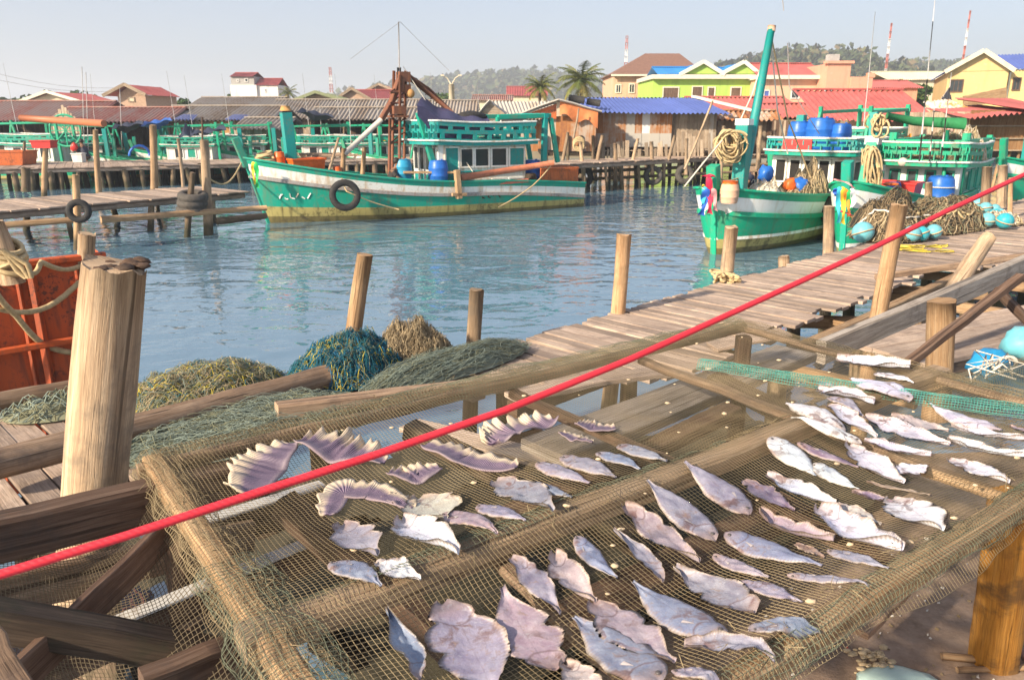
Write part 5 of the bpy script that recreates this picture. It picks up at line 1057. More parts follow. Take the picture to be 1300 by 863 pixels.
for px, py, mt, r_, lab in ((1003, 236, M_orange, .16, 'orange bag on the side deck by the tyres'), (1015, 238, M_blue, .2, 'blue bag on the side deck by the tyres'), (972, 222, M_blue, .2, 'small blue bundle behind the pale sack heap')):
    m = MB(); m.ball(PD(px, py, 19.3 if px > 980 else 19.9), r_, 12, 8, 1, .8, 1.1, .5); solo(m, 'bag', mt, lab, 'bag')
person(W(b2, (-2.9, -.4, .95)), 3.6, 'dark haired person sitting low behind the pale sack heap', M_navy, M_black, .95)
# ---- boat at the pier with the coloured ribbons
S3 = P(1068, 320, 0); h3 = Vector((-.65, -.76, 0))
b3 = thing('fishing_boat', 'green boat with rainbow ribbons on its stem moored at the walkway', 'fishing boat', S3, math.atan2(h3.y, h3.x), 'green fishing boats in the harbour')
H3 = Hull(10.2, 2.2, (.95, .88, 1.62), (.5, .5, 1.0), (.2, .2, .2), .2, (3.2, .62))
make_hull(b3, H3, [M_white, M_green, M_clean, M_green], (M_green, M_green)); stem(b3, H3, .45, .24, M_teal, .2)
xl = -1.9; z_ = bxz(b3, 1113, 172, xl).z; q = bxz(b3, 1095, 215, xl)
tpost(b3, bxz(b3, 1096, 240, -1.6), bxz(b3, 1109, 178, -2.1), .26, M_green, 'bow_post'); m = MB(); a = bxz(b3, 1109, 178, -2.1); m.box(a, (.32, .32, .2)); m.build('post_cap', M_white, b3); tpost(b3, a, bxz(b3, 1110, 143, -2.15), .2, M_teal2, 'post_tip')
xf = -6.3; z1 = bxz(b3, 1165, 211, xf).z; hw = .9
cabin(b3, xf, -9.3, 1.0, .5, z1, 4, [(.08, .28, .42, .9, 3), (.38, .58, .42, .9, 3), (.68, .9, .42, .9, 2), (.1, .4, .08, .3, 3), (.5, .9, .08, .3, 3)], .55, M_clean, M_green, (M_teal, M_glass), (.5, .9), M_green, rise=.02, gap=.11)
zb = bxz(b3, 1200, 180, -7).z
for y in (-.95, .95):
    for x in (-6.6, -9.9): tpost(b3, (x, y, .9), (x, y, zb + (.15 if x < -9 else .25)), .16 if x < -9 else .2, M_green, 'gallows_post')
    tpost(b3, (-6.4, y, zb), (-10.4, y, zb), .15, M_green, 'gallows_beam'); tpost(b3, (-10.0, y, zb), (-10.15, y * 1.1, 1.0), .15, M_green, 'gallows_post')
for x in (-6.6, -9.9): tpost(b3, (x, -1.05, zb - .01), (x, 1.05, zb - .01), .14, M_green, 'gallows_beam')
m = MB(); m.tube([bxz(b3, 1197, 238, -6.1), bxz(b3, 1203, 165, -6.1)], .05, 8); m.build('mast', M_green, b3)
m = MB(); m.tube([bxz(b3, 1126, 147, -5.5), bxz(b3, 1160, 154, -6), bxz(b3, 1225, 158, -6.6)], [.09, .12, .16], 8, wob=.25); m.build('rolled_awning', plain('dark_green_canvas', (.02, .17, .06), .8), b3)
M_ant = plain('antenna_grey', (.5, .48, .46), .6); 
for px0, px1, y1, Y, lab in ((1167, 1188, -10, 21.5, 'tall black and white whip antenna on the boat at the pier'), (1180, 1187, 128, 21.6, 'short whip antenna beside the tall one on the pier boat'), (1194, 1208, 92, 21, 'leaning grey whip antenna over the green rail')):
    a = PD(px0, 205, Y); b = PD(px1, y1, Y); r = thing('antenna', lab, 'antenna', a)
    for k in range(6):
        m = MB(); m.tube([a.lerp(b, k / 6), a.lerp(b, (k + 1) / 6)], .024 - .003 * k, 6); m.build('rod_section', M_ant if k % 2 else (M_black if k < 5 else M_ant), r, world=True)
coil(1111, 158, 19.6, 10, .17, .26, 'tan rope coil hung on the tip of the pier boat bow post', tilt=0, r_=.025); coil(1105, 218, 19.2, 15, .14, .6, 'long hanks of tan rope hanging down the pier boat bow post', tilt=-.4, r_=.022)
RB = lambda px, py: PD(px, py, 17.25)
for pts, c, lab in (([(1060, 228), (1076, 232), (1086, 240)], 'pink', 'pink ribbon wound round the pier boat stem'), ([(1066, 238), (1064, 262), (1066, 284)], 'cyan', 'long cyan ribbon hanging down the pier boat stem'), ([(1070, 238), (1071, 262), (1070, 285)], 'yellow', 'yellow ribbon beside the long cyan one'), ([(1073, 240), (1076, 258), (1079, 276)], 'orange', 'orange ribbon curling down beside the yellow one'), ([(1078, 242), (1078, 262), (1083, 268)], 'green', 'green ribbon looped at the right of the stem'), ([(1082, 240), (1084, 256), (1076, 272)], 'white', 'white ribbon looped at the right of the stem'), ([(1068, 268), (1078, 272), (1082, 274)], 'red', 'red ribbon knot low on the pier boat stem'), ([(1061, 240), (1060, 250)], 'blue', 'short blue ribbon at the left of the pier boat stem')):
    ribbon([RB(*p) for p in pts], .1, M_rib[c], lab)
q = bxz(b3, 1143, 258, -4.6); tub(W(b3, (-3.7, q.y + .1, .88)), .8, 1.05, .5, M_red, 'red fish crate on the deck of the pier boat', b3.rotation_euler.z + PI / 2)
drum(W(b3, (-5.3, .75, .68)), .78, .34, M_blue, 'large blue barrel with a pale rope round it beside the net heap', group='blue barrels on the boats'); m = MB(); m.torus(W(b3, (-5.3, .75, 1.2)), .375, .014, (0, 0, 1), 24, 6); solo(m, 'rope', M_wrope, 'pale rope loop tied round the large blue barrel', 'rope')
drum(W(b3, (-3.3, .1, 1.05)), .35, .17, M_blue, 'small blue can behind the pier boat bow', 'can', 'can'); m = MB(); m.ball(W(b3, (-2.4, .25, 1.42)), .15, 10, 6, 1.4, 1, .3); solo(m, 'orange_bowl', M_orange, 'orange bowl on the pier boat bow below the rope hanks', 'bowl')
heap(W(b3, (-7.4, .2, z1 + .12)), .9, .6, .75, 'grey netting heaped on the cabin roof of the pier boat', [M_netbrown, M_netolive], 260, .008, M_netbrown, seed=11); heap(W(b3, (-7.9, .75, z1 + .12)), .6, .3, .8, 'pale net bundle at the back of the cabin roof', [M_nettan, M_sack], 160, .009, M_nettan, seed=12)
m = MB(); m.ball(bxz(b3, 1146, 206, -5.85), .13, 10, 8); solo_ = m
for k, v in enumerate(m.v): m.v[k] = W(b3, v)
solo(m, 'float', M_sack, 'round white float hanging on the pier boat railing', 'float')
# ---- generic green boats further off
def small_boat(loc, hd_, label, L=9.0):
    r = thing('fishing_boat', label, 'fishing boat', loc, hd_, 'green fishing boats in the harbour'); Hh = Hull(L, 2.4, (1.0, 1.05, 1.75), (.6, .68, 1.2), (.25, .25, .35), .6)
    make_hull(r, Hh, [M_wl, M_green, M_white, M_green], (M_green, M_green), n=20); stem(r, Hh, .6, .22, M_green, .25)
    tpost(r, (-1.3, 0, 1), (-1.25, 0, 3.1), .26, M_teal2, 'bow_post'); tpost(r, (-1.9, .5, 1), (-1.9, .5, 2.5), .2, M_teal, 'bow_post')
    cabin(r, -5.2, -8.0, .9, .7, 2.0, 4, [(.08, .26, .45, .9, 0), (.36, .54, .45, .9, 1), (.64, .82, .45, .9, 0), (.1, .9, .08, .3, 1)], .55, M_white, M_teal, (M_teal, M_glass), (.45, .92), M_teal)
    for y in (-.9, .9):
        tpost(r, (-8.5, y, .7), (-8.4, y, 3.5), .15, M_green, 'gallows_post'); tpost(r, (-5.0, y, 2), (-4.7, y, 3.4), .13, M_green, 'gallows_post'); tpost(r, (-8.4, y, 3.3), (-4.7, y, 3.2), .12, M_green, 'gallows_beam'); tpost(r, (-4.2, y, .9), (-4.7, y, 3.2), .11, M_green, 'raked_post')
    tpost(r, (-8.4, -1, 3.3), (-8.4, 1, 3.3), .14, M_green, 'gallows_beam')
    m = MB(); m.tube([(-5.8, .3, 2.6), (-5.6, .3, 6.6)], [.018, .008], 6); m.build('antenna', M_ant, r)
    return r
p = small_boat(PD(1085, 200, 30) + Vector((-4.3, -4.4, 0)), math.atan2(-.71, -.7), 'green boat half hidden behind the blue barrels and the rope coil post'); p.location.z = p.location.z * 0
dup(p, (PD(1283, 200, 26.5).x, 26.5, 0), math.atan2(-.6, -.8), 'green boat cut off by the right edge behind the walkway')
def side_boat(px, Y, face, label, sc_=.8): a = PD(px, 150, Y); return dup(p, (a.x, a.y, 0), face, label, None, sc_)
side_boat(-100, 40.5, PI, 'striped green and white boat at the far left edge', .85); bpy.data.objects
side_boat(104, 41, PI + .12, 'green boat with a white cabin behind the stout weathered post'); side_boat(130, 44.5, PI + .3, 'green boat in the second row behind the crouching person'); side_boat(277, 42.5, PI + .25, 'green boat with its bow posts beside the orange plywood panel')
side_boat(176, 43, PI + .2, 'green boat tucked between the blue cover and the black tarp'); side_boat(322, 43.5, PI + .1, 'green boat just left of the trawler bow post, in the back row'); side_boat(505, 45, PI + .2, 'green boat behind the trawler crane frame')
side_boat(372, 44, PI + .2, 'green boat behind the trawler bow post'); side_boat(446, 43, PI - .15, 'green boat behind the rusty crane strut'); side_boat(232, 44.5, .2, 'green boat behind the black tarp, bow to the right')
# blue and teal covers on the far boats
tarp((PD(176, 160, 40), PD(219, 152, 40), PD(214, 150, 43), PD(184, 155, 43)), 'bright blue cover draped on the green boat behind the stout post', M_btarp, .5); tarp((PD(140, 163, 40), PD(182, 157, 40), PD(180, 154, 43), PD(146, 158, 43)), 'dark cover on the green boat left of the bright blue cover', M_navy, .4)
tarp((PD(374, 141, 42), PD(425, 149, 42), PD(420, 146, 44), PD(384, 138, 44)), 'black cover stretched behind the trawler bow post', M_navy, .4)
for px, Y, y1 in ((107, 41, 85), (155, 41.5, 112), (112, 40, 92), (446, 43, 128), (409, 44, 130)):
    strand([PD(px, 190, Y), PD(px - 3, y1, Y)], .018, M_ant, {107: 'tallest pale whip antenna over the far left boats', 155: 'pale pole beside the dormer house', 112: 'second pale whip antenna close to the tallest', 446: 'pale pole over the boats left of the crane', 409: 'short pale pole right of the trawler bow post'}[px], 'antenna', 'antenna')
m = MB(); m.torus(PD(83, 166, 39), .75, .05, (0, 1, 0), 24, 6)
for k in range(4): a = k * PI / 4; c = PD(83, 166, 39); m.bar(c + Vector((math.cos(a), 0, math.sin(a))) * .75, c - Vector((math.cos(a), 0, math.sin(a))) * .75, .05, .04)
solo(m, 'winch_wheel', M_green, 'green spoked winch wheel on the striped far left boat', 'winch wheel')
m = MB(); m.tube([PD(164 + 13 * (1 - math.cos(a / 8 * PI)), 198 - 13 * math.sin(a / 8 * PI) - 0, 36) for a in range(9)], .06, 6); solo(m, 'hoop', M_blue, 'blue arched hoop standing on the rear pier', 'hoop')
M_shadesheet = plain('dark_shade_sheet', (.055, .048, .03), .95, .45, 7, .8)  # near-black colour standing in for the shade under the rack
# ------------------------------------------------------------------ walkway (s along, t across)
DV = Vector((.7071, .7071, 0)); NV = Vector((-.7071, .7071, 0))
def WK(s_, t_, z=1.2): return DV * s_ + NV * t_ + Vector((0, 0, z))
wk = thing('walkway', 'grey plank walkway with a broken ragged edge running off to the right', 'walkway', tuple(WK(0, 3.4, 0)))
m = MB(); s_ = -2.2; ragged = 2.45
while s_ < 27:
    ww = rnd(.12, .19); ragged += rnd(-.09, .09); ragged = min(2.62, max(2.22, ragged)); t1 = 5.55 if s_ < 2.0 else (4.9 - (s_ - 2) * .3 if s_ < 3.4 else 4.42) + rnd(-.03, .05); t0 = ragged + rnd(-.05, .05) + (.3 * math.sin(max(0, min(1, (s_ - 5.6) / 6)) * PI))
    if 5.1 < s_ < 10.5: t0 = 2.98 + rnd(-.1, .1) + .1 * nz(s_ * 1.3, 5)
    if 5.55 < s_ < 5.8 : t0 = 3.05
    z = 1.178 + rnd(-.006, .006)
    if s_ < 5.1: t0 = (4.0 if s_ < 2.2 else lerp(4.15, 3.6, (s_ - 2.2) / 1.4) if s_ < 3.6 else lerp(3.5, 2.7, (s_ - 3.6) / 1.5)) + rnd(-.12, .08)
    m.bar(WK(s_ + ww / 2, t0, z + rnd(-.008, .008)), WK(s_ + ww / 2 + rnd(-.02, .02), t1, z), ww - rnd(.008, .02), .032, .004, seg=3, warp=.004); s_ += ww
m.build('deck', W_deck, wk, world=True)
for t_ in (2.75, 3.5, 4.25):
    m = MB(); m.bar(WK({2.75: 4.9, 3.5: 3.5, 4.25: -2.2}[t_], t_, 1.08), WK(27, t_, 1.08), .1, .13, .01, .4, 8, .01); m.build('beam', W_rail if t_ < 3 else W_beam, wk, world=True)
for k in range(16):
    s_ = -1 + k * 1.75
    for t_ in (2.75, 4.28)[0 if s_ > 4.6 else 1:]:
        m = MB(); m.log(WK(s_ + rnd(-.2, .2), t_ + rnd(-.1, .1), -.6), WK(s_, t_ + .05, 1.05), .09, .08, 9, 4, .01); m.build('pile', W_pile, wk, world=True)
    m = MB(); m.bar(WK(s_, 1.7 if 5 < s_ < 12 else 2.4 if s_ > 5 else 3.9, .96), WK(s_, 4.45, .96), .09, .12, .01, .5); m.build('cross_beam', W_rail, wk, world=True)
m = MB(); m.bar(WK(5.4, 3.1, 1.215), WK(5.95, 2.75, 1.3), .2, .025); m.build('lifted_board', W_deck, wk, world=True)
# ---- posts near the walkway
NG = 'wooden posts beside the near walkway'
post(146, 338, 122, 640, 2.4, .2, 'thick weathered grey brown post in the left foreground with a cracked top', W_post, z0=-.3, group=NG, seg=20, n=14, taper=.97)
m = MB()
m = MB(); 
for k in range(14): a = rnd(0, 6.3); r_ = rnd(.02, .09); c = PD(146, 338, 2.4) + Vector((math.cos(a) * r_, math.sin(a) * r_, .002)); m.ball(c, rnd(.012, .03), 7, 5, 1.2, 1, .5, .5)
solo(m, 'rotten_top', W_beam, 'crumbly rotten end grain on top of the thick foreground post', 'wood crumbs')
post(111, 296, 109, 490, 5.75, .128, 'slim tan post with knotted ropes beside the rusty orange hull', W_post, z0=.2, group=NG, seg=14, n=10)
post(463, 323, 452, 425, 5.9, .13, 'leaning post with a split top behind the blue green net heap', W_post2, z0=-.4, group=NG, seg=14, n=8, bend=.02)
post(605, 367, 602, 440, 6.1, .125, 'short pale post with a wire ring by the grey green net', W_post, z0=-.4, group=NG, seg=14)
post(792, 298, 782, 400, 7.25, .145, 'leaning post at the walkway edge in the middle of the water view', W_post2, z0=-.4, group=NG, seg=14)
post(929, 288, 923, 356, 8.95, .16, 'post with tan rope knotted round its foot, in front of the ribboned bow', W_post, z0=-.4, group=NG, seg=14); post(995, 325, 995, 342, 9.95, .15, 'very short sawn stub on the walkway edge', W_post, z0=.9, group=NG, seg=12)
post(1053, 262, 1050, 322, 10.8, .155, 'post between the two ribboned boat bows', W_post, z0=-.4, group=NG, seg=12); post(1142, 260, 1109, 450, 6.35, .135, 'long slanting pole through the broken walkway edge', W_post2, z0=-.4, group=NG, seg=12)
post(1179, 232, 1179, 268, 13.6, .13, 'weathered post behind the net heap with floats', W_post, z0=-.4, group=NG, seg=10); post(1253, 212, 1252, 262, 15.2, .18, 'grey mooring post beside the pier boat stern, nearer one', W_post, z0=-.4, group=NG); post(1273, 210, 1272, 258, 16.5, .2, 'grey mooring post beside the pier boat stern, farther one', W_post, z0=-.4, group=NG); post(1283, 226, 1283, 262, 14.6, .09, 'thin post at the right end of the walkway', W_post2, z0=0, group=NG)
post(1254, 302, 1208, 372, 7.4, .15, 'leaning log with a rounded end on the right of the walkway', W_post, group=NG, seg=12, Y2=6.9)
post(1195, 382, 1190, 480, 4.5, .16, 'squat split post just behind the drying rack', W_rail, z0=1.2, group=NG, seg=14, taper=.99)
post(1287, 640, 1262, 838, 2.02, .15, 'bright orange worn post under the right front edge of the rack', W_orange, Y2=P(1262, 838, 1.16).y, group=NG, seg=20, n=12, taper=.97)
coil(918, 351, 8.85, 12, .13, .06, 'tan rope knotted round the foot of the post by the ribboned bow', tilt=0, r_=.016)
# ---- logs and beams
def beam(a, b, w_, h_, label, mat=None, c=None, name='timber', cat='timber', seg=6, warp=.003, roll=0.0, group=None):
    m = MB(); m.bar(PD(*a), PD(*b), w_, h_, c, .5 if mat is None else None, seg, warp, roll); return solo(m, name, mat or W_beam, label, cat, group)
def logp(a, b, d0, d1, label, mat=None, seg=16, n=14): m = MB(); m.log(PD(*a), PD(*b), d0 / 2, d1 / 2, seg, n, .006, .1); return solo(m, 'log', mat or W_log, label, 'log', 'logs lying on the walkway')
logp((-40, 598, 3.38), (424, 476, 5.05), .155, .165, 'long cracked log lying over the nets on the left walkway'); logp((-30, 516, 4.5), (114, 490, 4.9), .135, .13, 'shorter log next to the rusty orange hull'); beam((351, 522, 4.25), (640, 487, 5.0), .1, .1, 'pale sawn timber sticking out along the edge of the rack net', W_log, group='logs lying on the walkway')
def ptz(px, py, z=.98): return (px, py, P(px, py, z).y)
LB = 'timbers under and beside the drying rack'
beam((-40, 690, 1.72), (335, 603, 2.3), .085, .12, 'heavy dark brown timber crossing in front of the thick foreground post', W_beam, group=LB); beam((22, 862, 1.3), (248, 640, 2.0), .02, .085, 'thin dark board slanting up to the red rope', W_beam, group=LB)
beam((-40, 765, 1.75), (320, 680, 2.35), .04, .11, 'grey board under the hanging net at lower left', W_log, group=LB); beam((-60, 778, 1.35), (310, 838, 1.55), .07, .075, 'dark soaked timber low at the left edge', W_dark, group=LB)
beam((180, 872, 1.3), (400, 785, 1.55), .05, .07, 'brown timber rising from the bottom edge to the rack corner', W_beam, group=LB); beam((-30, 790, 1.15), (22, 880, 1.05), .05, .03, 'tan board end in the bottom left corner', W_log, group=LB)
M_wwash = paint('white_washed_wood', (.58, .57, .55), .9, (.25, .2, .17), (.3, .25, .2), .8)
for a, b, lab in (((30, 862, 1.75), (400, 704, 2.35), 'dark plank with a white painted edge, lower of two under the rack'), ((215, 696, 2.2), (410, 632, 2.6), 'dark plank with a white painted edge, upper of two under the rack')):
    r = thing('plank', lab, 'plank', tuple(PD(*a))); m = MB(); m.bar(PD(*a), PD(*b), .05, .1, .004, .3, 5, .002); m.build('board', W_beam, r, world=True); m = MB(); up = Vector((0, 0, .058)); m.bar(PD(*a) + up, PD(*b) + up, .055, .012, .003, .5); m.build('painted_edge', M_wwash, r, world=True)
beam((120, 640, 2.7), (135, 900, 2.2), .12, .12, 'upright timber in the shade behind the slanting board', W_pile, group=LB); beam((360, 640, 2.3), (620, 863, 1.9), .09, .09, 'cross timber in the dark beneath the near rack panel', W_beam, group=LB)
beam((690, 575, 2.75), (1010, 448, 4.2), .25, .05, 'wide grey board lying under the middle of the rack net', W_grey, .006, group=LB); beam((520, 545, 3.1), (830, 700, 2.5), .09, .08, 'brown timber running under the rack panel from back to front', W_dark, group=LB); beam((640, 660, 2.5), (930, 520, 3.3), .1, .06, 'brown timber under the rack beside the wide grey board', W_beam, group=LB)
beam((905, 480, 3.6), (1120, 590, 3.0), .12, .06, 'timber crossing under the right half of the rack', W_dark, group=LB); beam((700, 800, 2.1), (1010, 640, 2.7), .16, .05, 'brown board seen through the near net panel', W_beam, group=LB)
for k, (a, b) in enumerate((((520, 540, 4.0), (700, 585, 3.4)), ((690, 488, 4.6), (850, 472, 4.9)), ((650, 505, 4.3), (760, 482, 4.7)))): beam(a, b, .16, .03, ('pale loose board under the far left rack panel', 'pale broken board end behind the rack edge', 'second pale broken board beside the black gap')[k], W_deck, group=LB)
beam((1042, 447, 4.5), (1320, 328, 6.2), .07, .15, 'long grey squared beam right of the walkway gap', W_grey, group=LB); beam((1140, 470, 3.9), (1295, 352, 4.6), .05, .05, 'dark reddish pole leaning across the squat split post', W_beam, group=LB)
beam((1112, 352, 8.6), (1320, 322, 8.8), .06, .07, 'weathered plank lying along the broken walkway edge', W_log, group=LB); beam((1265, 368, 4.8), (1310, 412, 4.5), .05, .05, 'short dark stick at the right edge of the picture', W_beam, group=LB)
beam(ptz(1003, 408), ptz(1128, 410), .1, .12, 'orange brown cross beam in the gap below the walkway, left one', W_rail, group=LB); beam(ptz(1118, 368), ptz(1252, 374), .1, .12, 'orange brown cross beam in the gap below the walkway, right one', W_rail, group=LB); beam(ptz(1240, 354), ptz(1330, 347), .1, .12, 'cross beam under the far right gap', W_rail, group=LB)
r = thing('board_platform', 'pale boards laid as a small landing right of the squat split post', 'platform', tuple(P(1240, 430, 1.25)))
m = MB(); A, B_ = P(1165, 462, 1.3), P(1150, 425, 1.3); d = P(1330, 395, 1.3) - P(1150, 430, 1.3)
pn = Vector((-d.y, d.x, 0)).normalized()
for k in range(5): q = A + pn * (.15 * k); m.bar(q - d * .02 * rnd(0, 1), q + d * 1.4, .146, .04)
m.build('deck', W_deck, r, world=True); m = MB(); m.bar(A - Vector((0, 0, .1)), A + d * 1.4 - Vector((0, 0, .1)), .06, .16); m.build('edge_beam', W_log, r, world=True)
for k, (a, b, lab) in enumerate((((330, 700, 2.2), (700, 560, 3.6), 'black timber added for shade low over the water under the far left panel'), ((250, 860, 1.5), (560, 640, 2.6), 'black timber added for shade low over the water nearest the bottom left corner'), ((420, 830, 1.9), (760, 600, 3.0), 'black timber added for shade low under the middle rail'), ((500, 620, 2.9), (720, 880, 2.0), 'black cross timber added for shade low under the near panel'), ((560, 560, 3.6), (880, 640, 3.1), 'black cross timber added for shade low behind the middle rail'), ((200, 650, 2.6), (480, 760, 2.2), 'black cross timber added for shade low under the left rail'))):
    a = PD(*a); b = PD(*b); z = .75 - .06 * k; ca = Vector((0, 0, CH)); a = ca + (a - ca) * ((z - CH) / (a.z - CH)); b = ca + (b - ca) * ((z - CH) / (b.z - CH)); m = MB(); m.bar(a, b, .34, .12, .01); solo(m, 'timber', W_dark, lab, 'timber', LB)  # near-black timbers added to darken the water under the rack
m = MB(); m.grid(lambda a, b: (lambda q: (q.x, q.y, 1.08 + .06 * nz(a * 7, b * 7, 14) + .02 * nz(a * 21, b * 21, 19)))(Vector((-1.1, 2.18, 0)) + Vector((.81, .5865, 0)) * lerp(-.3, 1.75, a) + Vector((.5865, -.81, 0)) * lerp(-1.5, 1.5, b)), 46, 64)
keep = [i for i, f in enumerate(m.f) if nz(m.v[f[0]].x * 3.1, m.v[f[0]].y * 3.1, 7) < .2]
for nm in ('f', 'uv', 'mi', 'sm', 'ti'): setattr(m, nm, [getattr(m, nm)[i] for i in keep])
solo(m, 'shade_sheet', M_shadesheet, 'dark holed sheet added for shade on the low timbers under the far left panel', 'fishing net')  # added dark sheet, gives the far left panel its shade from below
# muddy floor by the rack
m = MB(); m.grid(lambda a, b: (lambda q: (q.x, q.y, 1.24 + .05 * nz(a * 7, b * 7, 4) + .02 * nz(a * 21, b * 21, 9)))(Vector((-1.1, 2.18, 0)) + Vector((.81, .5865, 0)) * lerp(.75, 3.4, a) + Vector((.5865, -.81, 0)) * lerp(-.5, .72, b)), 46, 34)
solo(m, 'shade_sheet', M_shadesheet, 'dark net sheet added for shade on the floor under the rack', 'fishing net')  # added dark sheet so the floor below the rack reads as shaded
g = G('muddy_floor'); a_ = g.noise(g.vec('Object'), 2.2, 6, .65); b_ = g.noise(g.vec('Object'), 14, 5, .7); c = g.ramp(g.math('ADD', g.math('MULTIPLY', a_, .6), g.math('MULTIPLY', b_, .4)), [(.35, (.13, .088, .06)), (.5, (.27, .19, .135)), (.62, (.37, .27, .2)), (.7, (.47, .37, .28))]); g.bump(b_, .5, .02); M_mud = g.done(c, .9, spec=.2)
m = MB(); pts = [P(1500, 1100, 1.1), P(2000, 640, 1.1), P(1420, 560, 1.1), P(1190, 575, 1.1), P(960, 650, 1.1), P(760, 800, 1.1), P(760, 1100, 1.1)]
pts = [(.2, .2), (4.6, .2), (4.6, 3.6), (2.9, 4.1), (1.7, 4.0), (.9, 3.0), (.25, 2.2)]
top = [(x, y, 1.16) for x, y in pts]; m.poly(top); n = len(pts)
for k in range(n): a, b = pts[k], pts[(k + 1) % n]; m.quad((a[0], a[1], .85), (b[0], b[1], .85), (b[0], b[1], 1.16), (a[0], a[1], 1.16))
struct(m, 'floor', M_mud)
m = MB(); bits = [plain('shell_bit', (.6, .55, .48), .8), M_netbrown, M_red]
for _ in range(420):
    x, y = rnd(.9, 2.6), rnd(1.5, 3.2); s_ = rnd(.002, .008); m.cm = 0 if R.random() < .55 else (1 if R.random() < .93 else 2); a = rnd(0, 6); d1 = Vector((math.cos(a), math.sin(a), rnd(-.3, .3))) * s_; d2 = d1.orthogonal().normalized() * s_ * .6; q = Vector((x, y, 1.166)); m.quad(q - d1 - d2, q + d1 - d2, q + d1 + d2 + Vector((0, 0, s_ * .4)), q - d1 + d2)
tag(m.build('litter', bits), kind='stuff')
def pebblepile(px, py, n, label, mat):
    m = MB(); c = P(px, py, 1.17)
    for _ in range(n): m.ball(c + Vector((rnd(-.07, .07), rnd(-.05, .05), rnd(.0, .035))), rnd(.007, .02), 7, 5, 1, .7, .5, .4, rnd(.2, .8))
    solo(m, 'scrap_pile', mat, label, 'scraps')
pebblepile(1104, 842, 45, 'little pile of pale fish scraps on the muddy floor', plain('fish_scrap', (.6, .46, .28), .7, .4, 40))
m = MB(); c = P(1140, 866, 1.17); m.ball(c, .09, 16, 8, 1.5, .9, .3, .2); solo(m, 'plastic_bag', plain('pale_green_plastic', (.45, .6, .55), .3, .2), 'pale green plastic scrap at the bottom edge of the floor', 'plastic scrap')
strand([P(1195, 832, 1.175), P(1235, 836, 1.18), P(1288, 838, 1.18)], .014, W_rail, 'tan root like stick at the foot of the orange post', 'stick', 'stick'); strand([P(1215, 850, 1.175), P(1330, 846, 1.175)], .011, W_rail, 'thin straight stick near the bottom right corner', 'stick', 'stick')
beam((1085, 800, 2.15), (1140, 745, 2.35), .09, .025, 'broken board poking out under the front rail', W_log, group=LB); m = MB(); m.ball(PD(1318, 835, 2.3), .05, 12, 8, 1, 1, .8, .3); solo(m, 'stone', plain('pink_stone', (.45, .27, .24), .8), 'pinkish stone at the right of the orange post foot', 'stone')
# ---- rusty orange hull on the left
A = Vector((-5.2, 4.15, 0)); B_ = Vector((-3.02, 5.72, 0)); dd = (B_ - A).normalized(); nn = Vector((-dd.y, dd.x, 0)); Lh = (B_ - A).length
ob_ = thing('barge', 'rusty orange hulled boat with vertical ribs moored at the left edge', 'boat', tuple(A))
M_hullor = paint('rusted_orange_hull', (.50, .085, .018), .85, (.10, .04, .025), (.13, .05, .03), .6, 1.3, .65)
m = MB()
m.grid(lambda a, b: A + dd * (Lh * a) - nn * (.0 - .12 * b) + Vector((0, 0, lerp(.3, 1.93 + .05 * a, b))), 12, 6, uvf=lambda a, b: (a * 2, b)); m.grid(lambda a, b: B_ + nn * (1.5 * a) + Vector((0, 0, lerp(.3, 1.98, b))) + dd * .0, 6, 4); m.grid(lambda a, b: A + dd * (Lh * a) + nn * (.2 + 1.3 * b) + Vector((0, 0, 1.55)), 4, 3)
m.build('hull', M_hullor, ob_, world=True)
for k in range(7):
    s_ = Lh - .12 - k * .38; m = MB(); m.bar(A + dd * s_ - nn * .03 + Vector((0, 0, .4)), A + dd * s_ + nn * .1 + Vector((0, 0, 1.93)), .05, .05, .006, .3); m.bar(A + dd * (s_ - .09) - nn * .02 + Vector((0, 0, .4)), A + dd * (s_ - .09) + nn * .1 + Vector((0, 0, 1.93)), .025, .03, .003, .3); m.build('rib', M_hullor, ob_, world=True)
m = MB(); m.bar(A + nn * .12 + Vector((0, 0, 1.96)), B_ + nn * .12 + Vector((0, 0, 2.0)), .07, .05, .01); m.build('gunwale', M_hullor, ob_, world=True); m = MB(); m.bar(A - nn * .01 + Vector((0, 0, 1.35)), B_ - nn * .01 + Vector((0, 0, 1.42)), .04, .05, .01); m.build('hull_seam', M_hullor, ob_, world=True)
m = MB(); m.ball(PD(4, 345, 5.6), .16, 14, 8, 1.4, .8, .5, .4); solo(m, 'cover', M_lblue, 'teal blue cover lying inside the rusty orange boat', 'cover')
post(-8, 282, 18, 360, 5.3, .14, 'leaning pole wrapped in rope at the left edge', W_post, group=NG, seg=12)
for k, (py, tl) in enumerate(((318, .2), (324, .1), (331, 0), (337, .1))):
    pass
m = MB()
for py, tl in ((312, .5), (319, .45), (326, .4), (332, -.3), (338, .45)): m.torus(PD(6 + (py - 312) * .35, py, 5.3), .105, .018, (tl, -.2, 1), 18, 6)
for k in range(3): m.tube([PD(4, 318, 5.15), PD(22 + k * 6, 345 - k * 5, 5.1), PD(32 + k * 4, 352, 5.15)], .016, 6)
solo(m, 'rope_lashing', M_rope, 'tan rope lashed round the leaning pole at the left edge', 'rope')
strand([PD(36, 345, 5.2), PD(52, 332, 5.3), PD(102, 338, 5.7)], .018, M_rope, 'tan rope from the lashed pole to the slim post', sag=.04); strand([PD(-20, 388, 5.0), PD(103, 356, 5.68)], .02, M_rope, 'upper tan rope slung across the rusty hull', sag=.13); strand([PD(-20, 350, 4.9), PD(20, 400, 5.2), PD(60, 440, 5.5), PD(116, 444, 5.65)], .022, M_rope, 'lower tan rope drooping across the rusty hull', sag=.03)
m = MB()
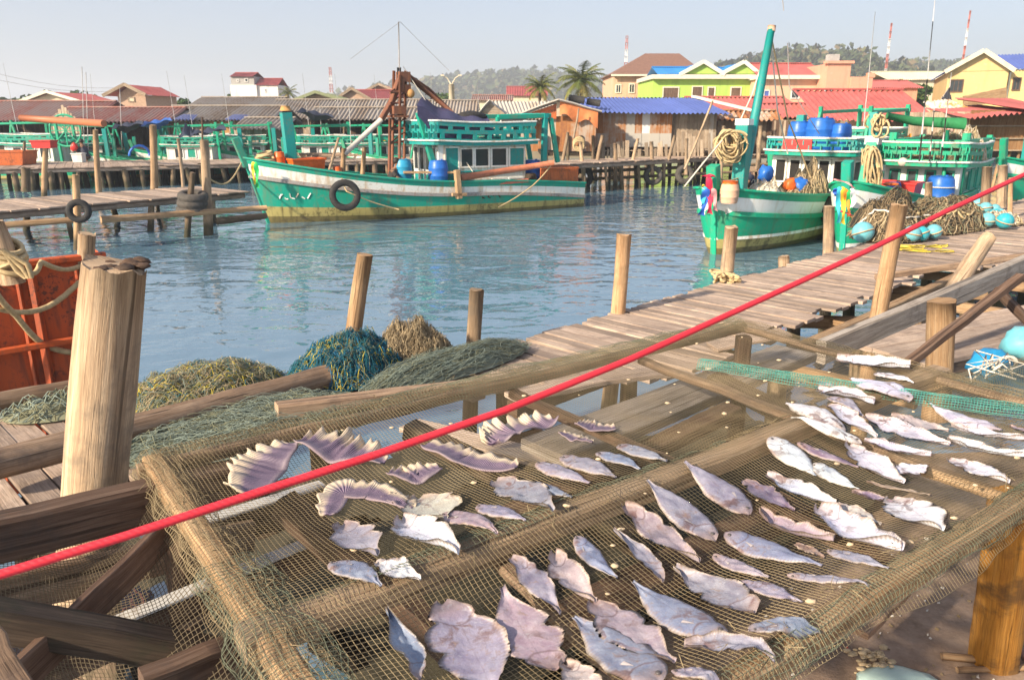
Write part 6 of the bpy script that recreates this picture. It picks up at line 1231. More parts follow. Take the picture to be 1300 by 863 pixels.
for py in (355, 436, 441): m.torus(PD(110.5, py, 5.75), .072, .014, (.1, .1, 1), 16, 6)
solo(m, 'knot', M_rope, 'rope knots tied round the slim tan post', 'rope knot')
# ---- net heaps
heap(P(262, 502, 1.2), .52, .34, .15, 'blue and straw coloured net heap on the far left of the walkway', [M_netteal, M_netolive, M_nettan, M_netolive, M_nettan, M_netgrey, M_netyel, M_netolive], 1300, .0016, M_netolive, seed=21, rz=.7, loop=.22)
heap(P(442, 480, 1.2), .44, .3, .22, 'blue green net heap flecked with yellow cords in the middle of the walkway edge', [M_netteal, M_netblue, M_netteal, M_netblue, M_netteal, M_netteal, M_netteal, M_netyel, M_netolive], 1700, .0017, M_netteal, seed=22, rz=.7, loop=.2); heap(P(522, 460, 1.2), .36, .22, .22, 'tan net heap right of the blue green one', [M_nettan, M_netbrown, M_nettan], 900, .0016, M_netbrown, seed=23, rz=.75, loop=.18)
heap(P(575, 470, 1.2), .75, .2, .1, 'flat grey green net spread along the walkway below the short pale post', [M_netgrey, M_netolive, M_netgrey], 1000, .0014, M_netgrey, seed=24, rz=.8, stretch=1.8, loop=.3); heap(P(310, 548, 1.2), .75, .4, .1, 'flat grey green net lying under the long cracked log', [M_netgrey, M_netgrey, M_netolive], 1000, .0014, M_netgrey, seed=25, rz=.5, stretch=1.5, loop=.3); heap(P(85, 522, 1.2), .35, .2, .06, 'thin scrap of olive net by the rusty hull', [M_netolive, M_netgrey], 110, .0035, M_netolive, seed=26, rz=.5)
heap(P(1128, 302, 1.2), .7, .5, .42, 'brown net heap piled with tan rope at the pier boat bow', [M_netbrown, M_netdark, M_nettan, M_netbrown], 620, .006, M_netbrown, seed=27, rz=.7); heap(P(1195, 288, 1.2), 1.35, .6, .42, 'long brown net heap with cream rope loops beside the floats', [M_netbrown, M_netolive, M_nettan, M_netdark, M_netbrown], 800, .006, M_netbrown, seed=28, rz=.8); heap(P(1125, 290, 1.2), .6, .4, .5, 'dark net hump at the back of the pile by the red crate', [M_netdark, M_netbrown], 260, .005, M_netdark, seed=29)
def drape(pts, r_, mat, label):
    bpy.context.view_layer.update(); dg = bpy.context.evaluated_depsgraph_get(); out = []
    pts = [Vector(p) for p in pts]
    for a, b in zip(pts, pts[1:]):
        for k in range(7):
            q = a.lerp(b, k / 7) + Vector((rnd(-1, 1), rnd(-1.2, 1.2))); d = ray(q.x, q.y).normalized(); o_ = Vector((0, 0, CH)) + d * 8
            hit, p, n_, *_ = sc.ray_cast(dg, o_, d, distance=14)
            if hit: out.append(p - d * r_ + Vector((0, 0, r_ * .5)))
    m = MB(); m.tube(out, r_, 6, tint=.5); return solo(m, 'rope', mat, label, 'rope', at=out[0])
for k, (pts, lab) in enumerate(([[(1090, 285), (1110, 268), (1140, 270), (1150, 277), (1185, 274)], 'cream rope looped over the brown net heap, left'], [[(1165, 272), (1185, 283), (1200, 272), (1215, 268), (1225, 280)], 'cream rope wandering over the long net heap'], [[(1220, 268), (1232, 274), (1240, 262), (1252, 270), (1262, 284)], 'cream rope by the turquoise floats'])):
    drape(pts, .016, M_rope if k else M_wrope, lab)
M_float = paint('turquoise_float', (.13, .42, .48), .3, (.3, .4, .4), (.25, .3, .28), .5); M_float2 = paint('bright_turquoise_float', (.02, .36, .44), .3, (.3, .4, .4), (.2, .3, .3), .45)
fl = [(1094, 304, .16, 'large pale float at the left foot of the brown net heap'), (1156, 304, .13, 'grey netted float left of the turquoise pair below the heap'), (1168, 303, .12, 'turquoise float in the middle of the trio below the heap'), (1184, 300, .12, 'turquoise float with a tan net right of the trio'), (1252, 285, .13, 'pale float at the right end of the net heap'), (1274, 287, .14, 'bright round float farthest out on the boards'), (1262, 276, .11, 'small bright float behind the farthest one'), (1240, 262, .12, 'pale float up against the long net heap'), (1268, 274, .1, 'small float tucked beside the bright ones'), (1250, 268, .12, 'float among the upper cluster of ropes'), (1228, 261, .1, 'upper leftmost float of the cluster'), (1262, 268, .1, 'half hidden float in the rope cluster')]
for k, (px, py, r_, lab) in enumerate(fl):
    p = P(px, py + 4, 1.2); r = thing('net_float', lab, 'float', tuple(p), group='turquoise net floats'); m = MB(); m.ball((0, 0, r_), r_, 16, 12, 1, 1, .95); m.build('ball', M_float2 if k in (2, 5, 6) else M_float, r); m = MB(); m.torus((0, 0, r_), r_, .012, (rnd(-.4, .4), rnd(-.4, .4), 1), 18, 5); m.build('cord', M_nettan, r)
m = MB()
for k in range(26): a = P(rnd(1140, 1205), rnd(312, 320), 1.215); m.tube([a, a + Vector((rnd(-.25, .25), rnd(-.1, .1), .01)), a + Vector((rnd(-.4, .4), rnd(-.2, .2), 0))], .007, 4)
solo(m, 'rope_scraps', M_netyel, 'yellow rope fibres strewn in front of the floats', 'rope scraps'); heap(P(1265, 285, 1.2), .4, .3, .16, 'pale cords tangled among the turquoise floats', [M_wrope, M_nettan], 90, .01, M_nettan, seed=31)
# right edge: blue bag, float
M_bluebag = plain('blue_bag', (.02, .25, .5), .45, .3, 9)
m = MB(); m.ball(PD(1258, 463, 3.55), .085, 14, 10, 1.1, 1, .9, .45); solo(m, 'bag', M_bluebag, 'crumpled blue bag tied with cord behind the rack', 'bag'); m = MB(); m.ball(PD(1305, 437, 3.7), .1, 14, 10, 1.2, 1, .9, .25); solo(m, 'float', M_float, 'turquoise netted float at the right edge behind the rack', 'float')
m = MB()
for k in range(7):
    a = PD(rnd(1235, 1285), rnd(465, 485), 3.35); m.tube([a, a + Vector((rnd(-.1, .1), rnd(-.05, .1), .07)), a + Vector((rnd(-.15, .15), 0, .02)), a + Vector((rnd(-.2, .2), rnd(-.1, .1), -.02))], .0045, 5)
m.torus(PD(1278, 462, 3.4), .04, .008, (.2, 1, .3), 16, 5); solo(m, 'cord_tangle', M_wrope, 'pale cords tangled round the blue bag', 'cord')
# ---- the red rope
pts = [(-1500, 1215), (-700, 955), (-60, 748), (0, 729), (160, 680), (330, 624), (480, 576), (640, 521), (800, 456), (930, 397), (1100, 319), (1200, 269), (1300, 222), (1420, 168), (1900, -60)]
m = MB(); m.tube([PD(x, y, 1 / lerp(1 / .95, 1 / 2.4, (x) / 1300)) for x, y in pts for _ in (0,)], .0069, 10, tint=.5)
g = G('red_rope_fibre'); wv = g.n('ShaderNodeTexWave', Vector=g.vec('UV', (1, 1, 1)), Scale=60, Distortion=1.5); wv.wave_type = 'BANDS'; wv.bands_direction = 'DIAGONAL'
M_rr = g.done(g.mix(g.noise(g.vec('Object'), 14, 4, .7), (.55, .015, .03), (.80, .035, .055)), .6); g.bump(wv.outputs['Fac'], .25, .002)
solo(m, 'rope', M_rr, 'bright red rope stretched across the whole picture above the drying rack', 'rope')
# ------------------------------------------------------------------ drying rack (u along, v towards the camera right)
RA = Vector((-1.1, 2.18, 0)); RU = Vector((.81, .5865, 0)); RV = Vector((.5865, -.81, 0)); LU, LV = 2.78, 1.66
def RK(u, v, z): return RA + RU * u + RV * v + Vector((0, 0, z))
def nh(u, v):
    """height of the net at (u, v)"""
    f = .055 * math.sin(PI * v) if v < 1 else .05 * math.sin(PI * (v - 1) / (LV - 1))
    f = f if 0 < v < LV else 0
    e = min(1, max(0, u / .25)) * min(1, max(0, (LU - u) / .25)); z = 2.012 - max(0, f) * e + .012 * nz(u * 2.3, v * 2.6, 3) + .006 * nz(u * 7, v * 7, 1)
    o = max(0, -u, u - LU, -v, v - LV)
    return z - o * 1.1
rk = thing('drying_rack', 'big wooden rack covered in tan netting with dried fish spread over it', 'drying rack', tuple(RK(LU / 2, LV / 2, 1.1)))
def rrail(u0, v0, u1, v1, w_, h_, name='rail', mat=W_rail, z=1.972):
    m = MB(); m.bar(RK(u0, v0, z), RK(u1, v1, z), w_, h_, .008, None, 10, .004); m.build(name, mat, rk, world=True)
rrail(0, -.03, 0, LV + .05, .06, .055, z=1.97); rrail(LU, -.03, LU, LV + .05, .035, .03, mat=W_log, z=1.97); rrail(-.05, 0, LU + .05, 0, .045, .04, mat=W_log, z=1.965); rrail(-.05, 1.0, LU + .1, .97, .08, .06, mat=W_post, z=1.97); rrail(-.1, LV, LU + .15, LV, .06, .06, z=1.962)
rrail(1.35, .02, 1.38, LV, .05, .035, 'cross_bar', W_beam, 1.925); rrail(.6, 1.0, .55, LV, .05, .03, 'cross_bar', W_log, 1.92); rrail(2.1, 0, 2.0, LV, .05, .03, 'cross_bar', W_log, 1.922)
m = MB(); m.log(RK(1.95, LV + .09, 1.945), RK(1.95, LV - .3, 1.94), .018, .018, 8, 3); m.build('peg', W_rail, rk, world=True)
for u, v in ((.02, .06), (LU - .02, .06), (.3, LV - .04)):
    m = MB(); m.bar(RK(u, v, .5), RK(u, v, 1.94), .07, .07, .008); m.build('leg', W_beam, rk, world=True)
def netting(fn, a0, a1, b0, b1, cell, r_, warp=.35, sub=1.0, seed=0, hole=.0):
    """woven grid of real threads over the surface fn(a, b) -> point; a, b in metres"""
    m = MB(); na = int((a1 - a0) / cell); nb = int((b1 - b0) / cell); sa = int(max(2, na * sub)); sb = int(max(2, nb * sub)); m.ct = None
    def pt(a, b):
        wa = cell * warp * 4 * nz(a * 1.7, b * 1.7, seed) + cell * warp * nz(a * 9, b * 9, seed + 5); wb = cell * warp * 4 * nz(a * 1.7, b * 1.7, seed + 9) + cell * warp * nz(a * 9, b * 9, seed + 14)
        return fn(a + wa, b + wb)
    def line(f, n, tint):
        pts = [f(k / n) for k in range(n + 1)]; base = len(m.v)
        for i in range(n + 1):
            t = (pts[min(i + 1, n)] - pts[max(i - 1, 0)]).normalized(); A = t.cross(Vector((0, 0, 1))); A = A.normalized() if A.length > .01 else Vector((1, 0, 0)); B_ = A.cross(t); rr = r_ * (1 + .35 * nz(pts[i].x * 9, pts[i].y * 9, seed))
            for c_, s_ in ((1, -.5), (-1, -.5), (0, 1)): m.v.append(pts[i] + A * (c_ * rr) + B_ * (s_ * rr))
        for i in range(n):
            for k in range(3): k2 = (k + 1) % 3; m.f.append([base + i * 3 + k, base + i * 3 + k2, base + i * 3 + 3 + k2, base + i * 3 + 3 + k]); m.uv.append(U0); m.mi.append(0); m.sm.append(True); m.ti.append(tint)
    for i in range(na + 1): a = a0 + (a1 - a0) * i / na; line(lambda t: pt(a, lerp(b0, b1, t)), sb, .5 + .5 * nz(a * 3, seed, 2))
    for j in range(nb + 1): b = b0 + (b1 - b0) * j / nb; line(lambda t: pt(lerp(a0, a1, t), b), sa, .5 + .5 * nz(b * 3, seed, 7))
    return m
U0 = [(0, 0)] * 4
g = G('net_thread'); tv = g.noise(g.vec('Object'), 1.6, 4, .6); c = g.ramp(g.math('ADD', g.math('MULTIPLY', tv, .8), g.math('MULTIPLY', g.attr(), .2)), [(.36, (.12, .10, .06)), (.5, (.24, .185, .105)), (.64, (.37, .29, .17))]); M_net = g.done(c, .8, spec=.3)
M_netg = plain('green_grey_thread', (.15, .165, .11), .8, .3, 3); M_nett = plain('teal_thread', (.10, .36, .30), .8, .3, 5)
ca, sa_ = math.cos(.14), math.sin(.14)
netting(lambda u, v: RK(u, v, nh(u, v)), -.07, LU + .09, -.07, LV + .06, .0125, .0006, .5, .55, 1).build('net', M_net, rk, world=True)
# rumpled doubled netting along the rails
def wrap(p0, p1, r_, seed, mat, name='net_fold', cell=.0145, th=.0007, z=1.985, lo=-.3, hi=3.5):
    a = RK(*p0, z); b = RK(*p1, z); L = (b - a).length; t = (b - a) / L; A = Vector((-t.y, t.x, 0)); 
    def fn(s_, w_):
        th_ = w_ / r_; k = r_ * (1 + .45 * nz(s_ * 4, th_ * .9, seed) + .25 * nz(s_ * 13, th_ * 2, seed)); return a + t * s_ + A * (math.cos(th_) * k * 1.25) + Vector((0, 0, math.sin(th_) * k * .85 - .005))
    netting(fn, 0, L, lo * r_, hi * r_, cell, th, .4, 1.0, seed).build(name, mat, rk, world=True)
wrap((0, -.02), (0, 1.2), .05, 31, M_net); wrap((0, .75), (0, 1.5), .062, 32, M_netg); wrap((0, 0), (LU, 0), .04, 33, M_net); wrap((.5, 0), (LU, 0), .05, 34, M_netg); wrap((0, 1.0), (1.5, .985), .042, 35, M_netg, lo=-.4, hi=1.35); wrap((.2, 1.0), (2.7, .97), .04, 36, M_net, lo=-.4, hi=1.0); wrap((.5, LV + .015), (2.2, LV + .015), .034, 37, M_netg); wrap((LU, 0), (LU, LV), .038, 38, M_net); wrap((1.9, LV + .01), (LU, LV + .01), .038, 39, M_netg)
wrap((2.08, .35), (2.6, 1.45), .03, 40, M_nett, 'net_fold', .010, .0009, 2.0); wrap((.25, 1.02), (.75, 1.02), .05, 41, M_netg, lo=-.4, hi=1.6)
m = MB()
for k in range(420):
    e = R.random(); u, v = ((0, rnd(0, 1.3)) if e < .35 else (rnd(0, 2.7), 0) if e < .6 else (rnd(.1, 1.2), 1.0) if e < .8 else (rnd(.6, 2.5), LV)); p = RK(u + rnd(-.05, .05), v + rnd(-.05, .05), 2.0 + rnd(-.03, .035)); m.tube([p, p + Vector((rnd(-.02, .02), rnd(-.02, .02), rnd(-.01, .015))), p + Vector((rnd(-.035, .035), rnd(-.035, .035), rnd(-.03, .01)))], .0009, 3, False)
m.build('loose_threads', M_net, rk, world=True)['kind'] = 'stuff'
# net hanging off the left rail
E0, E1, E2, E3 = RK(0, -.02, 1.99), RK(0, 1.35, 1.99), PD(-60, 905, 1.25), PD(-60, 660, 1.8)
def hang(a, b): u, v = a / 1.2, b / 1.4; return E0.lerp(E1, v).lerp(E3.lerp(E2, v), u) - Vector((0, 0, .16 * math.sin(PI * min(1, u)) + .03 * nz(a * 4, b * 4, 2)))
o = netting(hang, 0, 1.2, 0, 1.4, .019, .0008, .6, .5, 50).build('hanging_net', plain('dark_net_thread', (.13, .1, .06), .8, .3, 3), None); tag(o, 'loose net slung from the left rail of the rack over the lower timbers', 'fishing net')
N0, N1, N2, N3 = PD(1130, 470, 3.3), PD(1345, 440, 3.5), PD(1345, 545, 2.75), PD(1180, 508, 2.95)
o = netting(lambda a, b: N0.lerp(N1, a / 1.0).lerp(N3.lerp(N2, a / 1.0), b / .7) + Vector((0, 0, .06 * nz(a * 4, b * 4, 8) - .05 * math.sin(PI * a))), 0, 1.0, 0, .7, .013, .0008, .7, .6, 60).build('draped_net', M_netg, None); tag(o, 'grey green net draped beyond the right end of the rack by the blue bag', 'fishing net')
# ------------------------------------------------------------------ the fish
def px2uv(px, py):
    z = 2.0
    for _ in range(3):
        p = P(px, py, z) - RA; u, v = p.x * RU.x + p.y * RU.y, p.x * RV.x + p.y * RV.y; z = nh(u, v) + .006
    return Vector((u, v))
def fishmat(name):
    g = G(name); base = g.n('ShaderNodeObjectInfo').outputs['Color']; uvn = g.n('ShaderNodeTexCoord').outputs['UV']; sp = g.n('ShaderNodeSeparateXYZ', Vector=uvn); rndv = g.orand()
    off = g.n('ShaderNodeCombineXYZ'); g.set(off.inputs[0], g.math('MULTIPLY', rndv, 37.0)); vv = g.n('ShaderNodeVectorMath', operation='ADD'); tc = g.n('ShaderNodeTexCoord'); g.set(vv.inputs[0], tc.outputs['Object']); g.set(vv.inputs[1], off.outputs[0]); v = vv.outputs[0]
    a = g.noise(v, 22, 5, .6, .4); b = g.noise(v, 130, 4, .7); 
    c = g.mix(g.ramp(a, [(.35, 0), (.65, .8)]), g.mix(1.0, base, (.72, .68, .75), 'MULTIPLY'), g.mix(.22, base, (.6, .6, .64)))
    edge = g.math('ABSOLUTE', g.math('SUBTRACT', sp.outputs[1], .5)); ey = g.ramp(g.math('ADD', edge, g.math('MULTIPLY', a, .12)), [(.46, 0), (.55, .65)]); c = g.mix(ey, c, (.48, .39, .26)); hd = g.ramp(sp.outputs[0], [(.06, .6), (.2, 0)]); c = g.mix(hd, c, (.26, .17, .13))
    dk = g.math('MULTIPLY', g.ramp(a, [(.52, 0), (.62, .9)]), g.ramp(sp.outputs[0], [(.05, 0), (.12, 1), (.4, .8), (.55, 0)])); c = g.mix(dk, c, (.14, .07, .06))
    c = g.mix(g.ramp(b, [(.5, 0), (.7, .3)]), c, (.2, .15, .16)); bl = g.noise(v, 55, 3, .6, .8); c = g.mix(g.ramp(bl, [(.58, 0), (.7, .5)]), c, (.26, .17, .11)); c = g.mix(g.ramp(bl, [(.28, .35), (.42, 0)]), c, (.5, .5, .53))
    ln = g.ramp(edge, [(.0, .35), (.02, 0)]); c = g.mix(ln, c, (.18, .14, .17))
    e2 = g.math('MULTIPLY', edge, edge); gl = g.math('ABSOLUTE', g.math('SUBTRACT', g.math('ADD', sp.outputs[0], g.math('MULTIPLY', e2, .35)), .235)); c = g.mix(g.ramp(gl, [(.0, .75), (.014, 0)]), c, (.13, .08, .08))
    wv = g.math('SINE', g.math('MULTIPLY', sp.outputs[0], 210.0)); em = g.ramp(edge, [(.3, 0), (.42, .5)]); c = g.mix(g.math('MULTIPLY', g.math('MULTIPLY_ADD', wv, .5, .5), em), c, (.24, .18, .17))
    g.bump(g.math('ADD', b, g.math('MULTIPLY', a, 1.5)), .5, .003); return g.done(c, g.ramp(b, [(.3, .34), (.7, .6)]), spec=.5)
M_fish = fishmat('dried_fish_skin'); FC = dict(lav=(.31, .30, .365), blue=(.23, .285, .385), pink=(.37, .30, .325), white=(.82, .835, .85), cream=(.56, .50, .42), purp=(.21, .16, .22), tan=(.30, .2, .12))
def prof_fish(x): # half width along the body, head at 0, tail fin at 1
    P_ = [(0, .12), (.04, .42), (.12, .7), (.3, .97), (.45, 1), (.62, .82), (.78, .5), (.9, .2), (.95, .12), (1, .1)]
    for (a, p), (b, q) in zip(P_, P_[1:]):
        if x <= b: return lerp(p, q, (x - a) / (b - a))
    return .3
def prof_split(x):
    P_ = [(0, .14), (.03, .32), (.09, .5), (.145, .58), (.195, .47), (.235, .7), (.29, .86), (.42, 1), (.6, .84), (.76, .48), (.88, .2), (.94, .1), (1, .09)]
    for (a, p), (b, q) in zip(P_, P_[1:]):
        if x <= b: return lerp(p, q, (x - a) / (b - a))
    return .1
def prof_strip(x): return (.35 + .65 * math.sin(PI * min(1, x * 1.02)) ** .8) * (1 - .3 * x)
def fish(hx, hy, tx, ty, wr, kind, col, label, bend=0.0, curl=.0):
    a = px2uv(hx, hy); b = px2uv(tx, ty); d = b - a; wr *= 1.3 if col in ('white', 'cream') else 1.06; L = d.length * (1.07 if col == 'white' else 1.0); d.normalize(); e = Vector((-d.y, d.x)); hw = L * wr / 2; sd = R.uniform(0, 200); mid = (a + b) / 2; nx_, ny_ = 44, 10
    o3 = RK(mid.x, mid.y, nh(mid.x, mid.y) + .003); m = MB(); pf = dict(fish=prof_fish, split=prof_split, strip=prof_strip)[kind]; asym = R.uniform(-.12, .12); nk = R.uniform(0, 1); sg = R.choice((-1, 1)); curl = curl or (R.uniform(.12, .4) if kind == 'split' else R.uniform(0, .1)); bend = bend or R.uniform(-.06, .06)
    def surf(x, yy, top):
        w_ = hw * pf(x) * (1 + .10 * nz(x * 6, sd, 2 * (yy > 0)) * abs(yy) + (.10 * nz(x * 40, sd + 9, yy > 0) if kind != 'fish' else .05 * nz(x * 26, sd + 9, yy > 0)) * abs(yy))
        if kind == 'split' and yy > 0: w_ *= 1 + asym * 2
        if kind == 'split': w_ *= 1 - (.34 * math.exp(-((x - .31 - nk * .2) / .045) ** 2) if yy * sg > .3 else 0)
        y = yy * w_ + L * bend * math.sin(PI * x) + asym * .15 * hw * math.sin(6 * x) + (L * asym * .9 * max(0, .24 - x) * 3 if kind == 'split' else 0)
        q = a + d * (L * x) + e * y; zb = nh(q.x, q.y)
        th = (.0085 if kind == 'fish' else .005) * L / .22 * (max(0, 1 - yy * yy) ** .6) * min(1, pf(x) * 1.5) * (.35 if x > .87 and kind == 'fish' else 1)
        rip = .004 * nz(x * 5, yy * 1.6, sd) + .003 * nz(x * 13, yy * 3, sd)
        lift = curl * L * ((abs(yy) ** 2.2) * .22 * (1 + nz(x * 4, yy > 0, sd)) + .25 * max(0, x - .75) + .2 * max(0, .18 - x)) + .0035
        if kind == 'fish' and top:  # head plate, gill groove
            th *= 1 - .28 * math.exp(-((x - .2 - .05 * yy * yy) / .018) ** 2); th += .0012 * math.cos(yy * 22) * (x > .88)
        return RK(q.x, q.y, zb + lift + rip + (th if top else 0) + .001) - o3
    m.grid(lambda x, y: surf(x, 2 * y - 1, True), nx_, ny_, uvf=lambda x, y: (x, y)); m.grid(lambda x, y: surf(x, 2 * y - 1, False), nx_, ny_, uvf=lambda x, y: (x, y), flip=True)
    # close the rim
    W_ = ny_ + 1; n1 = (nx_ + 1) * W_
    rim = [(i, 0) for i in range(nx_ + 1)] + [(nx_, j) for j in range(1, W_)] + [(i, ny_) for i in range(nx_ - 1, -1, -1)] + [(0, j) for j in range(ny_ - 1, 0, -1)]
    for (i, j), (i2, j2) in zip(rim, rim[1:] + rim[:1]): p, q = i * W_ + j, i2 * W_ + j2; m.face([q, p, n1 + p, n1 + q], [(i2 / nx_, j2 / ny_), (i / nx_, j / ny_), (i / nx_, j / ny_), (i2 / nx_, j2 / ny_)], True)
    o = m.build('dried_fish', M_fish); o.location = o3; c = FC[col]; o.color = tuple(min(1, q * R.uniform(.94, 1.06)) for q in c) + (1,)
    tag(o, label, 'dried fish', 'dried fish laid out on the rack net')
    if kind == 'fish':
        ey = MB(); p = surf(.075, .32, True); ey.ball(p + Vector((0, 0, .0006)), max(.0028, L * .021), 8, 6, 1, 1, .6); ey.build('eye', M_eye, o)
        fn_ = MB(); side = R.choice((-1, 1)); p0 = surf(.25, .2 * side, True); p1 = surf(.34, .42 * side, True); p2 = surf(.35, .24 * side, True); up = Vector((0, 0, .0012)); fn_.poly([p0 + up, p1 + up, (p1 + p2) / 2 + up * 1.5, p2 + up]); fn_.poly([p2 + up * .4, (p1 + p2) / 2 + up * .6, p1 + up * .3, p0 + up * .4]); fn_.build('fin', M_fin, o)
    return o
M_eye = plain('fish_eye', (.08, .07, .07), .3); M_fin = plain('fish_fin', (.42, .37, .36), .5)
g = G('ray_wing_flesh'); uvn = g.n('ShaderNodeTexCoord').outputs['UV']; sp = g.n('ShaderNodeSeparateXYZ', Vector=uvn); st = g.n('ShaderNodeTexWave', Vector=g.vec('UV', (1, .12, 1)), Scale=9.0, Distortion=2.0, Detail=2.0); a_ = g.noise(g.vec('Object'), 30, 4, .6)
c = g.mix(g.ramp(st.outputs['Fac'], [(.2, 0), (.8, 1)]), (.07, .04, .085), (.28, .21, .265)); c = g.mix(g.ramp(g.math('ADD', sp.outputs[1], g.math('MULTIPLY', a_, .25)), [(.72, 0), (.95, .95)]), c, (.58, .47, .34)); c = g.mix(g.ramp(g.math('ADD', sp.outputs[1], g.math('MULTIPLY', a_, .3)), [(.08, .7), (.34, 0)]), c, (.46, .36, .34)); g.bump(st.outputs['Fac'], .5, .004); M_wing = g.done(c, .45)
def wing(pts, wpx, label, up=.3, frill=9):
    wpx *= 1.25; up *= 1.25
    """a dried ray wing: fan with a frilled outer edge, spine through the given photo points"""
    uv = [px2uv(*p) for p in pts]; sd = R.uniform(0, 99); sc_ = (px2uv(pts[0][0] + wpx, pts[0][1]) - px2uv(*pts[0])).length
    def sp_(t):
        k = min(len(uv) - 2, int(t * (len(uv) - 1))); f = t * (len(uv) - 1) - k
        f = f * f * (3 - 2 * f) * .4 + f * .6; return uv[k].lerp(uv[k + 1], f)
    mid = sp_(.5); o3 = RK(mid.x, mid.y, nh(mid.x, mid.y) + .003); m = MB()
    def surf(t, b, top):
        p = sp_(t); tn = (sp_(min(1, t + .05)) - sp_(max(0, t - .05))).normalized(); nn = Vector((-tn.y, tn.x)); w_ = sc_ * (math.sin(PI * lerp(.1, .93, t)) ** .7) * (1 + .2 * nz(t * 5, sd)) * (1 + .16 * nz(t * frill * 1.3, sd, 3) * b + .07 * math.sin(t * frill * 6.28 + 5 * nz(t * 3, sd)) * b)
        q = p - nn * (w_ * (b - .25)); fr = 1.3 * nz(t * frill * 1.1, sd, 5) + .5 * math.sin(t * frill * 6.28 + nz(t * 4, sd) * 5)
        z = nh(q.x, q.y) + .004 + up * sc_ * (.5 * (1 - b) ** 2 * (.6 + nz(t * 3, sd, 1)) + .22 * b ** 1.6 * (1 + fr * .9)) + .006 * nz(t * 6, b * 3, sd)
        return RK(q.x, q.y, z + (.004 if top else 0)) - o3
    nx_, ny_ = 72, 10
    m.grid(lambda t, b: surf(t, b, True), nx_, ny_, uvf=lambda a, b: (a * 3, b)); m.grid(lambda t, b: surf(t, b, False), nx_, ny_, uvf=lambda a, b: (a * 3, b), flip=True); W_ = ny_ + 1; n1 = (nx_ + 1) * W_
    rim = [(i, 0) for i in range(nx_ + 1)] + [(nx_, j) for j in range(1, W_)] + [(i, ny_) for i in range(nx_ - 1, -1, -1)] + [(0, j) for j in range(ny_ - 1, 0, -1)]
    for (i, j), (i2, j2) in zip(rim, rim[1:] + rim[:1]): p, q = i * W_ + j, i2 * W_ + j2; m.face([q, p, n1 + p, n1 + q], [(i2 / nx_ * 3, j2 / ny_), (i / nx_ * 3, j / ny_), (i / nx_ * 3, j / ny_), (i2 / nx_ * 3, j2 / ny_)], True)
    o = m.build('ray_wing', M_wing); o.location = o3; tag(o, label, 'dried ray wing', 'frilled ray wings on the far left rack panel')
for a in [([(324, 632), (346, 596), (374, 566)], 58, 'frilled ray wing at the far left of the rack, upright left lobe'), ([(378, 566), (425, 580), (486, 594)], 52, 'long frilled ray wing running right from the upright left lobe', .45),
          ([(420, 655), (436, 628), (470, 630), (516, 646)], 34, 'arched frilled wing below the red rope, left of centre'), ([(492, 604), (528, 610), (560, 596)], 36, 'small purple wing folded up like a cup'), ([(538, 566), (580, 588), (655, 597)], 38, 'long scalloped wing ending under the standing purple wing'),
          ([(628, 572), (650, 560), (706, 540)], 46, 'purple wing standing up in curls near the red rope', .8), ([(486, 632), (505, 640), (521, 648)], 24, 'little scalloped wing half under the round headed fish'), ([(730, 540), (752, 545), (782, 546)], 24, 'pale violet wing highest up beside the red rope'), ([(710, 552), (730, 560), (752, 563)], 18, 'small cream wing just below the pale violet one')]: wing(*a)
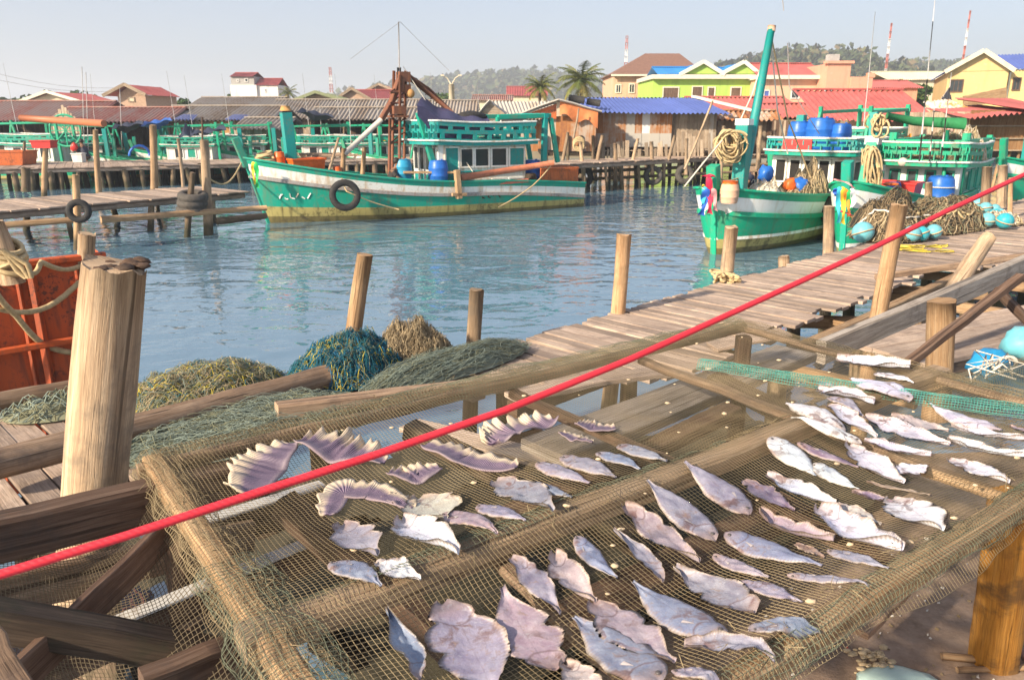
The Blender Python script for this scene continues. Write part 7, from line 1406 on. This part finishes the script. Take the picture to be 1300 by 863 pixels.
FISH = [
 (430, 668, 480, 706, .55, 'split', 'lav', 'short broad fish nearest the left rail of the upper panel'), (419, 714, 484, 744, .46, 'fish', 'blue', 'bluish fish lowest on the left of the upper panel'), (476, 716, 530, 734, .5, 'split', 'white', 'ragged pale scrap right of the lowest left fish'),
 (500, 664, 576, 702, .42, 'split', 'white', 'pale split fish with dark gill below the arched wing'), (560, 652, 631, 679, .36, 'fish', 'pink', 'pink tapering fish pointing right towards the middle rail'), (534, 632, 566, 660, .7, 'split', 'cream', 'round curled fish head overlapping the pink tapering fish'), (606, 641, 667, 660, .36, 'fish', 'lav', 'small fish with notched head lying against the middle rail'),
 (626, 612, 702, 650, .46, 'split', 'lav', 'broad mottled fish above the notched small one'), (672, 612, 726, 630, .36, 'fish', 'blue', 'small bluish fish beside the broad mottled one'), (681, 587, 748, 612, .32, 'fish', 'lav', 'slim fish under the pale violet wing'), (713, 579, 782, 606, .34, 'fish', 'lav', 'slim fish with a dark eyed head right of the first slim one'), (758, 574, 812, 595, .33, 'fish', 'blue', 'small pale blue fish third along the upper rail row'), (784, 566, 846, 586, .3, 'fish', 'lav', 'last slim fish at the right of the upper rail row'),
 (541, 862, 491, 780, .34, 'split', 'blue', 'narrow torn fish by the left rail at the bottom'), (572, 764, 630, 890, .5, 'split', 'lav', 'largest split fish with a curled head at the bottom left'), (700, 852, 637, 746, .5, 'split', 'pink', 'wide rosy fish hanging down right of the largest split one'), (650, 708, 711, 779, .34, 'split', 'lav', 'dark headed fish touching the middle rail above the wide rosy one'),
 (700, 704, 756, 766, .42, 'split', 'cream', 'cream split fish next right along the middle rail'), (731, 680, 783, 732, .34, 'fish', 'blue', 'bluish fish with a cream snout at the middle rail'), (847, 738, 779, 674, .28, 'split', 'lav', 'thin shrivelled fish with a tail like a thorn'), (796, 642, 888, 715, .32, 'split', 'pink', 'pinkish fish with a bent head and white fin'), (908, 687, 821, 611, .36, 'fish', 'lav', 'plump smooth fish with its tail on the middle rail'),
 (951, 654, 869, 586, .42, 'fish', 'lav', 'plump smooth fish farthest right along the middle rail'), (948, 608, 1008, 648, .5, 'split', 'purp', 'purplish torn fish right of the plump pair'), (920, 676, 1044, 716, .36, 'fish', 'blue', 'long steel blue fish lying crosswise in the centre'), (905, 704, 976, 731, .34, 'fish', 'pink', 'small pink fish tucked below the steel blue one'), (960, 654, 1058, 688, .4, 'split', 'pink', 'mottled fish with a dark red gill above the steel blue one'),
 (999, 730, 1103, 747, .24, 'fish', 'lav', 'slender fish alone near the front rail, dark stripe along its back'), (950, 782, 856, 724, .42, 'split', 'lav', 'torn fish with a yellow cut end in the middle of the near panel'), (934, 738, 1018, 764, .36, 'fish', 'lav', 'short fish with a brown head below the small pink one'), (921, 809, 803, 738, .36, 'fish', 'blue', 'big slate fish across the middle of the near panel'), (756, 764, 856, 842, .44, 'split', 'pink', 'big pinkish fish with a bloody gill left of the slate one'),
 (838, 868, 728, 784, .40, 'fish', 'blue', 'big pale blue fish cut by the bottom edge'), (950, 800, 1042, 799, .34, 'fish', 'blue', 'fish with its thin tail pointing at the front rail'), (868, 820, 984, 838, .34, 'split', 'lav', 'ragged finned fish above the bottom edge'), (852, 852, 925, 880, .34, 'fish', 'lav', 'fish half out of the bottom edge, below the ragged finned one'), (718, 842, 762, 890, .4, 'split', 'cream', 'small fish head showing at the bottom edge'),
 (1062, 456, 1148, 468, .26, 'split', 'white', 'topmost white fish at the far end of the rack'), (1110, 474, 1156, 485, .3, 'fish', 'white', 'small white fish just under the topmost one'), (1155, 510, 1084, 482, .42, 'fish', 'white', 'oval white fish alone beside the teal net fold'), (1036, 496, 1104, 513, .34, 'split', 'white', 'white fish with a ragged rear at the left of the far cluster'), (1050, 505, 1096, 528, .36, 'fish', 'lav', 'greyish fish inside the far left cluster'),
 (1070, 548, 1003, 512, .32, 'fish', 'white', 'white fish pointing to the rail at the left of the cluster'), (1048, 516, 1108, 553, .4, 'split', 'white', 'white fish overlapping its neighbour in the far cluster'), (1094, 562, 1010, 530, .24, 'fish', 'white', 'long thin white fish along the lower side of the cluster'), (1100, 528, 1198, 564, .36, 'split', 'white', 'large white fish in the middle of the far half'), (1132, 526, 1204, 548, .36, 'split', 'cream', 'brownish white fish behind the large middle one'),
 (1270, 546, 1186, 514, .36, 'fish', 'white', 'large smooth white fish at the far right'), (1206, 543, 1298, 558, .24, 'split', 'white', 'wavy white strip below the large smooth fish'), (1204, 558, 1296, 580, .2, 'split', 'white', 'second wavy strip with a brown head, below the first'), (1078, 566, 1142, 612, .36, 'split', 'white', 'white fish with an open brown belly'), (1098, 557, 1176, 578, .24, 'split', 'white', 'narrow white fish pointing right of the open bellied one'),
 (1138, 602, 1176, 592, .5, 'split', 'white', 'small curled white piece in the middle right'), (1206, 584, 1275, 612, .34, 'split', 'white', 'white fish nearest the right front corner of the rack'), (979, 555, 1031, 600, .42, 'fish', 'white', 'white oval fish on the right end of the middle rail'), (1012, 562, 1090, 592, .24, 'fish', 'purp', 'thin mauve fish among the white ones'), (1032, 588, 1086, 618, .36, 'fish', 'white', 'white fish just below the thin mauve one'), (1100, 611, 1181, 628, .12, 'strip', 'tan', 'curled brown strip of skin'),
 (970, 606, 1054, 640, .36, 'split', 'white', 'wavy white fish above the mottled red gilled one'), (1083, 624, 1134, 638, .32, 'split', 'purp', 'small mauve fish left of the crumpled white one'), (1138, 634, 1192, 672, .46, 'split', 'white', 'crumpled white fish with a spread tail near the front rail'), (1041, 646, 1137, 698, .30, 'split', 'white', 'long white fish sloping down to the front rail'), (1060, 640, 1118, 666, .32, 'split', 'cream', 'yellow edged fish lying on the long white one'), (1050, 698, 1128, 720, .34, 'fish', 'lav', 'lavender fish pointing at the front rail below the long white one'), (1282, 540, 1312, 550, .5, 'split', 'pink', 'pinkish fish cut by the right edge'),
 (1010, 690, 1046, 706, .4, 'strip', 'tan', 'small brown flake beside the mottled fish'), (1040, 484, 1060, 490, .5, 'strip', 'cream', 'small cream scrap at the far cluster'),
]
for f in FISH: fish(*f)
# ---- small scraps of dried flesh
m = MB()
for _ in range(70):
    u, v = rnd(.2, 2.6), rnd(.1, 1.65); m.ball(RK(u, v, nh(u, v) + .003), rnd(.003, .009), 6, 4, 1.3, .9, .5, .5, rnd(.2, .8))
tag(m.build('flesh_crumbs', plain('flesh_crumb', (.6, .46, .3), .7)), kind='stuff')
